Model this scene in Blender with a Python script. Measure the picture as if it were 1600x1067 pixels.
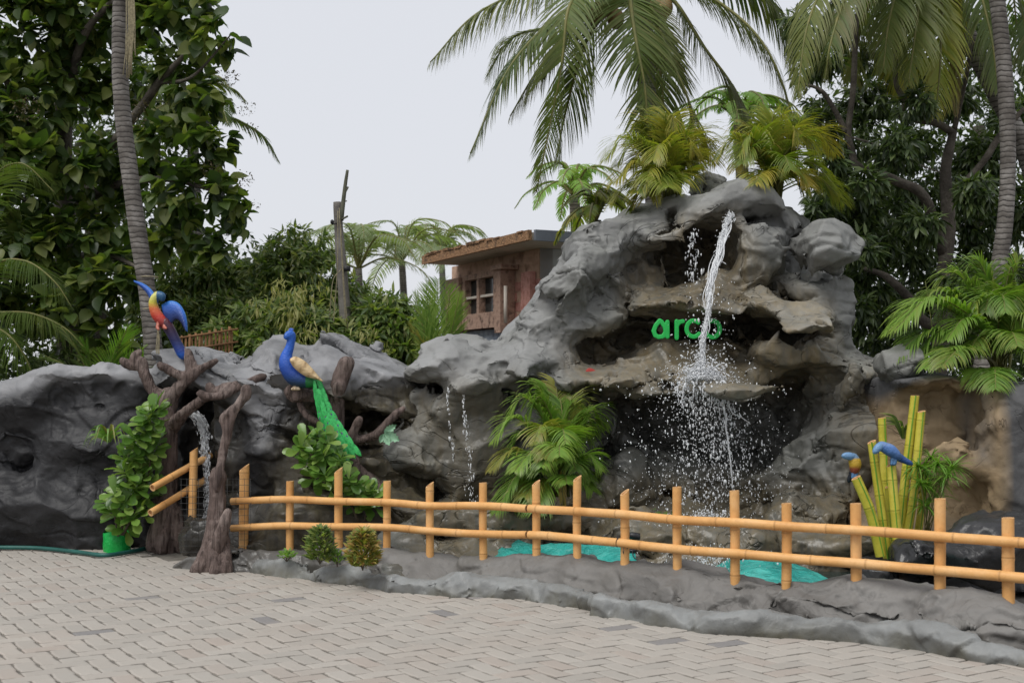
import bpy, math, random
import numpy as np
from mathutils import Vector, Matrix

for o in list(bpy.data.objects):
    bpy.data.objects.remove(o, do_unlink=True)
scene = bpy.context.scene
COL = scene.collection
R = math.radians

# ---------------------------------------------------------------- camera
CAM_H = 1.70
PITCH = math.atan(68.5 / 2000.0)
cam_d = bpy.data.cameras.new('camera')
cam_d.sensor_width = 36.0
cam_d.lens = 45.0
cam_d.clip_end = 600.0
cam_d.clip_start = 0.1
cam_d.dof.use_dof = True
cam_d.dof.focus_distance = 12.2
cam_d.dof.aperture_fstop = 2.8
cam = bpy.data.objects.new('camera', cam_d)
COL.objects.link(cam)
cam.location = (0, 0, CAM_H)
cam.rotation_euler = (R(90) + PITCH, 0, 0)
scene.camera = cam

# ---------------------------------------------------------------- sky
SUN_EL, SUN_ROT = R(58), R(215)
world = bpy.data.worlds.new('World')
scene.world = world
world.use_nodes = True
wt = world.node_tree
wt.nodes.clear()
w_out = wt.nodes.new('ShaderNodeOutputWorld')
w_bg = wt.nodes.new('ShaderNodeBackground')
w_sky = wt.nodes.new('ShaderNodeTexSky')
w_sky.sky_type = 'NISHITA'
w_sky.sun_disc = False
w_sky.sun_elevation = SUN_EL
w_sky.sun_rotation = SUN_ROT
w_sky.dust_density = 4.0
w_mix = wt.nodes.new('ShaderNodeMixRGB')          # a closed layer of thin white cloud
w_mix.inputs[0].default_value = 0.93
w_mix.inputs[2].default_value = (4.20, 4.28, 4.52, 1)
w_bg.inputs[1].default_value = 0.12
wt.links.new(w_sky.outputs[0], w_mix.inputs[1])
wt.links.new(w_mix.outputs[0], w_bg.inputs[0])
wt.links.new(w_bg.outputs[0], w_out.inputs[0])

# ---------------------------------------------------------------- veiled sun
sun_d = bpy.data.lights.new('sun', 'SUN')
sun_d.energy = 1.5
sun_d.angle = R(35)
sun_d.color = (1.0, 0.98, 0.94)
sun = bpy.data.objects.new('sun', sun_d)
COL.objects.link(sun)
# direction to the sun: to the left of and behind the camera, high
_sd = Vector((-0.42 * math.cos(SUN_EL) * 1.6, -0.75 * math.cos(SUN_EL), math.sin(SUN_EL))).normalized()
sun.rotation_euler = _sd.to_track_quat('Z', 'Y').to_euler()

scene.view_settings.view_transform = 'Standard'
scene.view_settings.look = 'None'
scene.view_settings.exposure = 0.6
scene.view_settings.gamma = 1.0
scene.render.engine = 'CYCLES'
scene.cycles.max_bounces = 8

# ================================================================ helpers
F = 2000.0
_fw = np.array([0, math.cos(PITCH), math.sin(PITCH)])
_up = np.array([0, -math.sin(PITCH), math.cos(PITCH)])
def ray(px, py):
    v = _fw + np.array([1.0, 0, 0]) * (px - 800) / F + _up * (533.5 - py) / F
    return v
def P(px, py, d):
    """world point at distance d (along +y) that sits at this direction from the viewpoint"""
    v = ray(px, py)
    s = d / v[1]
    return np.array([v[0] * s, d, CAM_H + v[2] * s])
def G(px, py, z=0.0):
    v = ray(px, py)
    s = (z - CAM_H) / v[2]
    return np.array([v[0] * s, v[1] * s, z])
def M_(px, d):           # pixels to metres at a distance
    return px * d / F

def hraw(ix, iy, iz, seed):
    with np.errstate(over='ignore'):
        h = (ix * np.uint32(374761393) + iy * np.uint32(668265263)
             + iz * np.uint32(2246822519) + np.uint32((seed * 3266489917) & 0xffffffff))
        h ^= h >> np.uint32(13)
        h *= np.uint32(1274126177)
        h ^= h >> np.uint32(16)
        h *= np.uint32(2654435761)
        h ^= h >> np.uint32(15)
    return h
def hsh(ix, iy, iz, seed):
    return hraw(ix.astype(np.uint32), iy.astype(np.uint32), iz.astype(np.uint32), seed).astype(np.float32) * np.float32(1 / 4294967296.0)

def vnoise(p, seed=0):
    """value noise -1..1 on (n,3)"""
    b = np.floor(p)
    f = (p - b).astype(np.float32)
    f = f * f * (3 - 2 * f)
    i = b.astype(np.int32)
    out = 0
    for dx in (0, 1):
        wx = f[:, 0] if dx else 1 - f[:, 0]
        for dy in (0, 1):
            wy = f[:, 1] if dy else 1 - f[:, 1]
            for dz in (0, 1):
                wz = f[:, 2] if dz else 1 - f[:, 2]
                out = out + wx * wy * wz * hsh(i[:, 0] + dx, i[:, 1] + dy, i[:, 2] + dz, seed)
    return out * 2 - 1

def fbm(p, seed=0, oct=3):
    a, s, o = 1.0, 0.0, 0
    for k in range(oct):
        o = o + a * vnoise(p * (2 ** k), seed + k * 7)
        s += a
        a *= 0.5
    return o / s

def facets(p, seed=0, k=9.0, slope=0.9):
    """chiselled planes: every jittered cell carries a tilted plane, softly cut against its neighbours"""
    p = p.astype(np.float32)
    i = np.floor(p - np.float32(0.5)).astype(np.int32)
    num = np.zeros(len(p), np.float32)
    den = np.full(len(p), 1e-9, np.float32)
    u = np.float32(1 / 1023.0)
    K = np.uint32(1023)
    def three(h):
        return [((h >> np.uint32(s)) & K).astype(np.float32) * u - np.float32(0.5) for s in (0, 10, 20)]
    for dx in (0, 1):
        for dy in (0, 1):
            for dz in (0, 1):
                c = i + np.array([dx, dy, dz], np.int32)
                cu = c.astype(np.uint32)
                h = hraw(cu[:, 0], cu[:, 1], cu[:, 2], seed)
                j = three(h)
                with np.errstate(over='ignore'):
                    h2 = h * np.uint32(2246822519) + np.uint32(374761393)
                    h2 ^= h2 >> np.uint32(15)
                    g = three(h2)
                    h3 = (h2 * np.uint32(3266489917)) >> np.uint32(8)
                of = h3.astype(np.float32) * np.float32(1 / 16777216.0) - np.float32(0.5)
                r2 = np.zeros(len(p), np.float32)
                pl = np.zeros(len(p), np.float32)
                for a in range(3):
                    d = p[:, a] - c[:, a].astype(np.float32) - np.float32(0.5) - np.float32(0.75) * j[a]
                    r2 += d * d
                    pl += g[a] * d
                w = np.exp(np.float32(-k) * r2)
                num += w * (np.float32(2 * slope) * pl + of)
                den += w
    return num / den

def smin(a, b, k):
    h = np.clip(0.5 + 0.5 * (b - a) / k, 0, 1)
    return b + (a - b) * h - k * h * (1 - h)
def smax(a, b, k):
    return -smin(-a, -b, k)

def sdpoly(X, Z, poly):
    poly = np.asarray(poly, float)
    n = len(poly)
    d = np.full(X.shape, 1e9)
    inside = np.zeros(X.shape, bool)
    for a in range(n):
        x0, z0 = poly[a]
        x1, z1 = poly[(a + 1) % n]
        ex, ez = x1 - x0, z1 - z0
        wx, wz = X - x0, Z - z0
        t = np.clip((wx * ex + wz * ez) / (ex * ex + ez * ez + 1e-12), 0, 1)
        d = np.minimum(d, (wx - ex * t) ** 2 + (wz - ez * t) ** 2)
        c = (z0 > Z) != (z1 > Z)
        xi = x0 + (Z - z0) / (z1 - z0 + (1e-12 if z1 == z0 else 0)) * ex
        inside ^= c & (X < xi)
    d = np.sqrt(d)
    return np.where(inside, -d, d)

class Vol:
    """a signed-distance block that is carved and added to, then skinned into one mesh"""
    def __init__(s, lo, hi, h):
        s.lo = np.array(lo, float)
        s.h = h
        s.n = np.ceil((np.array(hi) - s.lo) / h).astype(int) + 1
        s.ax = [s.lo[i] + np.arange(s.n[i]) * h for i in range(3)]
        s.S = np.full(s.n, 5.0, np.float32)
    def box(s, lo, hi, pad):
        r = []
        for i in range(3):
            a = int(np.clip(math.floor((lo[i] - pad - s.lo[i]) / s.h), 0, s.n[i]))
            b = int(np.clip(math.ceil((hi[i] + pad - s.lo[i]) / s.h) + 1, 0, s.n[i]))
            r.append(slice(a, b))
        return tuple(r)
    def op(s, sl, D, k, cut):
        cur = s.S[sl]
        if cur.size == 0:
            return
        s.S[sl] = smax(cur, -D, k) if cut else smin(cur, D, k)
    def slab(s, poly, front, back, k=0.12, tx=0.0, tz=0.0, z0=None, x0=None, rnd=0.06, cut=False):
        """outline in x,z; front face at depth front, leaning with tx,tz"""
        poly = np.asarray(poly, float)
        lo = [poly[:, 0].min(), s.ax[1][0], poly[:, 1].min()]
        hi = [poly[:, 0].max(), s.ax[1][-1], poly[:, 1].max()]
        sl = s.box(lo, hi, 0.3 + k)
        ax = [s.ax[i][sl[i]] for i in range(3)]
        if min(len(a) for a in ax) == 0:
            return
        X, Z = np.meshgrid(ax[0], ax[2], indexing='ij')
        d2 = sdpoly(X, Z, poly) + rnd
        zc = poly[:, 1].mean() if z0 is None else z0
        xc = poly[:, 0].mean() if x0 is None else x0
        fr = front + tx * (X - xc) + tz * (Z - zc)
        nr = 1 / math.sqrt(1 + tx * tx + tz * tz)
        y = ax[1][None, :, None]
        D = smax((fr[:, None, :] - y) * nr + rnd, (y - back), 0.05)
        D = smax(D, d2[:, None, :], max(rnd * 3, 0.03)) - rnd
        s.op(sl, D.astype(np.float32), k, cut)
    def ell(s, c, r, k=0.1, cut=False, rot=None):
        c = np.asarray(c, float)
        r = np.asarray(r, float)
        m = r.max() if rot is not None else r
        sl = s.box(c - m, c + m, 0.15 + k)
        X, Y, Z = np.meshgrid(*[s.ax[i][sl[i]] for i in range(3)], indexing='ij', sparse=True)
        dx, dy, dz = X - c[0], Y - c[1], Z - c[2]
        if rot is not None:                     # tilt in the x-z plane
            ca, sa = math.cos(rot), math.sin(rot)
            dx, dz = dx * ca + dz * sa, -dx * sa + dz * ca
        q = np.sqrt((dx / r[0]) ** 2 + (dy / r[1]) ** 2 + (dz / r[2]) ** 2)
        q2 = np.sqrt((dx / r[0] ** 2) ** 2 + (dy / r[1] ** 2) ** 2 + (dz / r[2] ** 2) ** 2) + 1e-9
        D = (q * (q - 1) / q2)
        s.op(sl, D.astype(np.float32), k, cut)
    def cap(s, p0, p1, r0, r1=None, k=0.08, cut=False):
        r1 = r0 if r1 is None else r1
        p0 = np.asarray(p0, float)
        p1 = np.asarray(p1, float)
        m = max(r0, r1)
        sl = s.box(np.minimum(p0, p1) - m, np.maximum(p0, p1) + m, 0.1 + k)
        X, Y, Z = np.meshgrid(*[s.ax[i][sl[i]] for i in range(3)], indexing='ij', sparse=True)
        e = p1 - p0
        t = np.clip(((X - p0[0]) * e[0] + (Y - p0[1]) * e[1] + (Z - p0[2]) * e[2]) / (e @ e + 1e-12), 0, 1)
        D = np.sqrt((X - p0[0] - t * e[0]) ** 2 + (Y - p0[1] - t * e[1]) ** 2 + (Z - p0[2] - t * e[2]) ** 2) - (r0 + (r1 - r0) * t)
        s.op(sl, D.astype(np.float32), k, cut)
    def chain(s, pts, radii, k=0.08, cut=False):
        for a in range(len(pts) - 1):
            s.cap(pts[a], pts[a + 1], radii[a], radii[a + 1], k, cut)
    def roughen(s, fn, band):
        m = np.abs(s.S) < band
        i = np.argwhere(m)
        p = s.lo + i * s.h
        s.S[m] += fn(p.astype(np.float32)).astype(np.float32)
    def skin(s):
        S = s.S
        S[0], S[-1], S[:, 0], S[:, -1], S[:, :, 0], S[:, :, -1] = [np.maximum(q, 0.01) for q in (S[0], S[-1], S[:, 0], S[:, -1], S[:, :, 0], S[:, :, -1])]
        ins = S < 0
        n = [q - 1 for q in s.n]
        cnt = np.zeros(n, np.int8)
        for a in (0, 1):
            for b in (0, 1):
                for c in (0, 1):
                    cnt += ins[a:a + n[0], b:b + n[1], c:c + n[2]]
        act = (cnt > 0) & (cnt < 8)
        ijk = np.argwhere(act)
        idx = np.full(n, -1, np.int64)
        idx[act] = np.arange(len(ijk))
        pos = np.zeros((len(ijk), 3))
        num = np.zeros(len(ijk))
        cr = [(a, b, c) for a in (0, 1) for b in (0, 1) for c in (0, 1)]
        val = {q: S[ijk[:, 0] + q[0], ijk[:, 1] + q[1], ijk[:, 2] + q[2]] for q in cr}
        for q in cr:
            for axn in range(3):
                if q[axn] == 0:
                    q2 = list(q); q2[axn] = 1; q2 = tuple(q2)
                    va, vb = val[q], val[q2]
                    x = (va < 0) != (vb < 0)
                    t = np.where(x, va / np.where(x, va - vb, 1), 0)
                    pt = np.array(q, float)[None, :] + 0 * pos
                    pt[:, axn] += t
                    pos += pt * x[:, None]
                    num += x
        V = s.lo + (ijk + pos / num[:, None]) * s.h
        quads = []
        for axn in range(3):
            o1, o2 = [(1, 2), (2, 0), (0, 1)][axn]
            sa = [slice(None)] * 3; sb = [slice(None)] * 3
            sa[axn] = slice(0, -1); sb[axn] = slice(1, None)
            A, B = ins[tuple(sa)], ins[tuple(sb)]
            e = np.argwhere(A != B)
            ok = (e[:, o1] > 0) & (e[:, o2] > 0) & (e[:, o1] < s.n[o1] - 1) & (e[:, o2] < s.n[o2] - 1)
            e = e[ok]
            fl = A[e[:, 0], e[:, 1], e[:, 2]]
            def cid(a, b):
                c = e.copy()
                c[:, o1] += a; c[:, o2] += b
                return idx[c[:, 0], c[:, 1], c[:, 2]]
            q = np.stack([cid(-1, -1), cid(0, -1), cid(0, 0), cid(-1, 0)], 1)
            q[~fl] = q[~fl][:, ::-1]
            quads.append(q)
        return V, np.concatenate(quads)

def vnormals(V, Q):
    n = np.cross(V[Q[:, 2]] - V[Q[:, 0]], V[Q[:, 3]] - V[Q[:, 1]])
    N = np.zeros_like(V)
    for c in range(4):
        for a in range(3):
            N[:, a] += np.bincount(Q[:, c], n[:, a], len(V))
    return N / (np.linalg.norm(N, axis=1, keepdims=True) + 1e-12)

# ---------------------------------------------------------------- objects
def mk(name, V, faces, mat, parent=None, smooth=True, attrs=None, cols=None, link=True):
    """one mesh object from numpy; faces: an array (n,3) / (n,4) or a list of such"""
    me = bpy.data.meshes.new(name)
    V = np.asarray(V, np.float32)
    fl = faces if isinstance(faces, list) else [faces]
    fl = [np.asarray(f, np.int32) for f in fl if len(f)]
    loops = np.concatenate([f.ravel() for f in fl])
    tot = np.concatenate([np.full(len(f), f.shape[1], np.int32) for f in fl])
    st = np.concatenate([[0], np.cumsum(tot)[:-1]]).astype(np.int32)
    me.vertices.add(len(V))
    me.vertices.foreach_set('co', V.ravel())
    me.loops.add(len(loops))
    me.loops.foreach_set('vertex_index', loops)
    me.polygons.add(len(tot))
    me.polygons.foreach_set('loop_start', st)
    me.polygons.foreach_set('loop_total', tot)
    me.update(calc_edges=True)
    me.polygons.foreach_set('use_smooth', np.full(len(tot), bool(smooth)))
    for k, v in (attrs or {}).items():
        a = me.attributes.new(k, 'FLOAT', 'POINT')
        a.data.foreach_set('value', np.asarray(v, np.float32))
    if cols is not None:
        a = me.attributes.new('Col', 'FLOAT_COLOR', 'POINT')
        c = np.ones((len(V), 4), np.float32)
        c[:, :3] = cols
        a.data.foreach_set('color', c.ravel())
    me.materials.append(mat)
    me.update()
    ob = bpy.data.objects.new(name, me)
    if link:
        COL.objects.link(ob)
    if parent is not None:
        ob.parent = parent
        ob.matrix_parent_inverse = Matrix.Identity(4)
        pl = world_loc(parent)
        ob.location = (-pl[0], -pl[1], -pl[2])
    return ob
def world_loc(o):
    v = Vector((0, 0, 0))
    while o is not None:
        v = v + Vector(o.location)
        o = o.parent
    return v
def tag(o, label=None, cat=None, group=None, kind=None):
    if label: o['label'] = label
    if cat: o['category'] = cat
    if group: o['group'] = group
    if kind: o['kind'] = kind
    return o
def thing(name, label, cat, loc=(0, 0, 0), group=None):
    o = bpy.data.objects.new(name, None)
    o.empty_display_size = 0.1
    COL.objects.link(o)
    o.location = tuple(float(q) for q in loc)
    return tag(o, label, cat, group)
def inst(name, me, parent, loc, rot=None, scale=1.0, mat4=None):
    """another object sharing mesh data, placed in world space under an unrotated parent"""
    o = bpy.data.objects.new(name, me)
    COL.objects.link(o)
    pl = Vector((0, 0, 0))
    if parent is not None:
        o.parent = parent
        pl = world_loc(parent)
    if mat4 is not None:
        m = mat4.copy()
        m.translation = m.translation - pl
        o.matrix_basis = m
    else:
        o.location = Vector(loc) - pl
        if rot is not None: o.rotation_euler = rot
        o.scale = (scale,) * 3 if not hasattr(scale, '__len__') else scale
    return o

class MB:
    def __init__(s): s.v, s.f, s.n = [], [], 0
    def add(s, V, fs):
        V = np.asarray(V, float)
        s.v.append(V)
        for f in (fs if isinstance(fs, list) else [fs]):
            s.f.append(np.asarray(f, int) + s.n)
        s.n += len(V)
    def box(s, c, h, ax=None):
        c = np.asarray(c, float)
        ax = np.eye(3) if ax is None else np.asarray(ax, float)
        V = [c + ax[0] * h[0] * a + ax[1] * h[1] * b + ax[2] * h[2] * d for a in (-1, 1) for b in (-1, 1) for d in (-1, 1)]
        s.add(V, np.array([[0, 1, 3, 2], [4, 6, 7, 5], [0, 4, 5, 1], [2, 3, 7, 6], [0, 2, 6, 4], [1, 5, 7, 3]]))
    def tube(s, pts, rad, seg=8, caps=True):
        pts = np.asarray(pts, float)
        n = len(pts)
        rad = np.full(n, rad) if np.isscalar(rad) else np.asarray(rad, float)
        T = np.gradient(pts, axis=0) if n > 1 else np.zeros_like(pts)
        T /= np.linalg.norm(T, axis=1, keepdims=True) + 1e-12
        ref = np.array([0, 0, 1.0]) if abs(T[0][2]) < 0.9 else np.array([1.0, 0, 0])
        u = np.cross(T[0], ref); u /= np.linalg.norm(u)
        V = []
        for i in range(n):
            u = u - T[i] * (u @ T[i]); u /= np.linalg.norm(u) + 1e-12
            w = np.cross(T[i], u)
            a = np.arange(seg) / seg * 2 * math.pi
            V.append(pts[i] + rad[i] * (np.cos(a)[:, None] * u + np.sin(a)[:, None] * w))
        V = np.concatenate(V)
        q = []
        for i in range(n - 1):
            for j in range(seg):
                k = (j + 1) % seg
                q.append([i * seg + j, i * seg + k, (i + 1) * seg + k, (i + 1) * seg + j])
        fs = [np.array(q)]
        if caps:
            V = np.concatenate([V, pts[:1], pts[-1:]])
            b, t = n * seg, n * seg + 1
            fs.append(np.array([[b, (j + 1) % seg, j] for j in range(seg)] + [[t, (n - 1) * seg + j, (n - 1) * seg + (j + 1) % seg] for j in range(seg)]))
        s.add(V, fs)
    def build(s, name, mat, parent=None, smooth=True, **kw):
        return mk(name, np.concatenate(s.v), s.f, mat, parent, smooth, **kw)

def bez(pts, n=14):
    """smooth curve through the given points (Catmull-Rom)"""
    pts = np.asarray(pts, float)
    if len(pts) == 2:
        t = np.linspace(0, 1, n)[:, None]
        return pts[0] * (1 - t) + pts[1] * t
    q = np.vstack([2 * pts[0] - pts[1], pts, 2 * pts[-1] - pts[-2]])
    m = len(pts) - 1
    out = []
    for u in np.linspace(0, m - 1e-6, n):
        i = int(u); t = u - i
        a, b, c, d = q[i], q[i + 1], q[i + 2], q[i + 3]
        out.append(0.5 * (2 * b + (c - a) * t + (2 * a - 5 * b + 4 * c - d) * t * t + (3 * b - a - 3 * c + d) * t ** 3))
    return np.array(out)
def norm(v):
    v = np.asarray(v, float)
    return v / (np.linalg.norm(v) + 1e-12)

# ---------------------------------------------------------------- materials
def lin(r, g, b):
    f = lambda c: (c / 255 / 12.92) if c / 255 <= 0.04045 else ((c / 255 + 0.055) / 1.055) ** 2.4
    return (f(r), f(g), f(b), 1)
def nodes(name):
    m = bpy.data.materials.new(name)
    m.use_nodes = True
    t = m.node_tree
    return m, t, t.nodes, t.links, t.nodes['Principled BSDF']
def ramp(t, fac, stops):
    r = t.nodes.new('ShaderNodeValToRGB')
    e = r.color_ramp.elements
    while len(e) < len(stops): e.new(0.5)
    for i, (p, c) in enumerate(stops):
        e[i].position = p
        e[i].color = c if len(c) == 4 else (*c, 1)
    t.links.new(fac, r.inputs[0])
    return r.outputs[0]
def noise(t, scale, detail=4, rough=0.55, vec=None, dist=0.0):
    n = t.nodes.new('ShaderNodeTexNoise')
    n.inputs['Scale'].default_value = scale
    n.inputs['Detail'].default_value = detail
    n.inputs['Roughness'].default_value = rough
    n.inputs['Distortion'].default_value = dist
    if vec is None:
        g = t.nodes.get('pos') or t.nodes.new('ShaderNodeNewGeometry')
        g.name = 'pos'
        vec = g.outputs['Position']
    t.links.new(vec, n.inputs['Vector'])
    return n.outputs[0]
def mixc(t, fac, a, b, mode='MIX'):
    m = t.nodes.new('ShaderNodeMixRGB')
    m.blend_type = mode
    for i, q in ((0, fac), (1, a), (2, b)):
        if hasattr(q, 'is_output'): t.links.new(q, m.inputs[i])
        elif i == 0: m.inputs[0].default_value = q
        else: m.inputs[i].default_value = q if len(q) == 4 else (*q, 1)
    return m.outputs[0]
def math_(t, op, a, b=0.0, clamp=False):
    m = t.nodes.new('ShaderNodeMath')
    m.operation = op
    m.use_clamp = clamp
    for i, q in ((0, a), (1, b)):
        if hasattr(q, 'is_output'): t.links.new(q, m.inputs[i])
        else: m.inputs[i].default_value = q
    return m.outputs[0]
def attr(t, name, out='Fac'):
    a = t.nodes.new('ShaderNodeAttribute')
    a.attribute_name = name
    return a.outputs[out]
def bump(t, h, strength, dist, base=None):
    b = t.nodes.new('ShaderNodeBump')
    b.inputs['Strength'].default_value = strength
    b.inputs['Distance'].default_value = dist
    t.links.new(h, b.inputs['Height'])
    if base is not None: t.links.new(base, b.inputs['Normal'])
    return b.outputs[0]

def mat_plain(name, c1, c2=None, scale=6.0, rough=0.7, bmp=0.3, bscale=40, bdist=0.01, spec=0.4, c3=None, coord='pos'):
    m, t, N, L, b = nodes(name)
    vec = None
    if coord == 'obj':
        tc = N.new('ShaderNodeTexCoord')
        vec = tc.outputs['Object']
    f = noise(t, scale, 5, vec=vec)
    st = [(0.3, c1), (0.7, c2 or c1)] if c3 is None else [(0.28, c1), (0.5, c2), (0.72, c3)]
    L.new(ramp(t, f, st), b.inputs['Base Color'])
    b.inputs['Roughness'].default_value = rough
    b.inputs['Specular IOR Level'].default_value = spec
    if bmp:
        L.new(bump(t, noise(t, bscale, 6, vec=vec), bmp, bdist), b.inputs['Normal'])
    return m

def mat_leaf(name, stops, rough=0.42, trans=0.28, spec=0.45, dry=None):
    """stops: greens from dark to light, picked leaf by leaf"""
    m, t, N, L, b = nodes(name)
    oi = N.new('ShaderNodeObjectInfo')
    s = math_(t, 'FRACT', math_(t, 'ADD', attr(t, 'rnd'), oi.outputs['Random']))
    k = len(stops)
    c = ramp(t, s, [((i + 0.5) / k, q) for i, q in enumerate(stops)])
    c = mixc(t, math_(t, 'MULTIPLY', noise(t, 14.0, 3), 0.22), c, tuple(0.6 * q for q in stops[0][:3]))
    if dry is not None:
        c = mixc(t, attr(t, 'dry'), c, dry)
    L.new(c, b.inputs['Base Color'])
    b.inputs['Roughness'].default_value = rough
    b.inputs['Specular IOR Level'].default_value = spec
    tr = N.new('ShaderNodeBsdfTranslucent')
    tcol = mixc(t, 1.0, c, (1.5, 1.7, 0.6, 1), 'MULTIPLY')
    L.new(tcol, tr.inputs[0])
    ms = N.new('ShaderNodeMixShader')
    ms.inputs[0].default_value = trans
    L.new(b.outputs[0], ms.inputs[1])
    L.new(tr.outputs[0], ms.inputs[2])
    L.new(ms.outputs[0], N['Material Output'].inputs[0])
    return m
# ================================================================ ground and paving
rng = np.random.default_rng(7)
random.seed(7)

def ground_sheet(name, x0, x1, y0, y1, z, mat, n=2):
    xs, ys = np.linspace(x0, x1, n), np.linspace(y0, y1, n)
    X, Y = np.meshgrid(xs, ys, indexing='ij')
    V = np.stack([X.ravel(), Y.ravel(), np.full(X.size, z)], 1)
    q = [[i * n + j, (i + 1) * n + j, (i + 1) * n + j + 1, i * n + j + 1] for i in range(n - 1) for j in range(n - 1)]
    o = mk(name, V, np.array(q), mat, smooth=False)
    o['kind'] = 'structure'
    return o
m_soil = mat_plain('soil', (0.045, 0.04, 0.028), (0.10, 0.085, 0.055), 3.0, 0.95, 0.6, 30, 0.03)
ground = ground_sheet('ground', -250, 250, -60, 420, -0.10, m_soil)

m_sand = mat_plain('joint_sand', (0.10, 0.09, 0.078), (0.19, 0.175, 0.15), 9, 0.95, 0.4, 120, 0.004)
pavement = ground_sheet('pavement', -16, 12, -3.0, 16.2, -0.010, m_sand)

m, t, N, L, b = nodes('paver_concrete')
oi = N.new('ShaderNodeObjectInfo')
sel = math_(t, 'FRACT', math_(t, 'ADD', attr(t, 'rnd'), oi.outputs['Random']))
pc = ramp(t, sel, [(0.0, lin(128, 127, 129)), (0.02, lin(120, 120, 124)), (0.028, lin(172, 167, 159)), (0.45, lin(188, 182, 173)),
                   (0.8, lin(179, 172, 163)), (0.93, lin(178, 166, 156)), (1.0, lin(190, 185, 176))])
pc = mixc(t, math_(t, 'MULTIPLY', noise(t, 1.1, 4), 0.6), pc, lin(154, 148, 140))
pc = mixc(t, math_(t, 'MULTIPLY', noise(t, 60, 4), 0.30), pc, lin(144, 138, 130))
dust = ramp(t, noise(t, 0.45, 5, 0.6), [(0.52, (0, 0, 0, 1)), (0.66, (1, 1, 1, 1))])
pc = mixc(t, math_(t, 'MULTIPLY', dust, 0.35), pc, lin(172, 158, 146))
pc = mixc(t, 1.0, pc, (0.86, 0.86, 0.86, 1), 'MULTIPLY')
L.new(pc, b.inputs['Base Color'])
b.inputs['Roughness'].default_value = 0.85
b.inputs['Specular IOR Level'].default_value = 0.25
L.new(bump(t, noise(t, 140, 5), 0.35, 0.004), b.inputs['Normal'])
m_paver = m

PW, PL = 0.138, 0.276
def paver_template():
    """zig-zag concrete block with a chamfered top edge"""
    g = 0.0042
    hw, hl = PW / 2 - g, PL / 2 - g
    a = 0.009
    out = [(-hl, -hw), (-hl / 2 - .012, -hw), (-hl / 2 + .012, -hw + a), (hl / 2 - .012, -hw + a), (hl / 2 + .012, -hw), (hl, -hw),
           (hl - 0.0, hw - a * .8), (hl / 2 + .012, hw - a * .8), (hl / 2 - .012, hw), (-hl / 2 + .012, hw), (-hl / 2 - .012, hw - a * .8), (-hl, hw - a * .8)]
    out = np.array(out)
    n = len(out)
    ins = out * np.array([1 - 0.012 / hl, 1 - 0.012 / hw])
    V = np.vstack([np.c_[out, np.full(n, -0.03)], np.c_[out, np.full(n, -0.005)], np.c_[ins, np.zeros(n)]])
    q = []
    for r in range(2):
        for i in range(n):
            k = (i + 1) % n
            q.append([r * n + i, r * n + k, (r + 1) * n + k, (r + 1) * n + i])
    top = np.array([list(range(2 * n, 3 * n))])
    return V, [np.array(q), top]
PV, PF = paver_template()
KERB_PX = [(270, 880), (300, 888), (340, 897), (400, 893), (454, 902), (519, 911), (558, 914), (614, 925), (710, 930), (800, 933), (848, 938),
           (919, 953), (947, 962), (990, 967), (1031, 976), (1115, 986), (1200, 994), (1312, 1001), (1400, 1009), (1500, 1026), (1620, 1046), (1750, 1068)]
KERB = np.array([G(x, y)[:2] for x, y in KERB_PX])
def kerb_y(x):
    return np.interp(x, KERB[:, 0], KERB[:, 1])
spots = []
ang = R(32)
ca, sa = math.cos(ang), math.sin(ang)
def herring():
    out = []
    # unit = block width; blocks are 2x1; pattern vectors (1,1) and (2,-2)... use (1,1),( -2,2)
    for a in range(-170, 170):
        for c in range(-70, 70):
            ox, oy = a + 2 * c, a - 2 * c
            out.append((ox + 1.0, oy + 0.5, 0.0))
            out.append((ox + 0.5, oy + 2.0, R(90)))
    return out
for (u, v, rz) in herring():
    x0, y0 = u * PW, v * PW
    x, y = x0 * ca - y0 * sa, x0 * sa + y0 * ca
    y += 9.5
    if not (4.2 < y < 14.4 and -8.2 < x < 7.0):
        continue
    if abs(x) > 0.47 * y + 0.6:
        continue
    if x > -3.6 and y > kerb_y(x) + 0.25:
        continue
    spots.append((x, y, rz + ang))
spots = np.array(spots)
def sees(x, y):
    px = 800 + F * x / y
    py = 602 + F * CAM_H / y
    return (px > -10) & (px < 1610) & (py < 1075)
vis = sees(spots[:, 0], spots[:, 1])
dist = np.hypot(spots[:, 0], spots[:, 1]) + np.where(vis, 0, 100)
order = np.argsort(dist)
near, rest = order[:300], order[300:]
pav_me = mk('paver', PV, PF, m_paver, smooth=False, attrs={'rnd': np.zeros(len(PV))}, link=False).data
for i in near:
    x, y, rz = spots[i]
    o = inst('paver', pav_me, pavement, (x, y, rng.normal(0, 0.0012)), rot=(rng.normal(0, .006), rng.normal(0, .006), rz + rng.normal(0, .012)))
VV, FQ, FT, RR = [], [], [], []
for q, i in enumerate(rest):
    x, y, rz = spots[i]
    rz += rng.normal(0, .012)
    c, s_ = math.cos(rz), math.sin(rz)
    W = PV.copy()
    W[:, 0], W[:, 1] = PV[:, 0] * c - PV[:, 1] * s_ + x, PV[:, 0] * s_ + PV[:, 1] * c + y
    W[:, 2] += rng.normal(0, 0.0012) + rng.normal(0, .005) * PV[:, 0] + rng.normal(0, .005) * PV[:, 1]
    VV.append(W)
    FQ.append(PF[0] + q * len(PV)); FT.append(PF[1] + q * len(PV))
    RR.append(np.full(len(PV), rng.random()))
po = mk('paver_field', np.concatenate(VV), [np.concatenate(FQ), np.concatenate(FT)], m_paver, pavement, False, attrs={'rnd': np.concatenate(RR)})
po['kind'] = 'stuff'

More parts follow.
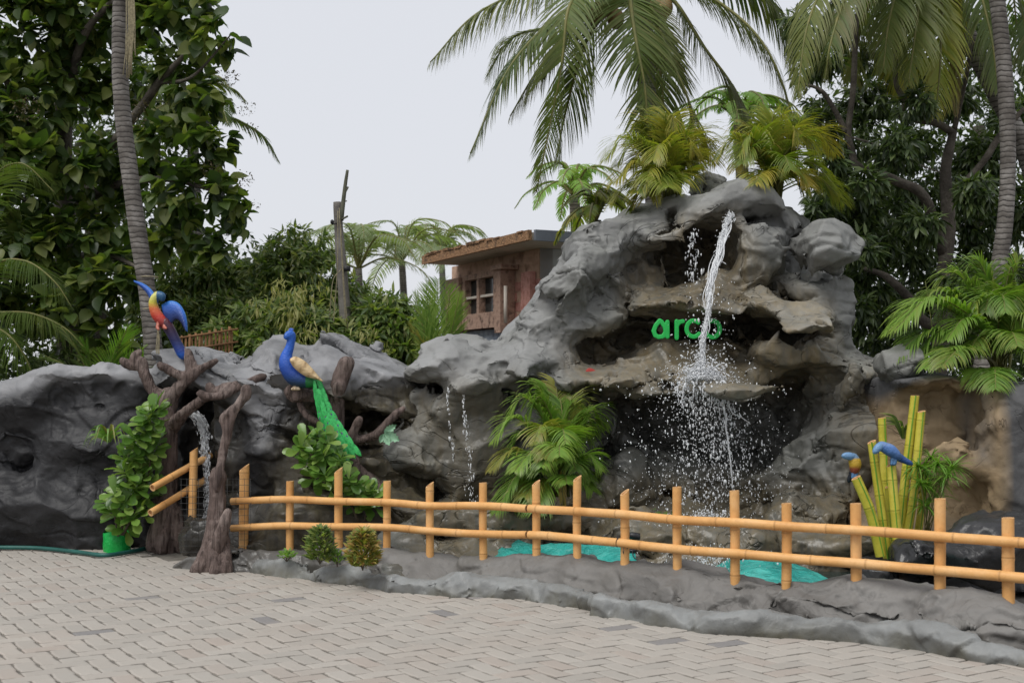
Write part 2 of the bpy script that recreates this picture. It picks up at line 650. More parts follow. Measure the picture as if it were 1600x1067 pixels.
# ================================================================ rockwork
def mat_rock(name, dark, mid, light, stain=(0.13, 0.095, 0.055), toplight=0.5, rough=0.62, scr=0.7):
    m, t, N, L, b = nodes(name)
    big = noise(t, 0.9, 5, 0.6, dist=0.6)
    c = ramp(t, big, [(0.30, dark), (0.5, mid), (0.72, light)])
    c = mixc(t, math_(t, 'MULTIPLY', noise(t, 7, 6, 0.65), 0.5), c, tuple(0.55 * q for q in dark))
    streak = N.new('ShaderNodeMapping')
    streak.inputs['Scale'].default_value = (5, 5, 0.5)
    L.new(N['pos'].outputs['Position'], streak.inputs['Vector'])
    sn = noise(t, 2.2, 5, 0.65, vec=streak.outputs[0])
    sm = math_(t, 'MULTIPLY', attr(t, 'stain'), ramp(t, sn, [(0.32, (.25, .25, .25, 1)), (0.62, (1, 1, 1, 1))]), True)
    sc = mixc(t, noise(t, 3.3, 4), stain, tuple(1.7 * q for q in stain))
    c = mixc(t, math_(t, 'MULTIPLY', sm, 0.85), c, sc)
    # sky light painted in: faces that look up get a paler colour
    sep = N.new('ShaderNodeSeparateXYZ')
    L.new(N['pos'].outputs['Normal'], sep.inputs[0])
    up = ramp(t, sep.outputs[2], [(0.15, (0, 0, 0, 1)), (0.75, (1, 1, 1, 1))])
    dm = math_(t, 'MULTIPLY', math_(t, 'MULTIPLY', up, ramp(t, noise(t, 4, 6, 0.7), [(0.3, (.2, .2, .2, 1)), (0.65, (1, 1, 1, 1))])), toplight)
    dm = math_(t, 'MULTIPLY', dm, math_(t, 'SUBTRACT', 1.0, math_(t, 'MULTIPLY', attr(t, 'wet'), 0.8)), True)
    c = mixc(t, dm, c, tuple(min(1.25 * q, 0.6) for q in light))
    edge = ramp(t, N['pos'].outputs['Pointiness'], [(0.53, (0, 0, 0, 1)), (0.62, (1, 1, 1, 1))])
    c = mixc(t, math_(t, 'MULTIPLY', edge, 0.30), c, tuple(min(1.5 * q, 0.6) for q in light))
    def scribe(sc, wd, seedv):
        mp = N.new('ShaderNodeMapping'); mp.inputs['Location'].default_value = (seedv, seedv * 2, 0); mp.inputs['Scale'].default_value = (0.8, 0.8, 1.3)
        L.new(N['pos'].outputs['Position'], mp.inputs['Vector'])
        k = noise(t, sc, 3, 0.5, vec=mp.outputs[0], dist=1.3)
        ln = ramp(t, math_(t, 'ABSOLUTE', math_(t, 'SUBTRACT', k, 0.5)), [(0.0, (1, 1, 1, 1)), (wd, (0, 0, 0, 1))])
        gt = ramp(t, noise(t, sc * .9, 2, vec=mp.outputs[0]), [(0.52, (0, 0, 0, 1)), (0.6, (1, 1, 1, 1))])
        return math_(t, 'MULTIPLY', ln, gt)
    crk = math_(t, 'MAXIMUM', scribe(1.3, 0.010, 3.0), scribe(2.6, 0.012, 11.0))
    c = mixc(t, math_(t, 'MULTIPLY', crk, scr), c, tuple(0.3 * q for q in dark))
    c = mixc(t, math_(t, 'MULTIPLY', attr(t, 'wet'), 0.45), c, (0.25, 0.25, 0.22, 1), 'MULTIPLY')
    L.new(c, b.inputs['Base Color'])
    rg = math_(t, 'MULTIPLY_ADD' if False else 'SUBTRACT', rough, math_(t, 'MULTIPLY', attr(t, 'wet'), 0.36))
    rg = math_(t, 'ADD', rg, math_(t, 'MULTIPLY', math_(t, 'SUBTRACT', noise(t, 16, 4), 0.5), 0.25), True)
    L.new(rg, b.inputs['Roughness'])
    b.inputs['Specular IOR Level'].default_value = 0.35
    h = noise(t, 55, 6, 0.6)
    n1 = bump(t, h, 0.30, 0.008)
    n2 = bump(t, noise(t, 6.5, 3, 0.45, dist=1.8), 0.22, 0.035, n1)
    n3 = bump(t, math_(t, 'SUBTRACT', 1.0, crk), scr, 0.03, n2)
    L.new(n3, b.inputs['Normal'])
    return m
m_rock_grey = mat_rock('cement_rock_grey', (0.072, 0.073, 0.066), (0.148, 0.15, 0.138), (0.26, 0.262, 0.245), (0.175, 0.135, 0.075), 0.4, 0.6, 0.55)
m_rock_dark = mat_rock('cement_rock_charcoal', (0.032, 0.032, 0.034), (0.055, 0.055, 0.058), (0.10, 0.10, 0.105), (0.09, 0.075, 0.045), 0.0, 0.5, 0.12)
m_rock_wall = mat_rock('cement_rock_wall', (0.015, 0.015, 0.0165), (0.026, 0.026, 0.028), (0.047, 0.047, 0.05), (0.085, 0.072, 0.045), 0.0, 0.55, 0.3)
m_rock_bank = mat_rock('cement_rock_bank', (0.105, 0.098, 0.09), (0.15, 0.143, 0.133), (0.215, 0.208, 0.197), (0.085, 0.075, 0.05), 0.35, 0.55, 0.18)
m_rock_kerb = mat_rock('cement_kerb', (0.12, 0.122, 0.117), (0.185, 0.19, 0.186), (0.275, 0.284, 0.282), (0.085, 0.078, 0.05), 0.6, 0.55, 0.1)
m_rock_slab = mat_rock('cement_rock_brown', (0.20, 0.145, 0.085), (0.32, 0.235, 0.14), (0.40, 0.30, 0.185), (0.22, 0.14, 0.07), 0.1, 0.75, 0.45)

def folds(p, seed, period, warp=0.9, lean=(0.35, 0.2, 1.0)):
    """overlapping trowelled layers: each swells downwards, then breaks off in a sharp undercut edge"""
    w = fbm(p * np.float32(0.55 / period) * np.array([1, 1, .8], np.float32), seed, 2)
    w2 = vnoise(p * np.float32(1.6 / period), seed + 3)
    s = (p @ np.array(lean, np.float32)) / np.float32(period) + warp * 1.6 * w + 0.18 * w2
    f = s - np.floor(s)
    saw = np.where(f < 0.11, f / 0.11, 1 - (f - 0.11) / 0.89)
    gate = np.clip(0.55 + 1.3 * vnoise(p * np.float32(0.75 / period) + 31, seed + 5), 0, 1)
    return (saw - 0.5) * gate
def rock_noise(seed, s1=0.55, a1=0.13, s2=0.24, a2=0.05, stretch=(1, 1, 1.0), lean=0.0, fold=0.07, per=0.42):
    def fn(p):
        q = p.copy()
        w = np.stack([fbm(p * 0.9 + 3.1, seed + 50, 2), vnoise(p * 0.9 + 9.7, seed + 60), vnoise(p * 0.9 + 17.3, seed + 70)], 1)
        if lean:
            c, s = math.cos(lean), math.sin(lean)
            q[:, 0], q[:, 2] = p[:, 0] * c + p[:, 2] * s, -p[:, 0] * s + p[:, 2] * c
        q = q / np.array(stretch, np.float32) + 0.22 * w
        d = a1 * facets(q / s1, seed, 20, 1.1) + a2 * facets(q / s2, seed + 11, 20, 1.2)
        if fold:
            d = d + fold * folds(q, seed + 90, per)
        return -d
    return fn
def crack_lines(p, seed, scale, width=0.028, stretch=(1, 1, 1)):
    q = p / np.array(stretch, np.float32)
    w = np.stack([fbm(q * 2.1, seed + 3, 3), fbm(q * 2.1 + 5, seed + 4, 3), fbm(q * 2.1 + 11, seed + 5, 3)], 1)
    n = vnoise(q * scale + 0.55 * w, seed)
    gate = np.clip(vnoise(p * 1.3, seed + 9) * 3.0 - 0.1, 0, 1)
    return np.exp(-(n / width) ** 2) * gate
from mathutils.kdtree import KDTree
def laplace(V, Q, it, f=0.5):
    e = np.concatenate([Q[:, [0, 1]], Q[:, [1, 2]], Q[:, [2, 3]], Q[:, [3, 0]]])
    a, c = e[:, 0], e[:, 1]
    cnt = np.maximum(np.bincount(a, minlength=len(V)) + np.bincount(c, minlength=len(V)), 1)
    for _ in range(it):
        S_ = np.stack([np.bincount(a, V[c, k], len(V)) + np.bincount(c, V[a, k], len(V)) for k in range(3)], 1) / cnt[:, None]
        V = V + f * (S_ - V)
    return V
def facetize(V, Q, spacing, strength, seed, it=2, f=0.5):
    """plane off the surface in irregular flat chips, as a trowel leaves cement"""
    g = np.random.default_rng(seed)
    Nn = vnormals(V, Q)
    n = max(8, int(len(V) * 0.021 ** 2 / spacing ** 2 * 1.0))
    sd = g.choice(len(V), n, replace=False)
    warp = np.stack([vnoise(V * 3.0, seed), vnoise(V * 3.0 + 7, seed + 1), vnoise(V * 3.0 + 13, seed + 2)], 1) * spacing * 0.45
    K = V + warp + Nn * spacing * 0.6
    kd = KDTree(n)
    for i, s in enumerate(sd):
        kd.insert(K[s], i)
    kd.balance()
    lab = np.fromiter((kd.find(q)[1] for q in K.tolist()), np.int64, len(V))
    cnt = np.maximum(np.bincount(lab, minlength=n), 1)[:, None]
    C = np.stack([np.bincount(lab, V[:, k], n) for k in range(3)], 1) / cnt
    M = np.stack([np.bincount(lab, Nn[:, k], n) for k in range(3)], 1)
    ln = np.linalg.norm(M, axis=1, keepdims=True) / cnt
    M = M / (np.linalg.norm(M, axis=1, keepdims=True) + 1e-9)
    st = strength * np.clip((ln[:, 0] - 0.35) / 0.4, 0, 1)          # leave thin lips alone
    off = ((V - C[lab]) * M[lab]).sum(1)
    V2 = V - M[lab] * (np.clip(off, -0.09, 0.09) * st[lab])[:, None]
    return laplace(V2, Q, it, f)
def finish_rock(vol, name, mat, seed, parent=None, masks=None, crack=0.022, stretch=(1, 1, 1), fine=0.007, chip=0.21, fold2=0.026):
    V, Q = vol.skin()
    if chip:
        V = facetize(V, Q, chip, 0.95, seed, 1, 0.45)
        V = facetize(V, Q, chip * 0.48, 0.8, seed + 5, 1, 0.4)
    Nn = vnormals(V, Q)
    p = V.astype(np.float32)
    d = fine * facets(p / 0.13 / np.array(stretch) + 0.4 * np.stack([vnoise(p * 5, seed + 80)] * 3, 1), seed + 21, 22, 1.2)
    d += fold2 * folds(p, seed + 33, 0.30, 0.9)
    d -= crack * crack_lines(p, seed + 40, 1.9, 0.05, (1.4, 1.4, 0.8))
    d -= 0.6 * crack * crack_lines(p, seed + 41, 3.4, 0.06, (0.9, 0.9, 1.2))
    V = V + Nn * d[:, None]
    at = {'stain': np.zeros(len(V)), 'wet': np.zeros(len(V))}
    for k, fn in (masks or {}).items():
        at[k] = np.clip(fn(p), 0, 1)
    return mk(name, V, Q, mat, parent, True, attrs=at)

def PX(pts, d):
    return [(P(x, y, d)[0], P(x, y, d)[2]) for x, y in pts]
def soft_poly(p, pts, d, w):
    sd = sdpoly(p[:, 0], p[:, 2], PX(pts, d))
    return np.clip(0.5 - sd / w, 0, 1)

# ---------------------------------------------------------------- the waterfall mass
V0 = Vol((-1.35, 10.7, -0.15), (4.45, 14.4, 4.15), 0.0195)
sil = [(610, 600), (640, 575), (665, 547), (700, 532), (745, 532), (785, 545), (800, 517), (818, 498), (842, 474), (856, 448), (880, 407), (905, 378),
       (940, 350), (985, 328), (1045, 315), (1062, 322), (1077, 308), (1108, 292), (1116, 268), (1150, 266), (1190, 282), (1208, 302), (1240, 317), (1264, 342),
       (1300, 352), (1317, 377), (1319, 415), (1326, 432), (1328, 540), (1342, 552), (1385, 562), (1450, 590), (1450, 900), (610, 900)]
V0.slab(PX(sil, 13.2), 13.25, 14.3, 0.1, rnd=0.16)
A = lambda pts, d, back, **kw: V0.slab(PX(pts, d), d, back, **kw)
# left wing, rolling forward under its lip
A([(846, 446), (880, 407), (935, 352), (985, 329), (1045, 316), (1078, 348), (1080, 372), (1048, 384), (1000, 392), (975, 418), (950, 440), (890, 452), (855, 462)], 12.45, 13.8, k=0.10, tz=0.55, rnd=0.12)
A([(838, 476), (860, 448), (950, 430), (985, 440), (988, 470), (968, 500), (930, 505), (905, 512), (850, 520), (815, 505)], 12.55, 13.9, k=0.12, tz=0.5, rnd=0.1)
A([(800, 520), (842, 476), (905, 480), (985, 470), (990, 486), (960, 505), (905, 512), (890, 540), (905, 560), (880, 590), (820, 600), (790, 560)], 12.35, 13.9, k=0.12, tz=0.7, rnd=0.1)
A([(975, 405), (1055, 395), (1060, 450), (985, 470), (965, 440)], 12.95, 13.9, k=0.1, rnd=0.06)      # alcove wall
# left low mass
A([(628, 580), (660, 548), (700, 533), (750, 536), (795, 548), (806, 572), (762, 600), (708, 606), (678, 596), (648, 592)], 12.25, 13.9, k=0.10, tz=0.5, rnd=0.12)
A([(640, 600), (700, 606), (760, 600), (830, 590), (870, 605), (850, 640), (830, 800), (640, 800)], 12.85, 13.9, k=0.12, rnd=0.1)
for (pp, d, r) in (([(650, 640), (700, 655), (760, 640)], 12.65, .2), ([(655, 700), (720, 715), (770, 700)], 12.6, .22), ([(690, 735), (760, 760)], 12.7, .18),
                   ([(800, 560), (830, 640), (880, 660)], 12.6, .2), ([(760, 610), (790, 680)], 12.7, .16)):
    V0.chain([P(x, y, d) for x, y in pp], [r] * len(pp), k=0.12)
# crest boulder
V0.ell(P(1072, 322, 13.0), (.25, .4, .14), k=0.06)
A([(1052, 348), (1070, 312), (1108, 294), (1117, 268), (1150, 266), (1190, 282), (1212, 305), (1235, 318), (1215, 335), (1165, 330), (1140, 346), (1078, 346)], 12.5, 13.9, k=0.07, tz=0.5, rnd=0.1)
A([(1190, 318), (1240, 318), (1264, 345), (1250, 365), (1210, 352), (1185, 335)], 12.7, 13.9, k=0.05, rnd=0.1)
# right block hanging over the upper pool
A([(1163, 342), (1205, 334), (1243, 350), (1246, 400), (1232, 432), (1200, 455), (1160, 452), (1142, 420), (1147, 372)], 12.3, 13.9, k=0.06, tz=0.35, rnd=0.14)
V0.ell(P(1283, 387, 12.55), (0.27, 0.38, 0.25), k=0.05)
V0.ell(P(1297, 400, 12.65), (0.22, 0.38, 0.26), k=0.05)
A([(1240, 430), (1290, 415), (1324, 432), (1328, 545), (1300, 560), (1285, 500), (1255, 470)], 12.4, 13.9, k=0.06, rnd=0.1)
A([(1215, 420), (1260, 425), (1290, 460), (1285, 490), (1240, 470), (1205, 450)], 12.55, 13.9, k=0.06, rnd=0.06)
# upper ledge
A([(986, 458), (1010, 446), (1090, 436), (1150, 436), (1196, 452), (1235, 446), (1262, 462), (1288, 480), (1286, 502), (1240, 506), (1182, 500), (1152, 480), (1118, 482), (1092, 494), (1066, 484), (1050, 494), (1004, 494), (986, 478)],
  12.0, 13.6, k=0.05, tz=2.0, z0=P(0, 492, 12.0)[2], rnd=0.05)
V0.ell(P(1205, 478, 12.25), (0.28, 0.35, 0.15), k=0.06)
V0.cap(P(1124, 348, 12.75), P(1118, 372, 12.85), 0.07, 0.02, k=0.05)
V0.cap(P(1152, 350, 12.6), P(1160, 440, 12.45), 0.1, 0.13, k=0.06)
V0.cap(P(1060, 446, 12.9), P(1100, 405, 13.5), 0.10, 0.05, k=0.08)
# hollow with the letters: back wall, then the sloping shelf in front of it
A([(872, 592), (905, 572), (960, 556), (1020, 544), (1170, 548), (1290, 556), (1338, 570), (1345, 598), (1275, 590), (1225, 602), (1180, 606), (1100, 604), (1040, 598), (1000, 606), (950, 604), (910, 598)],
  11.75, 13.7, k=0.05, tz=3.6, z0=P(0, 600, 11.75)[2], rnd=0.045)
V0.ell(P(1228, 556, 12.45), (0.42, 0.36, 0.27), k=0.06)
V0.ell(P(1048, 556, 12.95), (0.30, 0.3, 0.16), k=0.08)
V0.ell(P(1100, 556, 12.85), (0.34, 0.3, 0.15), k=0.06)
A([(800, 590), (880, 565), (905, 572), (900, 606), (860, 612), (815, 612)], 12.05, 13.7, k=0.08, tz=1.2, rnd=0.07)
A([(1285, 555), (1342, 553), (1388, 566), (1386, 596), (1330, 612), (1290, 600)], 12.0, 13.7, k=0.08, tz=1.0, rnd=0.08)
# big hollow under the shelf
V0.slab(PX([(905, 604), (1262, 604), (1250, 690), (1150, 780), (960, 780), (910, 690)], 12.6), 11.0, 13.55, k=0.08, rnd=0.05, cut=True) if False else None
for (x, y, d, rx, rz, ry) in ((980, 762, 12.75, .34, .36, .4), (1040, 740, 13.05, .3, .4, .3), (930, 655, 12.95, .27, .27, .3), (985, 690, 13.15, .3, .25, .3),
                              (1130, 745, 13.0, .28, .35, .3), (1085, 770, 12.9, .25, .22, .3), (880, 660, 12.75, .25, .3, .3), (900, 740, 12.9, .3, .35, .3), (1175, 770, 12.7, .22, .25, .3), (845, 700, 12.85, .3, .3, .25)):
    V0.ell(P(x, y, d), (rx, ry, rz), k=0.06)
# right-hand buttress, running down from the shelf
V0.chain([P(1325, 600, 12.0), P(1285, 640, 12.0), P(1255, 690, 12.15), P(1205, 742, 12.35)], [.24, .2, .17, .16], k=0.10)
A([(1290, 600), (1375, 566), (1448, 600), (1448, 830), (1185, 830), (1215, 752), (1268, 705)], 12.25, 13.9, k=0.10, tz=0.12, rnd=0.12)
V0.ell(P(1345, 690, 12.2), (0.42, 0.32, 0.42), k=0.15)
V0.ell(P(1290, 755, 12.25), (0.34, 0.3, 0.32), k=0.12)
V0.ell(P(1230, 770, 12.45), (0.25, 0.3, 0.22), k=0.1)
# apron round the pool
A([(600, 800), (700, 790), (830, 792), (1000, 786), (1180, 790), (1300, 788), (1460, 800), (1460, 930), (600, 930)], 11.35, 13.9, k=0.12, tz=3.4, z0=0.16, rnd=0.05)
for (x, y, d, rx, rz) in ((700, 808, 12.0, .35, .16), (790, 812, 11.9, .3, .12), (880, 815, 11.8, .34, .13), (1010, 835, 11.4, .3, .16), (1100, 830, 11.5, .3, .14), (1185, 850, 11.2, .25, .15),
                          (1270, 800, 11.8, .36, .15), (1300, 850, 11.2, .3, .15), (1230, 840, 11.35, .25, .12), (950, 840, 11.7, .25, .12), (830, 838, 11.9, .22, .1), (1370, 855, 10.95, .25, .12), (760, 838, 11.9, .2, .08)):
    V0.ell(P(x, y, d), (rx, 0.28, rz), k=0.08)
for pts, d0, d1 in (([(1056, 352), (1085, 346), (1118, 350), (1142, 352), (1150, 400), (1148, 432), (1100, 440), (1052, 446), (1050, 400)], 11.5, 13.75),
                    ([(968, 506), (1000, 496), (1060, 494), (1095, 494), (1150, 482), (1180, 500), (1240, 507), (1280, 504), (1282, 535), (1262, 544), (1170, 530), (1020, 545), (960, 552)], 11.5, 13.5),
                    ([(985, 400), (1040, 392), (1046, 440), (990, 456), (978, 430)], 11.5, 13.15),
                    ([(888, 606), (950, 610), (1000, 611), (1100, 609), (1180, 611), (1268, 604), (1262, 660), (1225, 715), (1180, 745), (1110, 720), (1010, 700), (950, 640), (895, 630)], 11.3, 13.5)):
    V0.slab(PX(pts, 12.6), d0, d1, k=0.035, rnd=0.03, cut=True)
V0.roughen(rock_noise(3, 0.60, 0.13, 0.26, 0.032, (1.2, 1, 0.9), 0.35, 0.10, 0.6), 0.17)
def m_stain(p):
    s = np.zeros(len(p))
    for pts, d, w, a in (([(985, 430), (1060, 340), (1150, 335), (1180, 430), (1290, 470), (1290, 520), (1140, 500), (985, 500)], 12.4, .35, 1.0),
                         ([(880, 540), (1010, 500), (1300, 500), (1320, 600), (1250, 620), (900, 620)], 12.2, .3, 1.0),
                         ([(640, 760), (1450, 760), (1450, 930), (640, 930)], 11.8, .3, .8),
                         ([(1300, 590), (1400, 560), (1450, 700), (1330, 760)], 12.0, .4, .7), ([(640, 590), (800, 590), (800, 800), (640, 800)], 12.6, .3, .45)):
        s = np.maximum(s, a * soft_poly(p, pts, d, w))
    return s
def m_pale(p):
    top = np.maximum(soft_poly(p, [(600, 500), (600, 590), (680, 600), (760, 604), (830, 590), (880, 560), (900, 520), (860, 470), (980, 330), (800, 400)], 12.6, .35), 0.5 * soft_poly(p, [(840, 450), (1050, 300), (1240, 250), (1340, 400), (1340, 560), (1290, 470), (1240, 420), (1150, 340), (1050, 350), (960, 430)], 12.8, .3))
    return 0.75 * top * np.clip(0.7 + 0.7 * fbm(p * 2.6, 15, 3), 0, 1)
def m_wet(p):
    s = np.zeros(len(p))
    for pts, d, w, a in (([(1040, 330), (1160, 330), (1190, 470), (1200, 620), (990, 620), (1000, 440)], 12.4, .5, .7),
                         ([(880, 600), (1270, 600), (1200, 790), (900, 790)], 12.8, .4, .75), ([(600, 745), (1460, 745), (1460, 930), (600, 930)], 11.8, .4, 1.0),
                         ([(690, 600), (770, 600), (790, 800), (660, 800)], 12.6, .3, .7)):
        s = np.maximum(s, a * soft_poly(p, pts, d, w))
    return s
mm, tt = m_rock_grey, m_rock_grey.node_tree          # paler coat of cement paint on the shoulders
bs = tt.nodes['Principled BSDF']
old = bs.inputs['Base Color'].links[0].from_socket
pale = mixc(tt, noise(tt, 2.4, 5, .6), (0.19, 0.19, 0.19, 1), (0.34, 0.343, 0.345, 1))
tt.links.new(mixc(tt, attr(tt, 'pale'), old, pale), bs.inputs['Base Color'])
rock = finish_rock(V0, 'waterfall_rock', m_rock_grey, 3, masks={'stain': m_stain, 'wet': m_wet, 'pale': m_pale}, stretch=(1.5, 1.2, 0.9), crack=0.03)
tag(rock, 'tall grey sculpted cement waterfall rock with ledges, hollows and arched crest', 'rock')
del V0

# ---------------------------------------------------------------- the low wall to the left
V1 = Vol((-6.6, 12.0, -0.15), (-0.75, 15.2, 2.36), 0.021)
def wback(px):           # the wall swings away from the paving towards its outer end
    return float(np.interp(px, [180, 460], [0.55, 0.0]))
def W(pts, d, back, **kw):
    o_ = wback(np.mean([q_[0] for q_ in pts]))
    V1.slab(PX(pts, d + o_), d + o_, back + .3, **kw)
W([(-90, 624), (0, 606), (80, 586), (165, 580), (215, 592), (245, 562), (290, 548), (320, 552), (346, 580), (380, 577), (402, 545), (422, 545), (442, 564), (488, 536), (530, 545), (570, 550), (600, 565), (640, 577), (700, 562), (700, 890), (-90, 890)],
  13.2, 14.8, k=0.1, tx=-0.13, rnd=0.14)
# rolled top
V1.chain([P(-60, 634, 13.75), P(0, 620, 13.75), P(90, 604, 13.7), P(165, 600, 13.65), P(215, 614, 13.6)], [.2, .2, .19, .2, .2], k=0.10)
W([(225, 605), (246, 562), (290, 548), (322, 553), (342, 590), (334, 612), (300, 604), (262, 612)], 12.85, 14.2, k=0.07, tz=0.4, rnd=0.1)
W([(330, 590), (350, 582), (382, 580), (395, 596), (378, 615), (340, 610)], 12.95, 14.2, k=0.07, rnd=0.08)
W([(378, 600), (400, 546), (424, 546), (444, 566), (440, 604), (405, 612)], 12.95, 14.2, k=0.08, tz=0.5, rnd=0.1)
W([(438, 594), (460, 556), (490, 537), (532, 545), (570, 551), (606, 568), (650, 585), (640, 602), (560, 600), (520, 608), (470, 612)], 12.5, 14.2, k=0.09, tz=0.6, rnd=0.1)
for (pp, d, r) in (([(-60, 680), (40, 640), (120, 650), (210, 625)], 13.1, .17), ([(-60, 720), (60, 700), (150, 690)], 13.1, .15), ([(60, 790), (90, 700), (160, 660), (225, 680)], 13.05, .14),
                   ([(-40, 770), (50, 760), (120, 790)], 13.0, .16), ([(120, 740), (150, 770), (200, 740)], 13.0, .15), ([(225, 620), (245, 700), (235, 800)], 13.1, .17),
                   ([(-80, 812), (60, 808), (150, 800), (175, 815)], 12.9, .2), ([(-80, 840), (160, 842)], 12.95, .2), ([(345, 630), (372, 700), (390, 780)], 13.1, .2),
                   ([(400, 620), (420, 680), (410, 760)], 13.0, .2), ([(440, 660), (480, 640), (540, 630)], 12.9, .17), ([(530, 620), (590, 640), (640, 630)], 12.8, .17),
                   ([(560, 680), (620, 690), (680, 670)], 12.75, .2), ([(580, 740), (640, 755), (700, 740)], 12.75, .2), ([(430, 720), (470, 760), (520, 800)], 12.9, .22), ([(600, 630), (640, 660), (690, 650)], 12.75, .16),
                   ([(340, 840), (460, 826), (600, 822), (700, 818)], 12.2, .22)):
    V1.chain([P(x, y, d + 0.13 + wback(x)) for x, y in pp], [r + 0.07] * len(pp), k=0.12)
for pts, d, tz, tx in (([(-70, 640), (-60, 624), (40, 604), (120, 592), (200, 596), (232, 612), (215, 640), (150, 628), (90, 634), (30, 640)], 12.98, .7, 0),
                       ([(-70, 665), (20, 648), (110, 652), (95, 676), (30, 690), (-70, 700)], 13.05, .5, .1), ([(82, 690), (118, 668), (160, 656), (178, 676), (150, 706), (104, 702)], 12.92, .9, 0),
                       ([(72, 700), (104, 706), (120, 742), (112, 770), (80, 764), (66, 730)], 12.96, .1, .5), ([(-70, 712), (40, 704), (66, 722), (60, 744), (-70, 748)], 13.05, .5, 0),
                       ([(118, 716), (168, 704), (205, 690), (200, 740), (160, 775), (122, 772)], 13.02, .15, -.3), ([(-70, 764), (44, 756), (60, 782), (-70, 790)], 13.05, .4, 0),
                       ([(-70, 800), (60, 796), (150, 792), (190, 806), (186, 834), (60, 836), (-70, 836)], 12.82, .6, 0), ([(350, 640), (372, 628), (396, 650), (392, 720), (368, 740), (352, 700)], 12.98, .2, .3),
                       ([(398, 640), (432, 622), (446, 660), (436, 720), (408, 742), (396, 700)], 12.9, .2, -.2), ([(520, 636), (580, 622), (640, 634), (610, 662), (556, 668)], 12.62, .6, 0),
                       ([(556, 690), (620, 674), (690, 688), (680, 716), (600, 728)], 12.58, .7, 0), ([(590, 744), (650, 736), (700, 750), (690, 776), (620, 780)], 12.6, .6, .1)):
    W(pts, d, 14.3, k=0.05, tz=tz, tx=tx, rnd=0.04)
V1.ell(P(20, 690, 13.85), (.5, .3, .35), k=0.1)
V1.ell(P(100, 745, 13.85), (.45, .3, .3), k=0.1)
V1.ell(P(318, 640, 13.55), (0.17, 0.4, 0.22), k=0.08, cut=True)
V1.ell(P(318, 730, 13.5), (0.2, 0.35, 0.5), k=0.08, cut=True)
V1.ell(P(555, 655, 13.0), (0.34, 0.4, 0.2), k=0.12, cut=True)
W([(395, 800), (520, 790), (700, 795), (700, 900), (395, 900)], 11.75, 14.2, k=0.12, tz=3.0, z0=0.12, rnd=0.05)
V1.roughen(rock_noise(21, 0.62, 0.14, 0.27, 0.028, (1.6, 1.1, 0.8), -0.3, 0.17, 0.75), 0.19)
def w_stain(p):
    return np.maximum(soft_poly(p, [(500, 600), (720, 600), (720, 900), (380, 900), (440, 700)], 12.7, .4), 0.35 * soft_poly(p, [(280, 600), (360, 600), (380, 860), (270, 860)], 13, .3))
def w_wet(p):
    return np.maximum(0.8 * soft_poly(p, [(290, 610), (350, 610), (380, 870), (270, 870)], 13, .3), np.maximum(0.45 * soft_poly(p, [(430, 600), (720, 600), (720, 900), (380, 900)], 12.7, .4), 0.0))
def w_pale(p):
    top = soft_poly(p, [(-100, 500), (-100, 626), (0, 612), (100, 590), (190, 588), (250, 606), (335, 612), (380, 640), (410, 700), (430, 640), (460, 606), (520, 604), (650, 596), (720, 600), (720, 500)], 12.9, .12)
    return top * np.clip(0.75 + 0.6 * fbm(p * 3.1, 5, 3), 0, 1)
rock_mats = m_rock_wall
# pale cement paint along the top of the wall
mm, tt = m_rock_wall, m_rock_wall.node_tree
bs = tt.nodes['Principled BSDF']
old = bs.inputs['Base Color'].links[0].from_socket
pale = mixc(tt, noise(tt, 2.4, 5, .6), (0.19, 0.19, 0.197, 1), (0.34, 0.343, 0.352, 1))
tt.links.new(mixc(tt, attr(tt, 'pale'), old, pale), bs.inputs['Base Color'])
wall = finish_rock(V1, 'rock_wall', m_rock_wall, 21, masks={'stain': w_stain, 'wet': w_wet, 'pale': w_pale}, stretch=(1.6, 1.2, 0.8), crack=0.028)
tag(wall, 'low charcoal sculpted cement rock wall with folds and pale rounded top', 'rock')
del V1

# ---------------------------------------------------------------- brown slab at the right
V2 = Vol((2.95, 10.3, -0.15), (5.9, 12.6, 2.15), 0.021)
S = lambda pts, d, back, **kw: V2.slab(PX(pts, d), d, back, **kw)
S([(1395, 596), (1440, 590), (1470, 586), (1560, 594), (1640, 600), (1800, 604), (1800, 900), (1395, 900)], 11.35, 12.4, k=0.08, tx=-0.12, rnd=0.09)
S([(1404, 590), (1470, 585), (1575, 592), (1590, 610), (1560, 622), (1480, 600), (1420, 612)], 11.1, 12.4, k=0.07, rnd=0.07)
S([(1566, 605), (1640, 600), (1800, 606), (1800, 900), (1575, 900), (1560, 760)], 10.75, 12.3, k=0.06, rnd=0.12)
V2.chain([P(1425, 730, 11.15), P(1480, 705, 11.05), P(1535, 735, 11.1)], [.06, .08, .07], k=0.1)
S([(1395, 830), (1800, 815), (1800, 930), (1395, 930)], 10.4, 12.2, k=0.15, tz=2.4, z0=0.15, rnd=0.05)
V2.roughen(rock_noise(40, 0.6, 0.035, 0.22, 0.022, (1, 1, 1.1), 0.2, 0.015), 0.12)
mm, tt = m_rock_slab, m_rock_slab.node_tree
bs = tt.nodes['Principled BSDF']
old = bs.inputs['Base Color'].links[0].from_socket
dk = mixc(tt, noise(tt, 2.6, 5, .6), (0.04, 0.04, 0.042, 1), (0.11, 0.11, 0.112, 1))
tt.links.new(mixc(tt, attr(tt, 'pale'), old, dk), bs.inputs['Base Color'])
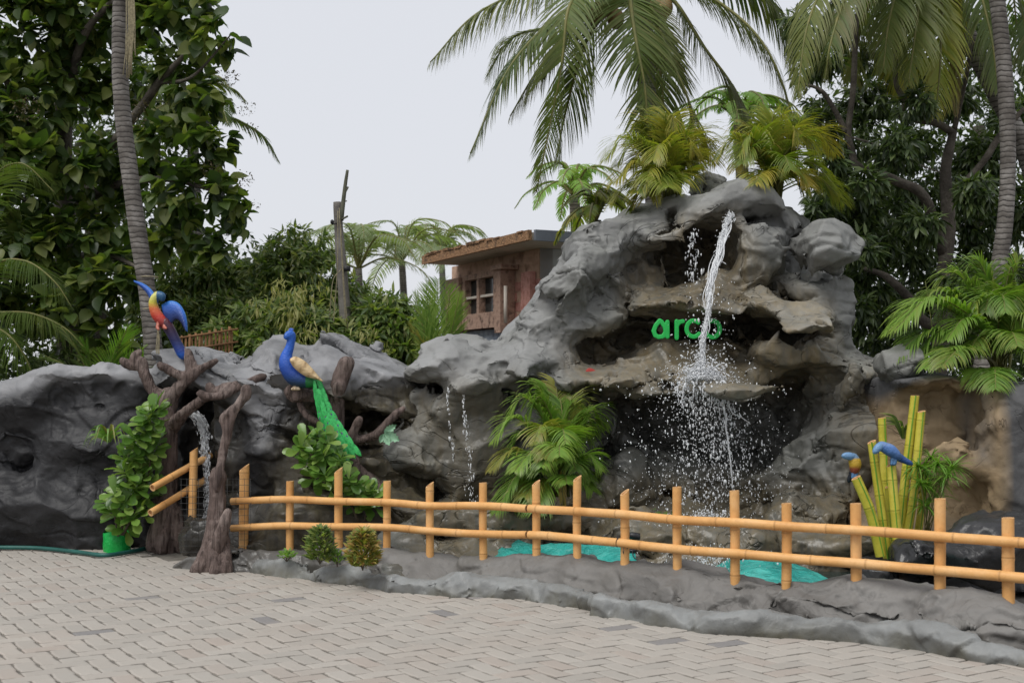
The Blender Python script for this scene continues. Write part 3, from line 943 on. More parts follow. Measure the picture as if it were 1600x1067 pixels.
def s_dark(p):
    g = np.maximum(soft_poly(p, [(1562, 560), (1900, 560), (1900, 930), (1572, 930), (1566, 700)], 10.9, .1), soft_poly(p, [(1390, 560), (1900, 560), (1900, 600), (1600, 596), (1470, 592), (1425, 600), (1395, 640)], 11.2, .08))
    g = np.maximum(g, soft_poly(p, [(1380, 830), (1900, 830), (1900, 940), (1380, 940)], 10.9, .2))
    st = soft_poly(p, [(1515, 600), (1532, 600), (1530, 720), (1512, 720)], 11.2, .12)
    return np.maximum(g, 0.7 * st)
slab = finish_rock(V2, 'rock_slab', m_rock_slab, 40, masks={'stain': lambda p: np.clip(fbm(p * 2.2, 3, 3), 0, 1), 'pale': s_dark}, crack=0.03, fold2=0.012)
tag(slab, 'upright ochre brown cement rock slab with charcoal edges beside the yellow bamboo', 'rock')
del V2

def boulder(name, label, c, r, seed, mat, amp=0.16, h=0.022, rot=None, masks=None, group=None):
    c = np.asarray(c, float)
    r = np.asarray(r, float)
    m = (max(r) if rot else r) + 0.2
    v = Vol(c - m, c + m, h)
    v.ell(c, r, k=0.02, rot=rot)
    v.roughen(rock_noise(seed, 0.42, amp * .8, 0.2, amp * 0.35, fold=amp * .3), 0.17)
    o = finish_rock(v, name, mat, seed, masks=masks or {}, crack=0.02)
    return tag(o, label, 'rock', group)
boulder('boulder', 'smooth grey egg shaped boulder on the wall between waterfall and brown slab', P(1403, 572, 11.6), (.20, .3, .155), 61, m_rock_grey, 0.08)
boulder('boulder', 'wet dark boulder at the foot of the yellow bamboo', P(1437, 868, 10.45), (.27, .3, .18), 62, m_rock_dark, 0.10, masks={'wet': lambda p: p[:, 0] * 0 + 1})
boulder('boulder', 'large charcoal boulder behind the fence under the brown slab', P(1545, 850, 10.0), (.40, .35, .27), 63, m_rock_dark, 0.12, masks={'wet': lambda p: p[:, 0] * 0 + .5})
boulder('boulder', 'small wet stone lying in the pool beside the turquoise liner', P(1368, 897, 10.55), (.17, .16, .10), 64, m_rock_dark, 0.08, masks={'wet': lambda p: p[:, 0] * 0 + 1})

# ---------------------------------------------------------------- bank under the fence and the kerb in front of it
POST = [(380, 730, 868, 15), (453, 752, 866, 12), (529, 735, 860, 13), (605, 751, 862, 12), (672, 757, 871, 12.5), (755, 754, 871, 12.5), (838, 754, 870, 13), (902, 747, 870, 13), (976, 769, 891, 14),
        (1058, 761, 891, 14), (1148, 767, 903, 15), (1229, 786, 906, 15.5), (1337, 786, 911, 17), (1469, 779, 919, 17.5), (1575, 809, 939, 19)]
def fence_d(px):
    return float(np.interp(px, [380, 605, 755, 976, 1148, 1337, 1575, 1700], [12.1, 11.35, 10.9, 10.05, 9.45, 9.05, 8.42, 8.15]))
V3 = Vol((-3.15, 7.2, -0.14), (4.9, 12.3, 0.62), 0.02)
kc = KERB + 0
kpts = [np.array([x, y + 0.085, 0.035]) for x, y in kc]
kv = V3
pb = []
for (px, ty, by, w) in POST:
    d = fence_d(px)
    q = P(px, by, d)
    pb.append(q)
pb_ext = [P(1720, 962, 8.15)]
bank = [np.array([q[0], q[1] + 0.06, q[2] - 0.20]) for q in pb[3:] + pb_ext]
V3.chain(bank, [0.16] + [0.215] * (len(bank) - 1), k=0.06)
V3.chain([b + np.array([0, -0.13, -0.08]) for b in bank], [0.10] + [0.17] * (len(bank) - 1), k=0.12)
V3.chain([b + np.array([0, 0.22, -0.05]) for b in bank], [0.10] + [0.17] * (len(bank) - 1), k=0.12)
low = [np.array([q[0], q[1], max(q[2] - 0.15, -0.06)]) for q in pb[:4]]
V3.chain(low, [0.17, 0.16, 0.16, 0.16], k=0.1)
V3.chain([P(300, 880, 12.05) * np.array([1, 1, 0]) + np.array([0, 0, -0.03]), P(340, 885, 11.85) * np.array([1, 1, 0]), low[0] + np.array([0, -.1, -.05])], [.16, .17, .17], k=0.15)
V3.chain([G(215, 868), G(260, 868), G(310, 868)], [.03, .09, .12], k=0.15)
V3.roughen(rock_noise(50, 0.5, 0.08, 0.2, 0.02, (1.8, 1, 0.8), 0, 0.07, .34), 0.14)
bank_o = finish_rock(V3, 'rock_bank', m_rock_bank, 50, masks={'stain': lambda p: 0.5 * np.clip(fbm(p * 2.4, 8, 3) + (0.12 - p[:, 2]) * 2, 0, 1), 'wet': lambda p: 0.7 * np.clip((-1.4 - p[:, 0]) * 2, 0, 1)}, crack=0.02, stretch=(1.6, 1, .8), chip=0.26, fold2=0.03)
tag(bank_o, 'long low grey cement rock bank carrying the bamboo fence', 'rock')
del V3
V4 = Vol((-2.65, 6.6, -0.14), (4.9, 11.9, 0.34), 0.019)
kk = kpts[3:]
V4.chain(kk, [0.07, .085] + [0.092 + 0.018 * math.sin(i * 1.9) for i in range(len(kk) - 2)], k=0.05)
V4.chain([q + np.array([0.0, -0.005, -0.09]) for q in kk], [0.09] * len(kk), k=0.05)
V4.roughen(rock_noise(55, 0.4, 0.06, 0.17, 0.03, (1.6, 1, 0.8), 0, 0.02, .3), 0.13)
kerb_o = finish_rock(V4, 'rock_kerb', m_rock_kerb, 55, masks={'stain': lambda p: np.clip((0.10 - p[:, 2]) * 9 + fbm(p * 4, 4, 3), 0, 1) * 0.8, 'wet': lambda p: 0.25 + 0 * p[:, 0]}, crack=0.015, chip=0.2)
tag(kerb_o, 'narrow wavy blue grey cement kerb along the paving', 'kerb')
del V4

# soil strip between kerb and low bank, where the small bushes stand
pl = [G(395, 884), G(470, 893), G(540, 902), G(620, 912), G(660, 905), G(600, 876), G(520, 868), G(440, 868)]
vs = np.array([[q[0], q[1], 0.055] for q in pl])
bed = mk('planting_bed', np.vstack([vs, vs * [1, 1, 0] + [0, 0, -.05]]), [np.array([[0, 1, 6, 7], [1, 2, 5, 6], [2, 3, 4, 5]]), np.array([[i, (i + 1) % 8, (i + 1) % 8 + 8, i + 8] for i in range(8)])], m_soil, smooth=False)
bed['kind'] = 'structure'

# ---------------------------------------------------------------- pool
m, t, N, L, b = nodes('turquoise_liner')
c = ramp(t, noise(t, 3.2, 5), [(0.3, lin(30, 126, 120)), (0.5, lin(54, 164, 154)), (0.72, lin(92, 190, 180))])
c = mixc(t, ramp(t, noise(t, 9, 6, .7), [(0.55, (0, 0, 0, 1)), (0.75, (1, 1, 1, 1))]), c, lin(24, 120, 112))
L.new(c, b.inputs['Base Color'])
b.inputs['Roughness'].default_value = 0.4
L.new(bump(t, noise(t, 5, 5, dist=2.0), 0.9, 0.09), b.inputs['Normal'])
m_teal = m
def liner(name, label, top_px, d0, z0, d1, z1, seed):
    """crumpled liner sheet running from the pool floor up onto the far rocks"""
    n, mrow = 60, 16
    tp = np.array(top_px, float)
    V = []
    for j in range(mrow):
        v = j / (mrow - 1)
        for i in range(n):
            u = i / (n - 1)
            px = np.interp(u, np.linspace(0, 1, len(tp)), tp[:, 0])
            py = np.interp(u, np.linspace(0, 1, len(tp)), tp[:, 1])
            fd = fence_d(px)
            d = fd + d0 + (d1 - d0) * v
            top = P(px, py, fd + d1)
            x = top[0]
            z = z0 + (max(top[2], z0 + .03) - z0) * v ** 1.5
            V.append([x, d, z])
    V = np.array(V, np.float32)
    V[:, 2] += 0.028 * fbm(V * 5, seed, 3) + 0.018 * np.abs(fbm(V * np.array([9, 4, 4], np.float32) + 4, seed + 5, 2))
    V[:, 1] += 0.05 * fbm(V * 3.5 + 7, seed + 3, 2)
    q = [[j * n + i, j * n + i + 1, (j + 1) * n + i + 1, (j + 1) * n + i] for j in range(mrow - 1) for i in range(n - 1)]
    back = V.copy(); back[:, 2] -= 0.006
    q = np.array(q)
    o = mk(name, np.vstack([V, back]), np.vstack([q, q[:, ::-1] + len(V)]), m_teal)
    return tag(o, label, 'pool liner')
liner('pool_liner', 'long crumpled turquoise pool liner behind the middle fence posts', [(650, 862), (700, 848), (745, 840), (785, 838), (830, 848), (880, 850), (920, 852), (950, 850), (992, 862)], 0.28, 0.10, .95, .2, 5)
liner('pool_liner', 'bright turquoise pool liner patch right of the splash water', [(1112, 888), (1140, 874), (1180, 872), (1225, 876), (1262, 888), (1300, 905)], 0.28, 0.10, 1.35, .2, 9)
liner('pool_liner', 'short turquoise pool liner strip between the first two fence posts', [(345, 858), (372, 848), (400, 848), (430, 852), (455, 862), (500, 868)], 0.2, 0.02, .5, .1, 13)
liner('pool_liner', 'turquoise pool liner scrap by the wet stones in front of the bamboo', [(1330, 908), (1370, 905), (1410, 912), (1425, 918)], 0.28, 0.12, 1.1, .2, 17)
m, t, N, L, b = nodes('pool_water')
b.inputs['Base Color'].default_value = (0.03, 0.045, 0.04, 1)
b.inputs['Roughness'].default_value = 0.05
L.new(bump(t, noise(t, 18, 3, dist=.6), 0.35, 0.03), b.inputs['Normal'])
m_water = m
wpl = [P(x, 868, fence_d(x) + 0.15) for x in (400, 605, 755, 976, 1148, 1337, 1575)]
wfar = [12.6, 12.2, 12.0, 11.9, 11.8, 11.6, 11.4]
vs = np.array([[q[0], q[1], 0.115] for q in wpl] + [[q[0] + 0.3, f, 0.115] for q, f in zip(wpl, wfar)])
pw = mk('water', vs, np.array([[i, i + 1, i + 8, i + 7] for i in range(6)]), m_water)
pw['kind'] = 'structure'
# ================================================================ bamboo fence
def mat_bamboo(name, c1, c2, c3, rough=0.5):
    m, t, N, L, b = nodes(name)
    f = noise(t, 3.5, 5, 0.6)
    c = ramp(t, f, [(0.3, c1), (0.5, c2), (0.7, c3)])
    c = mixc(t, math_(t, 'MULTIPLY', ramp(t, noise(t, 34, 5, .7), [(0.5, (0, 0, 0, 1)), (0.8, (1, 1, 1, 1))]), 0.4), c, tuple(0.55 * q for q in c1[:3]))
    c = mixc(t, math_(t, 'MULTIPLY', attr(t, 'ring'), 0.55), c, tuple(0.45 * q for q in c1[:3]))
    L.new(c, b.inputs['Base Color'])
    b.inputs['Roughness'].default_value = rough
    b.inputs['Specular IOR Level'].default_value = 0.35
    L.new(bump(t, noise(t, 60, 4), 0.25, 0.004), b.inputs['Normal'])
    return m
m_bam = mat_bamboo('bamboo_orange', lin(200, 146, 86), lin(216, 164, 102), lin(224, 178, 122))
m_bam_cut = mat_plain('bamboo_cut', lin(196, 150, 98), lin(214, 176, 130), 30, 0.7, 0.2, 80, .003)
m_bam_y = mat_bamboo('bamboo_yellow', lin(166, 158, 48), lin(190, 180, 64), lin(206, 192, 88), 0.42)
m_bam_yring = mat_plain('bamboo_green_stripe', lin(84, 140, 40), lin(110, 160, 50), 12, 0.45, 0.1)

def bamboo(name, pts, r, parent, mat=None, cut=None, node_every=0.33, slant=0.0, seg=14, hollow=True, seed=0, taper=0.0, cut_ends=(False, True)):
    """a culm with swollen nodes and a sawn, hollow end"""
    g = random.Random(seed)
    pts = np.asarray(pts, float)
    cum = np.concatenate([[0], np.cumsum(np.linalg.norm(np.diff(pts, axis=0), axis=1))])
    Ltot = cum[-1]
    ss, rr, rg = [], [], []
    pos = g.uniform(0.06, node_every * 0.8)
    nd = []
    while pos < Ltot - 0.03:
        nd.append(pos); pos += node_every * g.uniform(0.85, 1.15)
    base = set(np.linspace(0, Ltot, max(3, int(Ltot / 0.12))).tolist())
    prof = [(-0.022, 1.0, 0), (-0.012, 1.05, 0), (-0.004, 1.07, .5), (0.0, 0.985, 1.0), (0.004, 1.06, .5), (0.014, 1.02, 0), (0.024, 1.0, 0)]
    stn = [(s, 1.0, 0.0) for s in base if all(abs(s - n) > 0.03 for n in nd)]
    for n in nd:
        stn += [(n + a, k, q) for a, k, q in prof if 0 < n + a < Ltot]
    stn += [(0, 1.0, 0), (Ltot, 1.0, 0)]
    stn = sorted(set(stn))
    sv = np.array([q[0] for q in stn])
    cp = np.stack([np.interp(sv, cum, pts[:, k]) for k in range(3)], 1)
    wob = np.stack([fbm(np.c_[sv * 2.2, sv * 0 + seed, sv * 0 + k].astype(np.float32), 3, 2) for k in range(3)], 1) * r * 0.12
    cp = cp + wob
    rad = r * np.array([q[1] for q in stn]) * (1 - taper * sv / Ltot)
    mb = MB()
    mb.tube(cp, rad, seg, caps=False)
    V = mb.v[0]
    if slant:
        T = norm(cp[-1] - cp[-2])
        top = slice(len(V) - seg, len(V))
        off = (V[top] - cp[-1])
        a = g.uniform(0, 6.28) if slant < 0 else 0.0
        V[top] += T * (off @ np.array([math.cos(a), 0.35, 0]))[:, None] * abs(slant)
    ring = np.repeat(np.array([q[2] for q in stn]), seg)
    o = mk(name, V, mb.f, mat or m_bam, parent, attrs={'ring': ring})
    for e in (0, 1):
        if not cut_ends[e]: continue
        T = norm(cp[-1] - cp[-2]) if e else norm(cp[0] - cp[1])
        rim = V[-seg:] if e else V[:seg][::-1]
        c = rim.mean(0)
        inn = c + (rim - c) * 0.72
        deep = inn - T * r * 0.7
        VV = np.vstack([rim + T * 0.0008, inn + T * 0.0008, deep, [c - T * r * 0.7]])
        q = [[i, (i + 1) % seg, seg + (i + 1) % seg, seg + i] for i in range(seg)] + [[seg + i, seg + (i + 1) % seg, 2 * seg + (i + 1) % seg, 2 * seg + i] for i in range(seg)]
        t3 = [[2 * seg + i, 2 * seg + (i + 1) % seg, 3 * seg] for i in range(seg)]
        c_o = mk('cut_end', VV, [np.array(q), np.array(t3)], cut or m_bam_cut, o, smooth=False)
    return o

fence = thing('bamboo_fence', 'long orange painted bamboo fence with two rails in front of the pool', 'fence', P(976, 900, 9.8) * [1, 1, 0])
for i, (px, ty, by, w) in enumerate(POST):
    d = fence_d(px)
    r = M_(w, d) / 2
    b0 = P(px, by, d)
    t0 = P(px + (2 if i == 0 else 0), ty, d)
    b0[2] -= 0.16
    bamboo('post', np.linspace(b0, t0, 5), r, fence, slant=0.7 if i in (0, 2, 4, 6, 7, 8) else 0.06, seed=i, node_every=0.34)
UP = [(362, 783), (450, 780), (530, 783), (605, 785), (672, 790), (755, 790), (824, 794), (838, 795), (902, 799), (976, 804), (1058, 812), (1148, 816), (1229, 822), (1337, 828), (1469, 838), (1610, 849), (1700, 858)]
LO = [(362, 825), (450, 821), (530, 823), (605, 824), (672, 829), (755, 834), (824, 835), (838, 835), (902, 841), (965, 847), (976, 849), (1058, 858), (1148, 864), (1229, 872), (1337, 880), (1469, 891), (1610, 904), (1700, 913)]
def rail(pxs, r, seed, e=(True, True)):
    q = []
    for x, y in pxs:
        d = fence_d(x)
        w = np.interp(x, [p[0] for p in POST], [p[3] for p in POST])
        q.append(P(x, y, d - M_(w, d) / 2 - r * 0.75))
    bamboo('rail', bez(q, 60), r, fence, seed=seed, node_every=0.42, cut_ends=e)
rail(UP[:7], 0.033, 31)
rail([(827, 794)] + UP[7:], 0.034, 32)
rail(LO[:7], 0.033, 33)
rail([(827, 835)] + LO[7:10], 0.034, 34)
rail([(968, 848)] + LO[10:], 0.035, 35)
m_wire = mat_plain('thin_wire', (0.03, 0.03, 0.03), (0.07, 0.07, 0.07), 8, 0.5, 0)
mb = MB()
for (x, y) in ((964, 847), (980, 850), (965, 841), (974, 857)):
    c = P(x, y, fence_d(x) - 0.06); mb.tube([c + np.array([0, 0.03 * math.cos(a), 0.037 * math.sin(a)]) for a in np.linspace(0, 6.28, 13)], 0.003, 5)
mb.build('binding_wire', m_wire, fence)

# short side fence going back behind the cement tree
sf = thing('bamboo_fence', 'short bamboo side fence of slanting rails between the two cement tree trunks', 'fence', P(300, 812, 12.6) * [1, 1, 0])
bamboo('post', np.linspace(P(300, 812, 12.95) - [0, 0, .2], P(303, 703, 12.95), 4), M_(12.5, 12.95) / 2, sf, slant=0.6, seed=51)
bamboo('rail', np.linspace(P(238, 762, 12.6), P(329, 711, 13.3), 6), 0.036, sf, seed=52, cut_ends=(True, True))
bamboo('rail', np.linspace(P(235, 801, 12.6), P(327, 746, 13.3), 6), 0.036, sf, seed=53, cut_ends=(True, True))

# welded wire mesh closing the gap next to the first post
mb = MB()
for k in range(13):
    x = 283 + k * 9
    mb.tube([P(x, 748, 12.3 - 0.03 * k), P(x, 862, 12.3 - 0.03 * k)], 0.0018, 4)
for k in range(13):
    y = 748 + k * 9.5
    mb.tube([P(281, y, 12.3), P(393, y, 11.84)], 0.0018, 4)
tag(mb.build('wire_mesh', m_wire), 'fine grey welded wire mesh panel at the left end of the fence', 'wire mesh')

# ================================================================ brown cement trees
m, t, N, L, b = nodes('cement_bark')
c = ramp(t, noise(t, 3, 6, .65), [(0.28, lin(66, 54, 50)), (0.5, lin(108, 93, 87)), (0.74, lin(146, 132, 125))])
mp = N.new('ShaderNodeMapping'); mp.inputs['Scale'].default_value = (30, 30, 3.5)
L.new(N['pos'].outputs['Position'], mp.inputs['Vector'])
fib = noise(t, 1.0, 6, .6, vec=mp.outputs[0], dist=.5)
c = mixc(t, ramp(t, fib, [(0.46, (0, 0, 0, 1)), (0.64, (.75, .75, .75, 1))]), c, lin(46, 36, 33))
c = mixc(t, ramp(t, noise(t, 16, 5, .7), [(0.66, (0, 0, 0, 1)), (0.74, (.7, .7, .7, 1))]), c, lin(168, 158, 152))
L.new(c, b.inputs['Base Color'])
b.inputs['Roughness'].default_value = 0.72
b.inputs['Specular IOR Level'].default_value = 0.3
n1 = bump(t, fib, 1.0, 0.035)
L.new(bump(t, noise(t, 45, 5, .65), .5, .012, n1), b.inputs['Normal'])
m_bark = m
m_barkcut = mat_plain('cement_cut', lin(120, 104, 94), lin(88, 74, 68), 18, .8, .3, 50, .01)

def limbs(name, segs, parent, h=0.012, k=0.03, seed=0, amp=0.012, mat=None, ell=()):
    """segs: list of (points, radii) chains melted into one surface with bark furrows"""
    allp = np.concatenate([np.asarray(s[0], float) for s in segs])
    mr = max(max(s[1]) for s in segs) + 0.08
    v = Vol(allp.min(0) - mr, allp.max(0) + mr, h)
    for pts, rad in segs:
        c = bez(pts, max(4, len(pts) * 4))
        rr = np.interp(np.linspace(0, 1, len(c)), np.linspace(0, 1, len(rad)), rad)
        v.chain(c, rr, k=k)
    for e in ell:
        v.ell(*e)
    def fn(p):
        q = p * np.array([1, 1, 0.16], np.float32)
        w = fbm(p * 4, seed + 4, 2)[:, None]
        return amp * (np.abs(vnoise(q * 26 + w * 1.5, seed)) * 1.6 - 0.6) + amp * 1.1 * fbm(p * 7, seed + 9, 2)
    v.roughen(fn, 0.05)
    V, Q = v.skin()
    return mk(name, V, Q, mat or m_bark, parent)

tr = thing('cement_tree', 'brown cement tree with forked bare branches under the flying macaw', 'tree sculpture', G(262, 853))
D = 13.2
q = lambda x, y, dd=0.0: P(x, y, D + dd)
limbs('trunk', [([q(258, 862), q(262, 780), q(264, 700), q(263, 645), q(262, 618)], [.125, .09, .08, .078, .088]),
                ([q(236, 856, -.1), q(250, 800)], [.05, .06]), ([q(283, 858, -.05), q(275, 800)], [.06, .06]), ([q(252, 860, -.16), q(258, 790, -.08)], [.05, .05]), ([q(248, 775, -.03), q(246, 800, -.08), q(246, 850, -.08)], [.03, .05, .06])], tr, seed=1)
br = limbs('branch', [([q(262, 622), q(240, 612), q(226, 585), q(218, 573), q(201, 571), q(192, 563)], [.065, .055, .05, .04, .03, .025]),
                 ([q(218, 575), q(210, 560), q(218, 549)], [.034, .026, .024]), ([q(228, 580), q(224, 567), q(221, 563)], [.03, .026, .022])], tr, seed=2)
limbs('branch', [([q(264, 625), q(280, 605, -.05), q(298, 587, -.08), q(306, 580, -.08), q(318, 575, -.08), q(338, 564, -.1)], [.068, .055, .046, .036, .027, .022]),
                 ([q(300, 587, -.08), q(299, 570, -.06), q(292, 553, -.04), q(286, 549, -.03)], [.042, .04, .036, .03]), ([q(298, 588, -.08), q(282, 588, -.1), q(262, 577, -.1), q(250, 570, -.1)], [.035, .03, .027, .025])], tr, seed=3)
limbs('branch', [([q(266, 670), q(283, 650, -.1), q(310, 628, -.16), q(335, 612, -.2)], [.066, .05, .042, .038])], tr, seed=4)
limbs('branch', [([q(333, 613, -.2), q(360, 605, -.22), q(385, 600, -.24), q(411, 588, -.26)], [.038, .036, .034, .03]),
                 ([q(312, 614, -.28), q(328, 620, -.3), q(350, 617, -.27), q(364, 606, -.22)], [.028, .026, .028, .028]), ([q(330, 613, -.2), q(327, 604, -.2)], [.03, .028])], tr, seed=5)

ts = thing('cement_tree', 'brown cement tree stump with a thin crooked limb beside the fence end', 'tree sculpture', G(335, 888))
D = 11.85
limbs('trunk', [([q(332, 890), q(338, 840), q(340, 780), q(340, 740)], [.13, .08, .066, .064]), ([q(305, 893, -.12), q(325, 860, -.04), q(335, 800)], [.05, .06, .05]),
                ([q(352, 892, -.15), q(345, 840)], [.06, .06]), ([q(335, 895, -.2), q(335, 850, -.06)], [.05, .05])], ts, seed=6)
limbs('stub', [([q(338, 862, -.1), q(348, 825, -.13), q(356, 799, -.14)], [.055, .045, .035])], ts, seed=7, amp=.008)
limbs('limb', [([q(338, 765, -.07), q(342, 742, -.06), q(350, 700), q(358, 665), q(368, 638), q(377, 625), q(384, 618), q(384, 606)], [.025, .036, .034, .03, .03, .03, .03, .03]),
               ([q(374, 633), q(356, 646), q(349, 655), q(352, 671)], [.03, .025, .022, .018])], ts, seed=8, amp=.008)

tp = thing('cement_tree', 'brown cement log with broken branches on the rock under the peacock', 'tree sculpture', P(560, 800, 12.3) * [1, 1, 0])
D = 12.3
limbs('trunk', [([q(615, 800, .15), q(590, 770, .1), q(555, 735, .1), q(525, 690, .15), q(522, 640, .15)], [.09, .1, .1, .09, .09]),
                ([q(520, 640, .15), q(528, 605, .1), q(542, 568, .05)], [.085, .072, .07]), ([q(523, 625, .08), q(530, 608, .02), q(531, 602, 0)], [.045, .04, .035]),
                ([q(600, 785, .1), q(620, 800, 0), q(640, 815, -.1), q(655, 820, -.1)], [.06, .05, .045, .04])], tp, seed=9)
limbs('branch', [([q(525, 618, .12), q(500, 617, .05), q(470, 617), q(458, 618)], [.05, .046, .048, .05]), ([q(458, 618), q(452, 610, -.03), q(462, 605, -.03), q(468, 613, -.03)], [.04, .03, .03, .03])], tp, seed=10)
limbs('branch', [([q(468, 630, .05), q(480, 650), q(505, 662), q(530, 668, .1)], [.025, .022, .022, .02])], tp, seed=11, amp=.006)
limbs('branch', [([q(540, 705, .1), q(550, 680, .05), q(562, 655)], [.036, .034, .03]), ([q(545, 690, .1), q(575, 684, .05), q(590, 678), q(610, 655), q(630, 638)], [.034, .03, .03, .026, .022])], tp, seed=12, amp=.008)

# ================================================================ birds
def mat_paint(name, rough=0.45, scale=60, bmp=0.5):
    m, t, N, L, b = nodes(name)
    c = attr(t, 'Col', 'Color')
    c = mixc(t, math_(t, 'MULTIPLY', noise(t, 22, 5, .7), 0.35), c, (0.0, 0.0, 0.0, 1))
    L.new(c, b.inputs['Base Color'])
    b.inputs['Roughness'].default_value = rough
    v = N.new('ShaderNodeTexVoronoi'); v.inputs['Scale'].default_value = scale
    L.new(N['pos'].outputs['Position'], v.inputs['Vector'])
    L.new(bump(t, v.outputs[0], bmp, 0.006), b.inputs['Normal'])
    return m
m_paint = mat_paint('painted_feathers')
def sculpt(name, parent, chains, colour, h=0.008, k=0.03, ells=(), amp=0.0):
    pts = np.concatenate([np.asarray(c[0], float) for c in chains] + [np.asarray(e[0], float)[None] for e in ells])
    mr = max([max(c[1]) for c in chains] + [max(e[1]) for e in ells] + [0]) + 0.05
    v = Vol(pts.min(0) - mr, pts.max(0) + mr, h)
    for p, r in chains:
        c = bez(p, max(4, len(p) * 4))
        v.chain(c, np.interp(np.linspace(0, 1, len(c)), np.linspace(0, 1, len(r)), r), k=k)
    for e in ells:
        v.ell(e[0], e[1], k=k, rot=e[2] if len(e) > 2 else None)
    V, Q = v.skin()
    V = laplace(V, Q, 2)
    return mk(name, V, Q, m_paint, parent, cols=colour(V))
def flat_wing(name, parent, outline, d_fn, colour, thick=0.012, ridges=0):
    """a cambered vane cut to an outline, with feather ridges"""
    o = np.array(outline, float)
    n = len(o) // 2
    a, c = o[:n], o[n:][::-1]                       # leading and trailing edge
    mrow = 7
    nu = 24
    A2, C2 = bez(a, nu), bez(c, nu)
    V, ux, vx = [], [], []
    for i in range(nu):
        for j in range(mrow):
            v = j / (mrow - 1)
            p2 = A2[i] * (1 - v) + C2[i] * v
            dd = d_fn(i / (nu - 1), v) - 0.03 * math.sin(math.pi * v)
            if ridges: dd += 0.008 * abs(math.sin(i / (nu - 1) * ridges * math.pi + v * 1.5))
            V.append(P(p2[0], p2[1], dd)); ux.append(i / (nu - 1)); vx.append(v)
    V = np.array(V)
    nb = len(V)
    B = V + np.array([0, thick, 0])
    q = [[i * mrow + j, i * mrow + j + 1, (i + 1) * mrow + j + 1, (i + 1) * mrow + j] for i in range(nu - 1) for j in range(mrow - 1)]
    q = np.array(q)
    per = [i * mrow for i in range(nu)] + [(nu - 1) * mrow + j for j in range(1, mrow)] + [i * mrow + mrow - 1 for i in range(nu - 2, -1, -1)] + [j for j in range(mrow - 2, 0, -1)]
    side = np.array([[per[i], per[(i + 1) % len(per)], per[(i + 1) % len(per)] + nb, per[i] + nb] for i in range(len(per))])
    u2 = np.array(ux + ux); v2 = np.array(vx + vx)
    return mk(name, np.vstack([V, B]), [q, q[:, ::-1] + nb, side], m_paint, parent, cols=colour(u2, v2))
def grad(t, stops):
    t = np.asarray(t)
    ps = [s[0] for s in stops]
    return np.stack([np.interp(t, ps, [s[1][k] for s in stops]) for k in range(3)], 1)

# macaw in flight, tail fixed to the branch
BLU, DBL, YEL, RED, ORG, GRN = lin(28, 92, 190), lin(26, 36, 92), lin(206, 196, 70), lin(196, 60, 46), lin(214, 110, 60), lin(60, 130, 70)
mac = thing('macaw_sculpture', 'painted macaw sculpture with spread blue wings and red breast above the cement tree', 'bird sculpture', P(286, 552, 13.15))
D = 13.15
def mac_col(V):
    z = V[:, 2]
    t = (z - P(0, 508, D)[2]) / (P(0, 456, D)[2] - P(0, 508, D)[2])
    c = grad(t, [(0.0, lin(120, 40, 40)), (0.25, RED), (0.5, ORG), (0.68, YEL), (0.85, lin(216, 214, 120)), (1.0, lin(200, 200, 110))])
    back = V[:, 1] > D + 0.045
    c[back] = np.array(BLU[:3])
    beak = (V[:, 0] > P(250.5, 0, D)[0]) & (z > P(0, 474, D)[2])
    c[beak] = np.array(lin(40, 90, 130)[:3])
    return c
sculpt('body', mac, [([q(246, 461), q(240, 470), q(240, 480), q(245, 492), q(254, 503), q(262, 512)], [.036, .031, .033, .043, .046, .032]), ([q(249, 461), q(254, 463, -.02), q(253, 469, -.02)], [.03, .018, .006])], mac_col, h=.009)
def mac_tail(V):
    t = (P(0, 500, D)[2] - V[:, 2]) / (P(0, 500, D)[2] - P(0, 556, D)[2])
    return grad(t, [(0, lin(90, 36, 44)), (0.25, lin(52, 30, 60)), (0.6, DBL), (0.85, lin(30, 60, 140)), (1, BLU)])
sculpt('tail', mac, [([q(258, 503), q(268, 520), q(277, 538), q(286, 555)], [.05, .042, .04, .045])], mac_tail, h=.009)
flat_wing('wing', mac, [(246, 474), (243, 462), (234, 450), (222, 442), (209, 438), (246, 486)[:2], (240, 470), (231, 457), (220, 447), (209, 441)][:5] + [(209, 441), (219, 448), (229, 458), (236, 472), (242, 488)],
          lambda u, v: D + 0.03 + 0.25 * u, lambda u, v: grad(v, [(0, lin(60, 130, 210)), (.3, BLU), (1, lin(30, 70, 150))]))
flat_wing('wing', mac, [(252, 476), (266, 470), (279, 474), (288, 487), (292, 502), (293, 519)] + [(289, 516), (283, 505), (276, 499), (270, 503), (264, 512), (257, 502)],
          lambda u, v: D + 0.02 - 0.12 * u, lambda u, v: grad(v, [(0, lin(60, 130, 210)), (.18, BLU), (.5, lin(24, 60, 130)), (1, lin(30, 40, 80))]))
sculpt('foot', mac, [([q(249, 498, -.02), q(247, 507, -.04), q(246, 512, -.05)], [.022, .014, .016]), ([q(246, 512, -.05), q(248, 515, -.08)], [.012, .008])], lambda V: np.tile(np.array(lin(190, 110, 90)[:3]), (len(V), 1)), h=.006, k=.01)
sculpt('foot', mac, [([q(254, 500, -.02), q(257, 508, -.04), q(257, 512, -.05)], [.022, .014, .016]), ([q(257, 512, -.05), q(260, 513, -.08)], [.012, .008])], lambda V: np.tile(np.array(lin(190, 110, 90)[:3]), (len(V), 1)), h=.006, k=.01)
m_rope = mat_plain('rope', lin(170, 160, 130), lin(120, 112, 90), 40, .9, .5, 90, .004)
mb = MB()
for dx in (-1.5, 0.5, 2):
    mb.tube(bez([q(247 + dx * .3, 514, -.04), q(247 + dx, 530, -.03), q(246 + dx * 1.3, 545, -.02), q(247 + dx, 553, -.02)], 10), 0.005, 5)
mb.build('rope', m_rope, mac)

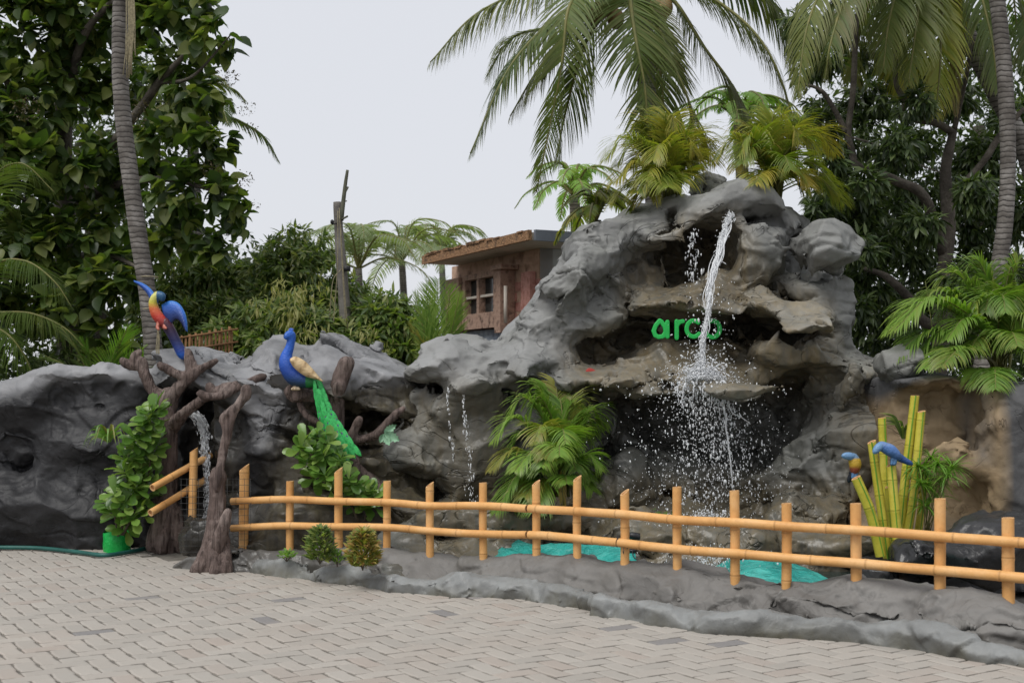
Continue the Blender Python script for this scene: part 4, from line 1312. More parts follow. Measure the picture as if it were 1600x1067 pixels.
# peacock
pea = thing('peacock_sculpture', 'painted blue peacock sculpture with tan wing and long green train on the log', 'bird sculpture', P(463, 606, 12.2))
D = 12.2
PB = lin(30, 86, 188)
def pea_col(V):
    s = (V[:, 2] - P(0, 608, D)[2]) / (P(0, 515, D)[2] - P(0, 608, D)[2])
    c = grad(s, [(0, lin(22, 62, 60)), (0.1, lin(20, 60, 96)), (.28, lin(26, 70, 160)), (.6, lin(38, 98, 204)), (1, lin(34, 96, 190))])
    face = (V[:, 0] < P(449.5, 0, D)[0]) & (V[:, 2] > P(0, 527, D)[2])
    c[face] = np.array(lin(40, 70, 120)[:3])
    gr = V[:, 0] > P(482, 0, D)[0]
    c[gr] = np.array(lin(30, 120, 60)[:3])
    return c
sculpt('body', pea, [([q(455, 523), q(455, 532), q(452, 545), q(447, 558), q(449, 572), q(459, 588), q(472, 594), q(490, 597)], [.034, .024, .029, .042, .066, .072, .064, .036]), ([q(453, 522, -.01), q(448, 525, -.03), q(447, 527, -.04)], [.028, .012, .004])], pea_col, h=.008)
mb = MB()
for k in range(5):
    a = -0.5 + k * 0.25
    p0 = q(455, 520); p1 = q(455 + 1.5 * k - 3, 512.5 - abs(2 - k) * -0.6)
    mb.tube([p0, p1], [.006, .011], 5)
cr = mb.build('crest', m_paint, pea, cols=np.tile(np.array(PB[:3]), (mb.n, 1)))
sculpt('eye', pea, [([q(452, 521.5, -.028), q(452.4, 521.6, -.03)], [.006, .006])], lambda V: np.tile([0.01, .01, .01], (len(V), 1)), h=.003, k=.002)
def wing_c(u, v):
    return grad(np.abs(np.sin(u * 9 * math.pi / 2 + v)), [(0, lin(150, 122, 84)), (.4, lin(206, 176, 130)), (1, lin(218, 192, 148))])
flat_wing('wing', pea, [(453, 560), (462, 557), (476, 564), (488, 576), (497, 587), (505, 595)] + [(503, 596), (492, 592), (480, 589), (468, 582), (458, 573), (453, 565)],
          lambda u, v: D - 0.10 + 0.02 * u - 0.012 * v, wing_c, thick=.02, ridges=9)
for dx in (0, 4):
    sculpt('leg', pea, [([q(464 + dx, 597, -.01), q(462 + dx, 603, -.02), q(460 + dx, 607, -.02)], [.022, .014, .012]), ([q(460 + dx, 607, -.02), q(456 + dx, 608, -.05)], [.012, .008]), ([q(460 + dx, 607, -.02), q(464 + dx, 608, -.04)], [.01, .007])],
           lambda V: np.tile(np.array(lin(190, 170, 140)[:3]), (len(V), 1)), h=.006, k=.012)
# train: overlapping feathers with eyes
m, t, N, L, b = nodes('train_feather')
u = attr(t, 'u'); vv = attr(t, 'v')
oi = N.new('ShaderNodeObjectInfo')
gcol = mixc(t, oi.outputs['Random'], lin(30, 158, 72), lin(70, 196, 104))
gcol = mixc(t, ramp(t, noise(t, 50, 4, .7), [(.45, (0, 0, 0, 1)), (.7, (.7, .7, .7, 1))]), gcol, lin(14, 92, 44))
eye = math_(t, 'SUBTRACT', 1.0, math_(t, 'ADD', math_(t, 'POWER', math_(t, 'MULTIPLY', math_(t, 'SUBTRACT', u, .78), 9.0), 2.0), math_(t, 'POWER', math_(t, 'MULTIPLY', vv, 2.6), 2.0)))
on = math_(t, 'MULTIPLY', ramp(t, eye, [(0.0, (0, 0, 0, 1)), (0.05, (1, 1, 1, 1))]), attr(t, 'eye'))
gcol = mixc(t, on, gcol, lin(150, 110, 60))
on2 = math_(t, 'MULTIPLY', ramp(t, eye, [(0.42, (0, 0, 0, 1)), (0.5, (1, 1, 1, 1))]), attr(t, 'eye'))
gcol = mixc(t, on2, gcol, lin(40, 60, 150))
L.new(gcol, b.inputs['Base Color'])
b.inputs['Roughness'].default_value = 0.4
m_train = m
def feather_mesh(has_eye):
    nu = 9
    V, uu, vv = [], [], []
    for i in range(nu):
        s = i / (nu - 1)
        w = 0.5 * (math.sin(math.pi * min(1, s * 0.85 + 0.12)) ** 0.7) * (1 if s < 0.999 else 0.0)
        for k in (-1, -.5, 0, .5, 1):
            V.append([w * k * 0.34, 0.05 * (1 - abs(k)) + 0.04 * math.sin(s * 3), -s]); uu.append(s); vv.append(k)
    q = [[i * 5 + j, i * 5 + j + 1, (i + 1) * 5 + j + 1, (i + 1) * 5 + j] for i in range(nu - 1) for j in range(4)]
    o = mk('train_feather', V, np.array(q), m_train, link=False, attrs={'u': uu, 'v': vv, 'eye': np.full(len(V), float(has_eye))})
    return o.data
fe0, fe1 = feather_mesh(0), feather_mesh(1)
axis_px = [(494, 594), (500, 612), (508, 640), (520, 668), (532, 692), (545, 712)]
tm = limbs('train_core', [([q(x, y, 0.03) for x, y in axis_px[:-1]], [.03, .042, .05, .058, .06])], pea, h=.012, amp=0.003, mat=mat_plain('train_core_paint', lin(24, 120, 56), lin(34, 150, 70), 14, .5, .2))
axc = bez([q(x, y, 0) for x, y in axis_px], 60)
rows = 17
gg = random.Random(4)
for r_ in range(rows):
    s = r_ / (rows - 1)
    i0 = min(57, int(s * 50))
    c = axc[i0]
    T = norm(axc[min(i0 + 2, 59)] - axc[max(i0 - 1, 0)])
    side = norm(np.cross(T, [0, -1, 0]))
    hw = 0.014 + 0.058 * min(1, s * 1.1)
    nn = 2 if s < 0.15 else (3 if s < .45 else 4)
    for j in range(nn):
        k = (j / (nn - 1) * 2 - 1) if nn > 1 else 0
        k += gg.uniform(-.1, .1) + (0.12 if r_ % 2 else -.12)
        nrm = norm(np.array([0, -1, 0]) + side * 0.4 * k)
        ln = gg.uniform(0.13, 0.17) * (0.75 + 0.35 * s)
        ax = norm(T + side * 0.16 * k)
        xx = norm(np.cross(nrm, -ax))
        pos = c + side * hw * k - np.array([0, 1, 0]) * (0.075 - 0.03 * abs(k) + 0.004 * (rows - r_) * 0.5) * (0.55 + .45 * s)
        zz = -ax
        yy = np.cross(zz, xx)
        sc = ln
        m4 = Matrix(((xx[0] * sc, yy[0] * sc, zz[0] * sc, pos[0]), (xx[1] * sc, yy[1] * sc, zz[1] * sc, pos[1]), (xx[2] * sc, yy[2] * sc, zz[2] * sc, pos[2]), (0, 0, 0, 1)))
        inst('train_feather', fe1 if (s > 0.25 and gg.random() < .55) else fe0, pea, None, mat4=m4)

# two little hornbill-like birds on the bamboo
def small_bird(label, D, head, beak, chest, hip, tail, feet, flip, cols):
    b_ = thing('bird_sculpture', label, 'bird sculpture', P(feet[0], feet[1], D))
    qq = lambda p, dd=0: P(p[0], p[1], D + dd)
    top, mid, bel = [np.array(c[:3]) for c in cols]
    z0, z1 = qq(head)[2] + .03, qq(hip)[2]
    def colf(V):
        s = (z0 - V[:, 2]) / (z0 - z1)
        front = (V[:, 1] < D + 0.0)
        c = grad(s, [(0, top), (.22, top), (.3, mid), (.65, mid), (.85, bel), (1.2, bel)])
        c[~front] = np.array(lin(60, 100, 160)[:3])
        return c
    sculpt('body', b_, [([qq(head), qq(((head[0] + chest[0]) / 2, (head[1] + chest[1]) / 2)), qq(chest), qq(hip)], [.028, .026, .035, .022])], colf, h=.006)
    sculpt('beak', b_, [([qq(head, -.01), qq(((head[0] + beak[0]) / 2, (head[1] + beak[1]) / 2 - 1), -.03), qq(beak, -.04)], [.02, .014, .004])], lambda V: np.tile(np.array(lin(110, 150, 190)[:3]), (len(V), 1)), h=.005)
    sculpt('eye', b_, [([qq((head[0], head[1]), -.025), qq((head[0] + .2, head[1]), -.026)], [.008, .008])], lambda V: np.tile(np.array(lin(170, 60, 50)[:3]), (len(V), 1)), h=.003, k=.002)
    sculpt('tail', b_, [([qq(chest, .03), qq(hip, .035), qq(tail, .05)], [.026, .022, .01])], lambda V: np.tile(np.array(lin(52, 88, 150)[:3]) if not flip else np.array(lin(22, 28, 40)[:3]), (len(V), 1)), h=.006)
    for dx in (-2, 2):
        sculpt('leg', b_, [([qq((hip[0] * .4 + chest[0] * .6 + dx, hip[1])), qq((feet[0] + dx, feet[1]), -.01)], [.016, .011]), ([qq((feet[0] + dx, feet[1]), -.01), qq((feet[0] + dx - 1, feet[1] + 1), -.035)], [.011, .008])], lambda V: np.tile(np.array(lin(70, 110, 150)[:3]), (len(V), 1)), h=.005, k=.01)
    return b_
small_bird('small painted bird with yellow and rust breast on the short leaning bamboo', 10.55, (1333, 714), (1317, 712), (1336, 725), (1335, 736), (1326, 752), (1335, 745), True, (lin(110, 140, 170), lin(196, 160, 50), lin(140, 70, 46)))
small_bird('small painted bird with blue back and long tail on the central bamboo stub', 10.45, (1376, 696), (1366, 707), (1392, 704), (1404, 714), (1425, 725), (1396, 724), False, (lin(110, 140, 190), lin(84, 124, 184), lin(76, 110, 160)))

# ================================================================ yellow bamboo clump
yb = thing('bamboo_clump', 'cluster of cut yellow green bamboo culms standing by the brown slab', 'bamboo', P(1385, 868, 10.75) * [1, 1, 0])
for i, (x0, y0, xm, ym, x1, y1, w, dd) in enumerate([(1376, 857, 1360, 800, 1337, 746, 14, -.15), (1388, 868, 1376, 790, 1362, 690, 12, -.05), (1380, 850, 1383, 770, 1378, 653, 11, .25), (1404, 850, 1398, 790, 1392, 726, 13, -.12),
                                                     (1405, 840, 1415, 740, 1430, 618, 12, .2), (1413, 845, 1428, 770, 1440, 643, 11, .15), (1432, 840, 1440, 790, 1446, 735, 10, .3), (1395, 860, 1390, 800, 1388, 760, 9, .1)]):
    d = 10.6 + dd
    pts = bez([P(x0, y0, d) - [0, 0, .06], P(xm, ym, d), P(x1, y1, d)], 12)
    o = bamboo('culm', pts, M_(w, d) / 2 * 1.22, yb, mat=m_bam_y, node_every=0.24, slant=0.35 if i % 2 else 0.1, seed=70 + i, taper=0.08)
    # green stripe painted down the front
    mb = MB()
    n = len(pts)
    T = np.gradient(pts, axis=0); T /= np.linalg.norm(T, axis=1)[:, None]
    sd = np.cross(T, [0, -1, 0]); sd /= np.linalg.norm(sd, axis=1)[:, None]
    rr = M_(w, d) / 2 * 1.22
    gq = random.Random(i)
    off = gq.uniform(-.35, .35)
    L0 = pts + np.array([0, -1, 0]) * rr * 0.97 + sd * rr * off
    wv = 0.0042
    VV = np.concatenate([np.stack([L0[k] - sd[k] * wv - [0, .003, 0], L0[k] + sd[k] * wv - [0, .003, 0], L0[k] + sd[k] * wv + [0, .012, 0], L0[k] - sd[k] * wv + [0, .012, 0]]) for k in range(n)])
    qd = [[k * 4 + a, k * 4 + (a + 1) % 4, (k + 1) * 4 + (a + 1) % 4, (k + 1) * 4 + a] for k in range(n - 1) for a in range(4)]
    mk('stripe', VV, np.array(qd), m_bam_yring, o)

# ================================================================ arco letters
m_green = mat_plain('sign_green', lin(30, 170, 74), lin(40, 182, 84), 5, 0.4, 0.05)
sg = thing('letter_sign', 'bright green lettering arco fixed in the rock hollow', 'sign', P(1072, 535, 13.0))
DL = 12.3
def stroke_letter(paths, w, parent):
    """flat cut-out letter: strokes with round ends, one solid of even thickness"""
    allp = np.concatenate([np.asarray(p, float) for p in paths])
    h = 0.006
    lo = np.array([P(allp[:, 0].min() - 8, 0, DL)[0], DL - 0.03, P(0, allp[:, 1].max() + 8, DL)[2]])
    hi = np.array([P(allp[:, 0].max() + 8, 0, DL)[0], DL + 0.06, P(0, allp[:, 1].min() - 8, DL)[2]])
    v = Vol(lo, hi, h)
    X, Z = np.meshgrid(v.ax[0], v.ax[2], indexing='ij')
    d2 = np.full(X.shape, 9.0)
    for p in paths:
        for a in range(len(p) - 1):
            p0, p1 = P(*p[a], DL), P(*p[a + 1], DL)
            ex, ez = p1[0] - p0[0], p1[2] - p0[2]
            tt_ = np.clip(((X - p0[0]) * ex + (Z - p0[2]) * ez) / (ex * ex + ez * ez + 1e-12), 0, 1)
            d2 = np.minimum(d2, np.hypot(X - p0[0] - ex * tt_, Z - p0[2] - ez * tt_) - w)
    y = v.ax[1][None, :, None]
    v.S = np.maximum(d2[:, None, :], np.abs(y - DL - 0.012) - 0.017).astype(np.float32)
    V, Q = v.skin()
    return mk('letter', V, Q, m_green, parent, smooth=False)
def arc(cx, cy, rx, ry, a0, a1, n=26):
    return [(cx + rx * math.cos(R(a)), cy - ry * math.sin(R(a))) for a in np.linspace(a0, a1, n)]
wl = M_(3.4, DL)
stroke_letter([[(1031, 501), (1025, 508), (1021.5, 517), (1024, 524), (1029, 526.5), (1036, 525.5), (1040.5, 519), (1039, 511), (1034, 503), (1031, 501)], [(1043, 503), (1043, 526)]], wl, sg)
stroke_letter([[(1057.5, 502), (1057.5, 528)], [(1058, 508), (1062, 503), (1067, 502)]], wl, sg)
stroke_letter([arc(1084, 513.5, 11, 12.5, 50, 320)], wl, sg)
stroke_letter([arc(1113.5, 514, 11.5, 13, 0, 360)], wl, sg)

# ================================================================ small things
m_hose = mat_plain('hose_rubber', lin(24, 72, 66), lin(34, 92, 84), 6, 0.5, 0.1)
mb = MB()
hp = [G(x, y, 0.03) for x, y in ((-60, 853), (0, 855), (60, 856), (120, 862), (160, 867), (190, 864), (230, 856), (270, 851), (300, 853), (322, 860))]
for k in (7, 8): hp[k][2] = 0.06
mb.tube(bez(hp, 60), 0.022, 8)
tag(mb.build('garden_hose', m_hose), 'dark green garden hose lying along the edge of the paving', 'hose')

m_bag = mat_plain('grow_bag', lin(14, 150, 62), lin(26, 178, 80), 9, 0.35, 0.5, 26, 0.03)
gb = thing('grow_bag', 'bright green plastic grow bag at the foot of the dark wall', 'plant pot', G(183, 862))
c0 = G(183, 861)
r0 = M_(21, c0[1])
V, q_ = [], []
n, rows_ = 40, 12
for j in range(rows_):
    v = j / (rows_ - 1)
    for i in range(n):
        a = i / n * 2 * math.pi
        rr = r0 * (0.96 + 0.05 * math.sin(v * 3) + 0.025 * vnoise(np.array([[math.cos(a) * 3, math.sin(a) * 3, v * 5]], np.float32), 5)[0] * 1.4)
        V.append([c0[0] + rr * math.cos(a), c0[1] + rr * math.sin(a), 0.205 * v + (0.012 * math.sin(a * 3) if j == rows_ - 1 else 0)])
for j in range(rows_ - 1):
    for i in range(n):
        k = (i + 1) % n
        q_.append([j * n + i, j * n + k, (j + 1) * n + k, (j + 1) * n + i])
mk('bag_wall', V, np.array(q_), m_bag, gb)
m_potsoil = mat_plain('pot_soil', (0.12, 0.055, 0.03), (0.07, 0.04, 0.025), 30, 0.95, .6, 60, .02)
a = np.arange(24) / 24 * 2 * math.pi
mk('soil', np.vstack([np.c_[c0[0] + r0 * .97 * np.cos(a), c0[1] + r0 * .97 * np.sin(a), np.full(24, .178)], [[c0[0], c0[1], .19]]]), np.array([[i, (i + 1) % 24, 24] for i in range(24)]), m_potsoil, gb)

m_black = mat_plain('black_plastic', (0.012, 0.012, 0.014), (0.03, 0.03, 0.033), 12, 0.4, 0)
sl = thing('spotlight', 'small black pond spotlight clamped on the wet ledge by the splash', 'lamp', P(992, 862, 10.9))
mb = MB()
pc_ = P(990, 838, 10.9)
mb.tube([pc_ + [-.04, 0, .01], pc_ + [-.02, -.005, .01], pc_ + [.05, -.01, .0], pc_ + [.055, -.01, 0]], [.022, .03, .03, .02], 12)
mb.build('lamp_head', m_black, sl)
mb = MB(); mb.tube([pc_ + [.0, .01, 0], pc_ + [-.01, .02, -.08], pc_ + [-.01, .03, -.13]], .009, 8); mb.box(pc_ + [-.01, .02, -.12], (.03, .03, .01))
mb.build('bracket', m_black, sl)
mb = MB(); mb.tube(bez([pc_ + [-.01, .02, -.1], pc_ + [.0, -.06, -.17], pc_ + [.1, -.12, -.2], pc_ + [.2, -.1, -.22]], 14), .005, 6)
mb.build('cable', m_black, sl)

m_stick = mat_plain('white_plastic', (0.6, 0.62, 0.62), (0.7, 0.7, 0.7), 8, 0.4, 0)
mb = MB(); g0 = G(1001, 968); mb.tube([g0 + [0, 0, .01], g0 + [.005, 0.01, .09], g0 + [.012, .02, .105], g0 + [.03, .05, .12]], .0055, 6)
tag(mb.build('drinking_straw', m_stick), 'bent white drinking straw leaning on the grey kerb', 'straw')

m_redleaf = mat_leaf('fallen_leaf_red', [(0.35, 0.03, 0.02, 1), (0.45, 0.05, 0.03, 1)])
# pale green maple-like leaf sculpture on the log
m_paleaf = mat_plain('pale_leaf_paint', lin(116, 160, 128), lin(150, 190, 158), 20, .55, .2, 60, .004)
lf = thing('leaf_sculpture', 'pale green painted leaf of lobed blades fixed to the log branch', 'leaf sculpture', P(607, 690, 12.05))
def lobed(parent, base, tip, w, dd, lobes=5):
    b2, t2 = np.array(base, float), np.array(tip, float)
    ax = t2 - b2
    ln = np.hypot(*ax)
    ax /= ln
    sd = np.array([-ax[1], ax[0]])
    left, right = [], []
    for k in range(lobes * 2 + 1):
        s = k / (lobes * 2)
        e = w * math.sin(math.pi * min(1, s * .9 + .08)) ** .8 * (1.0 if k % 2 == 0 else 0.68)
        left.append(b2 + ax * ln * s + sd * e + ax * (ln * .05 if k % 2 == 0 else 0)); right.append(b2 + ax * ln * s - sd * e + ax * (ln * .05 if k % 2 == 0 else 0))
    mid = [b2 + ax * ln * k / (lobes * 2) for k in range(lobes * 2 + 1)]
    n = len(mid)
    V = [P(*p, dd - 0.0) for p in left] + [P(*p, dd + .025) for p in mid] + [P(*p, dd) for p in right]
    q = [[i, i + 1, n + i + 1, n + i] for i in range(n - 1)] + [[n + i, n + i + 1, 2 * n + i + 1, 2 * n + i] for i in range(n - 1)]
    V = np.array(V)
    mk('blade', np.vstack([V, V + [0, .008, 0]]), [np.array(q), np.array(q)[:, ::-1] + len(V)], m_paleaf, parent)
lobed(lf, (600, 676), (618, 664), 6.5, 12.0)
lobed(lf, (601, 676), (623, 688), 8.5, 11.98)
lobed(lf, (600, 677), (608, 695), 7, 11.97)
lobed(lf, (599, 678), (594, 691), 5, 11.99)

# ================================================================ falling water
m, t, N, L, b = nodes('white_water')
b.inputs['Base Color'].default_value = (0.86, 0.88, 0.9, 1)
b.inputs['Roughness'].default_value = 0.12
b.inputs['IOR'].default_value = 1.33
b.inputs['Transmission Weight'].default_value = 0.35
m_foam = m
ICO_V = []
ph = (1 + 5 ** .5) / 2
for a_, c_ in ((-1, ph), (1, ph), (-1, -ph), (1, -ph)):
    ICO_V.append((a_, c_, 0))
for a_, c_ in ((-1, ph), (1, ph), (-1, -ph), (1, -ph)):
    ICO_V.append((0, a_, c_))
for a_, c_ in ((ph, -1), (ph, 1), (-ph, -1), (-ph, 1)):
    ICO_V.append((a_, 0, c_))
ICO_V = np.array(ICO_V) / math.sqrt(1 + ph * ph)
ICO_F = np.array([[0, 11, 5], [0, 5, 1], [0, 1, 7], [0, 7, 10], [0, 10, 11], [1, 5, 9], [5, 11, 4], [11, 10, 2], [10, 7, 6], [7, 1, 8], [3, 9, 4], [3, 4, 2], [3, 2, 6], [3, 6, 8], [3, 8, 9], [4, 9, 5], [2, 4, 11], [6, 2, 10], [8, 6, 7], [9, 8, 1]])
def drops(pos, size, vel=None, stretch=None):
    """a cloud of drops; each an irregular bead drawn out along its fall"""
    n = len(pos)
    g = np.random.default_rng(len(pos))
    st = np.ones(n) if stretch is None else stretch
    Vd = ICO_V[None] * size[:, None, None] * (1 + 0.35 * g.uniform(-1, 1, (n, 12, 1)))
    if vel is None:
        vel = np.tile([0, 0, -1.0], (n, 1))
    vel = vel / (np.linalg.norm(vel, axis=1, keepdims=True) + 1e-9)
    al = (Vd * vel[:, None, :]).sum(2, keepdims=True)
    Vd = Vd + al * vel[:, None, :] * (st[:, None, None] - 1)
    Vd = Vd + pos[:, None, :]
    Fd = ICO_F[None] + (np.arange(n) * 12)[:, None, None]
    return Vd.reshape(-1, 3), Fd.reshape(-1, 3)
g = np.random.default_rng(11)
def stuff_part(name, V, F_, parent):
    o = mk(name, V, F_, m_foam, parent)
    o['kind'] = 'stuff'
    return o
wf = thing('waterfall', 'white waterfall pouring from the crest over two ledges into splashing drops', 'waterfall', P(1100, 840, 11.6) * [1, 1, 0])
path = bez([P(1140, 333, 12.45), P(1131, 365, 12.35), P(1122, 400, 12.2), P(1111, 440, 12.08), P(1107, 475, 11.98), P(1103.5, 510, 11.92), P(1096, 545, 11.86), P(1095, 582, 11.8)], 200)
wid = np.interp(np.linspace(0, 1, 200), [0, .1, .3, .6, 1], [.05, .04, .034, .016, .05])
n = 3900
ti = (g.random(n) ** 0.9 * 199).astype(int)
off = g.normal(0, 1, (n, 3)) * np.array([0.55, .35, .3])
swirl = np.stack([np.sin(ti * .11 + 1) * .012 + np.sin(ti * .31) * .006, np.zeros(n), np.zeros(n)], 1)
pos = path[ti] + off * wid[ti][:, None] * (0.55 + .9 * (g.random((n, 1)) < .05)) + swirl * .6
tang = np.gradient(path, axis=0)[ti]
sz = g.uniform(.0018, .005, n)
V, F_ = drops(pos, sz, tang + g.normal(0, .004, (n, 3)), g.uniform(2.0, 8.0, n))
stuff_part('stream', V, F_, wf)
mb = MB()
for k in range(64):
    a, c = sorted(g.integers(0, 199, 2))
    if c - a < 12: c = min(199, a + 12 + int(g.integers(0, 30)))
    c = min(c, a + 70)
    idx_ = np.arange(a, c, 4)
    if len(idx_) < 3: continue
    o_ = g.normal(0, .5, 3) * wid[a] * [1, .5, 0]
    pp = path[idx_] + o_ + np.stack([.012 * np.sin(idx_ * .17 + k * 2), .01 * np.cos(idx_ * .2 + k), 0 * idx_], 1)
    mb.tube(pp, np.interp(np.linspace(0, 1, len(idx_)), [0, .3, .8, 1], [.002, .008, .006, .0015]) * g.uniform(.4, 1.1), 6)
o = mb.build('strand', m_foam, wf); o['kind'] = 'stuff'
# splash on the shelf
n = 7000
c = P(1098, 586, 11.78)
ang_ = g.random(n) * 2 * math.pi
el_ = g.uniform(.15, 1.4, n)
sp = np.abs(g.normal(0, 1.0, n)) * 0.95 + .1
tm_ = g.random(n) * .26
vel_ = np.stack([np.cos(ang_) * np.cos(el_) * sp * 1.15, np.sin(ang_) * np.cos(el_) * sp * .7, np.sin(el_) * sp * .9], 1)
pos = c + g.normal(0, .03, (n, 3)) * [1.6, 1, .6] + vel_ * tm_[:, None] + np.array([0, 0, -4.9]) * (tm_ ** 2)[:, None]
far_out = np.hypot(pos[:, 0] - c[0], pos[:, 1] - c[1] + .1) > .16
low_ = pos[:, 2] < c[2] - .03
pos[low_ & ~far_out, 2] = c[2] - .02 + g.normal(0, .012, (low_ & ~far_out).sum())
V, F_ = drops(pos, g.gamma(2.0, .0013, n) + .0012, g.normal(0, 1, (n, 3)), g.uniform(1, 3, n))
stuff_part('splash', V, F_, wf)
# curtain of drops from the shelf lip
n = 3000
s = g.random(n) ** .8
x0 = np.where(g.random(n) < .55, g.normal(1095, 22, n), g.normal(1130, 9, n))
py = 596 + s * 190
px = x0 + (g.normal(0, 1, n) * (8 + 40 * s)) + s * 12
dd = 11.62 + g.normal(0, .1, n) + .15 * s
keep = g.random(n) < np.exp(-1.0 * s)
pos = np.array([P(a, b2, d2) for a, b2, d2 in zip(px[keep], py[keep], dd[keep])])
V, F_ = drops(pos, g.gamma(1.6, .0015, keep.sum()) + .0012, None, g.uniform(1, 3.5, keep.sum()))
stuff_part('drop_curtain', V, F_, wf)
mb = MB()
for (a, xs) in enumerate(([(1128, 594), (1135, 604), (1137, 625), (1141, 640), (1152, 650), (1170, 660)], [(1126, 596), (1132, 640), (1138, 690), (1143, 740), (1144, 765)], [(1100, 598), (1098, 615), (1099, 632)], [(1070, 598), (1066, 620), (1068, 640)], [(1110, 596), (1113, 618), (1110, 640)],
                          [(1062, 596), (1058, 612), (1060, 626)], [(1085, 598), (1083, 622)], [(1120, 596), (1122, 625), (1126, 650)])):
    pp = bez([P(x, y, 11.64) for x, y in xs], 16)
    mb.tube(pp + g.normal(0, .004, pp.shape), np.linspace(.011, .003, 16) * (1.1 if a < 2 else .8), 6)
o = mb.build('strand', m_foam, wf); o['kind'] = 'stuff'
# bottom spray at the apron and in the pool
n = 1800
cx = np.where(g.random(n) < .6, g.normal(1100, 40, n), g.normal(1105, 14, n))
cy = np.where(g.random(n) < .6, g.normal(812, 9, n), g.normal(880, 14, n))
pos = np.array([P(a, b2, (11.3 if b2 < 845 else 10.55) + e) for a, b2, e in zip(cx, cy, g.normal(0, .08, n))])
V, F_ = drops(pos, g.gamma(1.8, .0013, n) + .0012, None, g.uniform(1, 2, n))
stuff_part('spray', V, F_, wf)
# fine wide mist of single drops
n = 1500
px = g.normal(1095, 75, n); py = g.uniform(440, 790, n)
ok = ((py > 600) | (np.abs(px - 1108) < 40)) & (px > 905) & (px < 1260)
pos = np.array([P(a, b2, 11.75 + e) for a, b2, e in zip(px[ok], py[ok], g.normal(0, .15, ok.sum()))])
V, F_ = drops(pos, g.gamma(2.0, .0014, ok.sum()) + .0012, None, g.uniform(1, 2, ok.sum()))
stuff_part('mist_drops', V, F_, wf)

def trickle(label, pts, d, w, n, size, seed):
    g = np.random.default_rng(seed)
    o = thing('water_trickle', label, 'waterfall', P(pts[-1][0], pts[-1][1], d))
    pth = bez([P(x, y, d) for x, y in pts], 120)
    ti = (g.random(n) * 119).astype(int)
    wd = np.interp(ti, [0, 119], w)
    pos = pth[ti] + g.normal(0, 1, (n, 3)) * wd[:, None] * [1, .5, .4]
    V, F_ = drops(pos, g.gamma(2.2, size * .4, n) + size * .4, np.gradient(pth, axis=0)[ti], g.uniform(1.5, 5, n))
    stuff_part('stream', V, F_, o)
trickle('white trickle of water falling behind the cement tree trunk', [(305, 648), (313, 658), (318, 675), (321, 710), (324, 760), (322, 830)], 13.2, (.035, .013), 1300, .0032, 3)
trickle('thin dripping water on the wet rock left of the palm', [(724, 606), (725, 640), (729, 680), (735, 730), (738, 790)], 12.2, (.004, .022), 190, .0026, 4)
trickle('faint drips off the overhang beside the thin dripping water', [(700, 608), (700, 640), (709, 720)], 12.2, (.004, .012), 60, .0032, 5)
trickle('drops falling through the dark arch of the upper hollow', [(1083, 358), (1083, 400), (1082, 440)], 12.3, (.02, .05), 110, .0034, 6)
# ================================================================ foliage tools
G_DARK = [(0.032, 0.056, 0.020, 1), (0.055, 0.088, 0.030, 1), (0.085, 0.125, 0.042, 1), (0.125, 0.165, 0.060, 1)]
G_TEAK = [(0.036, 0.066, 0.018, 1), (0.060, 0.104, 0.026, 1), (0.095, 0.148, 0.034, 1), (0.135, 0.190, 0.042, 1), (0.190, 0.220, 0.060, 1)]
G_MANGO = [(0.070, 0.115, 0.034, 1), (0.110, 0.170, 0.045, 1), (0.155, 0.220, 0.060, 1), (0.220, 0.280, 0.085, 1), (0.290, 0.310, 0.110, 1)]
G_YOUNG = [(0.300, 0.300, 0.100, 1), (0.380, 0.350, 0.140, 1), (0.250, 0.280, 0.090, 1)]
G_COCO = [(0.062, 0.105, 0.030, 1), (0.085, 0.135, 0.036, 1), (0.115, 0.165, 0.042, 1), (0.160, 0.190, 0.050, 1)]
G_ARECA = [(0.114, 0.194, 0.030, 1), (0.179, 0.254, 0.035, 1), (0.259, 0.312, 0.045, 1), (0.341, 0.321, 0.051, 1)]
G_BRIGHT = [(0.109, 0.219, 0.036, 1), (0.155, 0.301, 0.046, 1), (0.219, 0.374, 0.059, 1)]
G_CLUSIA = [(0.085, 0.180, 0.030, 1), (0.120, 0.235, 0.042, 1), (0.170, 0.290, 0.055, 1), (0.220, 0.320, 0.075, 1)]
ml_dark = mat_leaf('leaf_dark', G_DARK, 0.36, 0.35)
ml_teak = mat_leaf('leaf_broad', G_TEAK, 0.42, 0.42)
ml_mango = mat_leaf('leaf_mango', G_MANGO, 0.38, 0.42)
ml_young = mat_leaf('leaf_young', G_YOUNG, 0.5, 0.35)
ml_coco = mat_leaf('leaf_coconut', G_COCO, 0.48, 0.32, 0.3, dry=(0.20, 0.15, 0.07, 1))
ml_areca = mat_leaf('leaf_areca', G_ARECA, 0.40, 0.36, dry=(0.42, 0.27, 0.06, 1))
ml_bright = mat_leaf('leaf_bright', G_BRIGHT, 0.4, 0.35, dry=(0.3, 0.22, 0.06, 1))
ml_lime = mat_leaf('leaf_lime', [(0.14, 0.24, 0.05, 1), (0.19, 0.31, 0.07, 1), (0.26, 0.37, 0.10, 1)], 0.4, 0.4, dry=(0.4, 0.32, 0.1, 1))
ml_clusia = mat_leaf('leaf_clusia', G_CLUSIA, 0.30, 0.25, 0.5)
ml_far = mat_leaf('leaf_far', [(0.19, 0.25, 0.13, 1), (0.24, 0.30, 0.16, 1), (0.29, 0.33, 0.19, 1)], 0.5, 0.4, dry=(.25, .2, .1, 1))  # paler green: distance haze put into the leaf colour
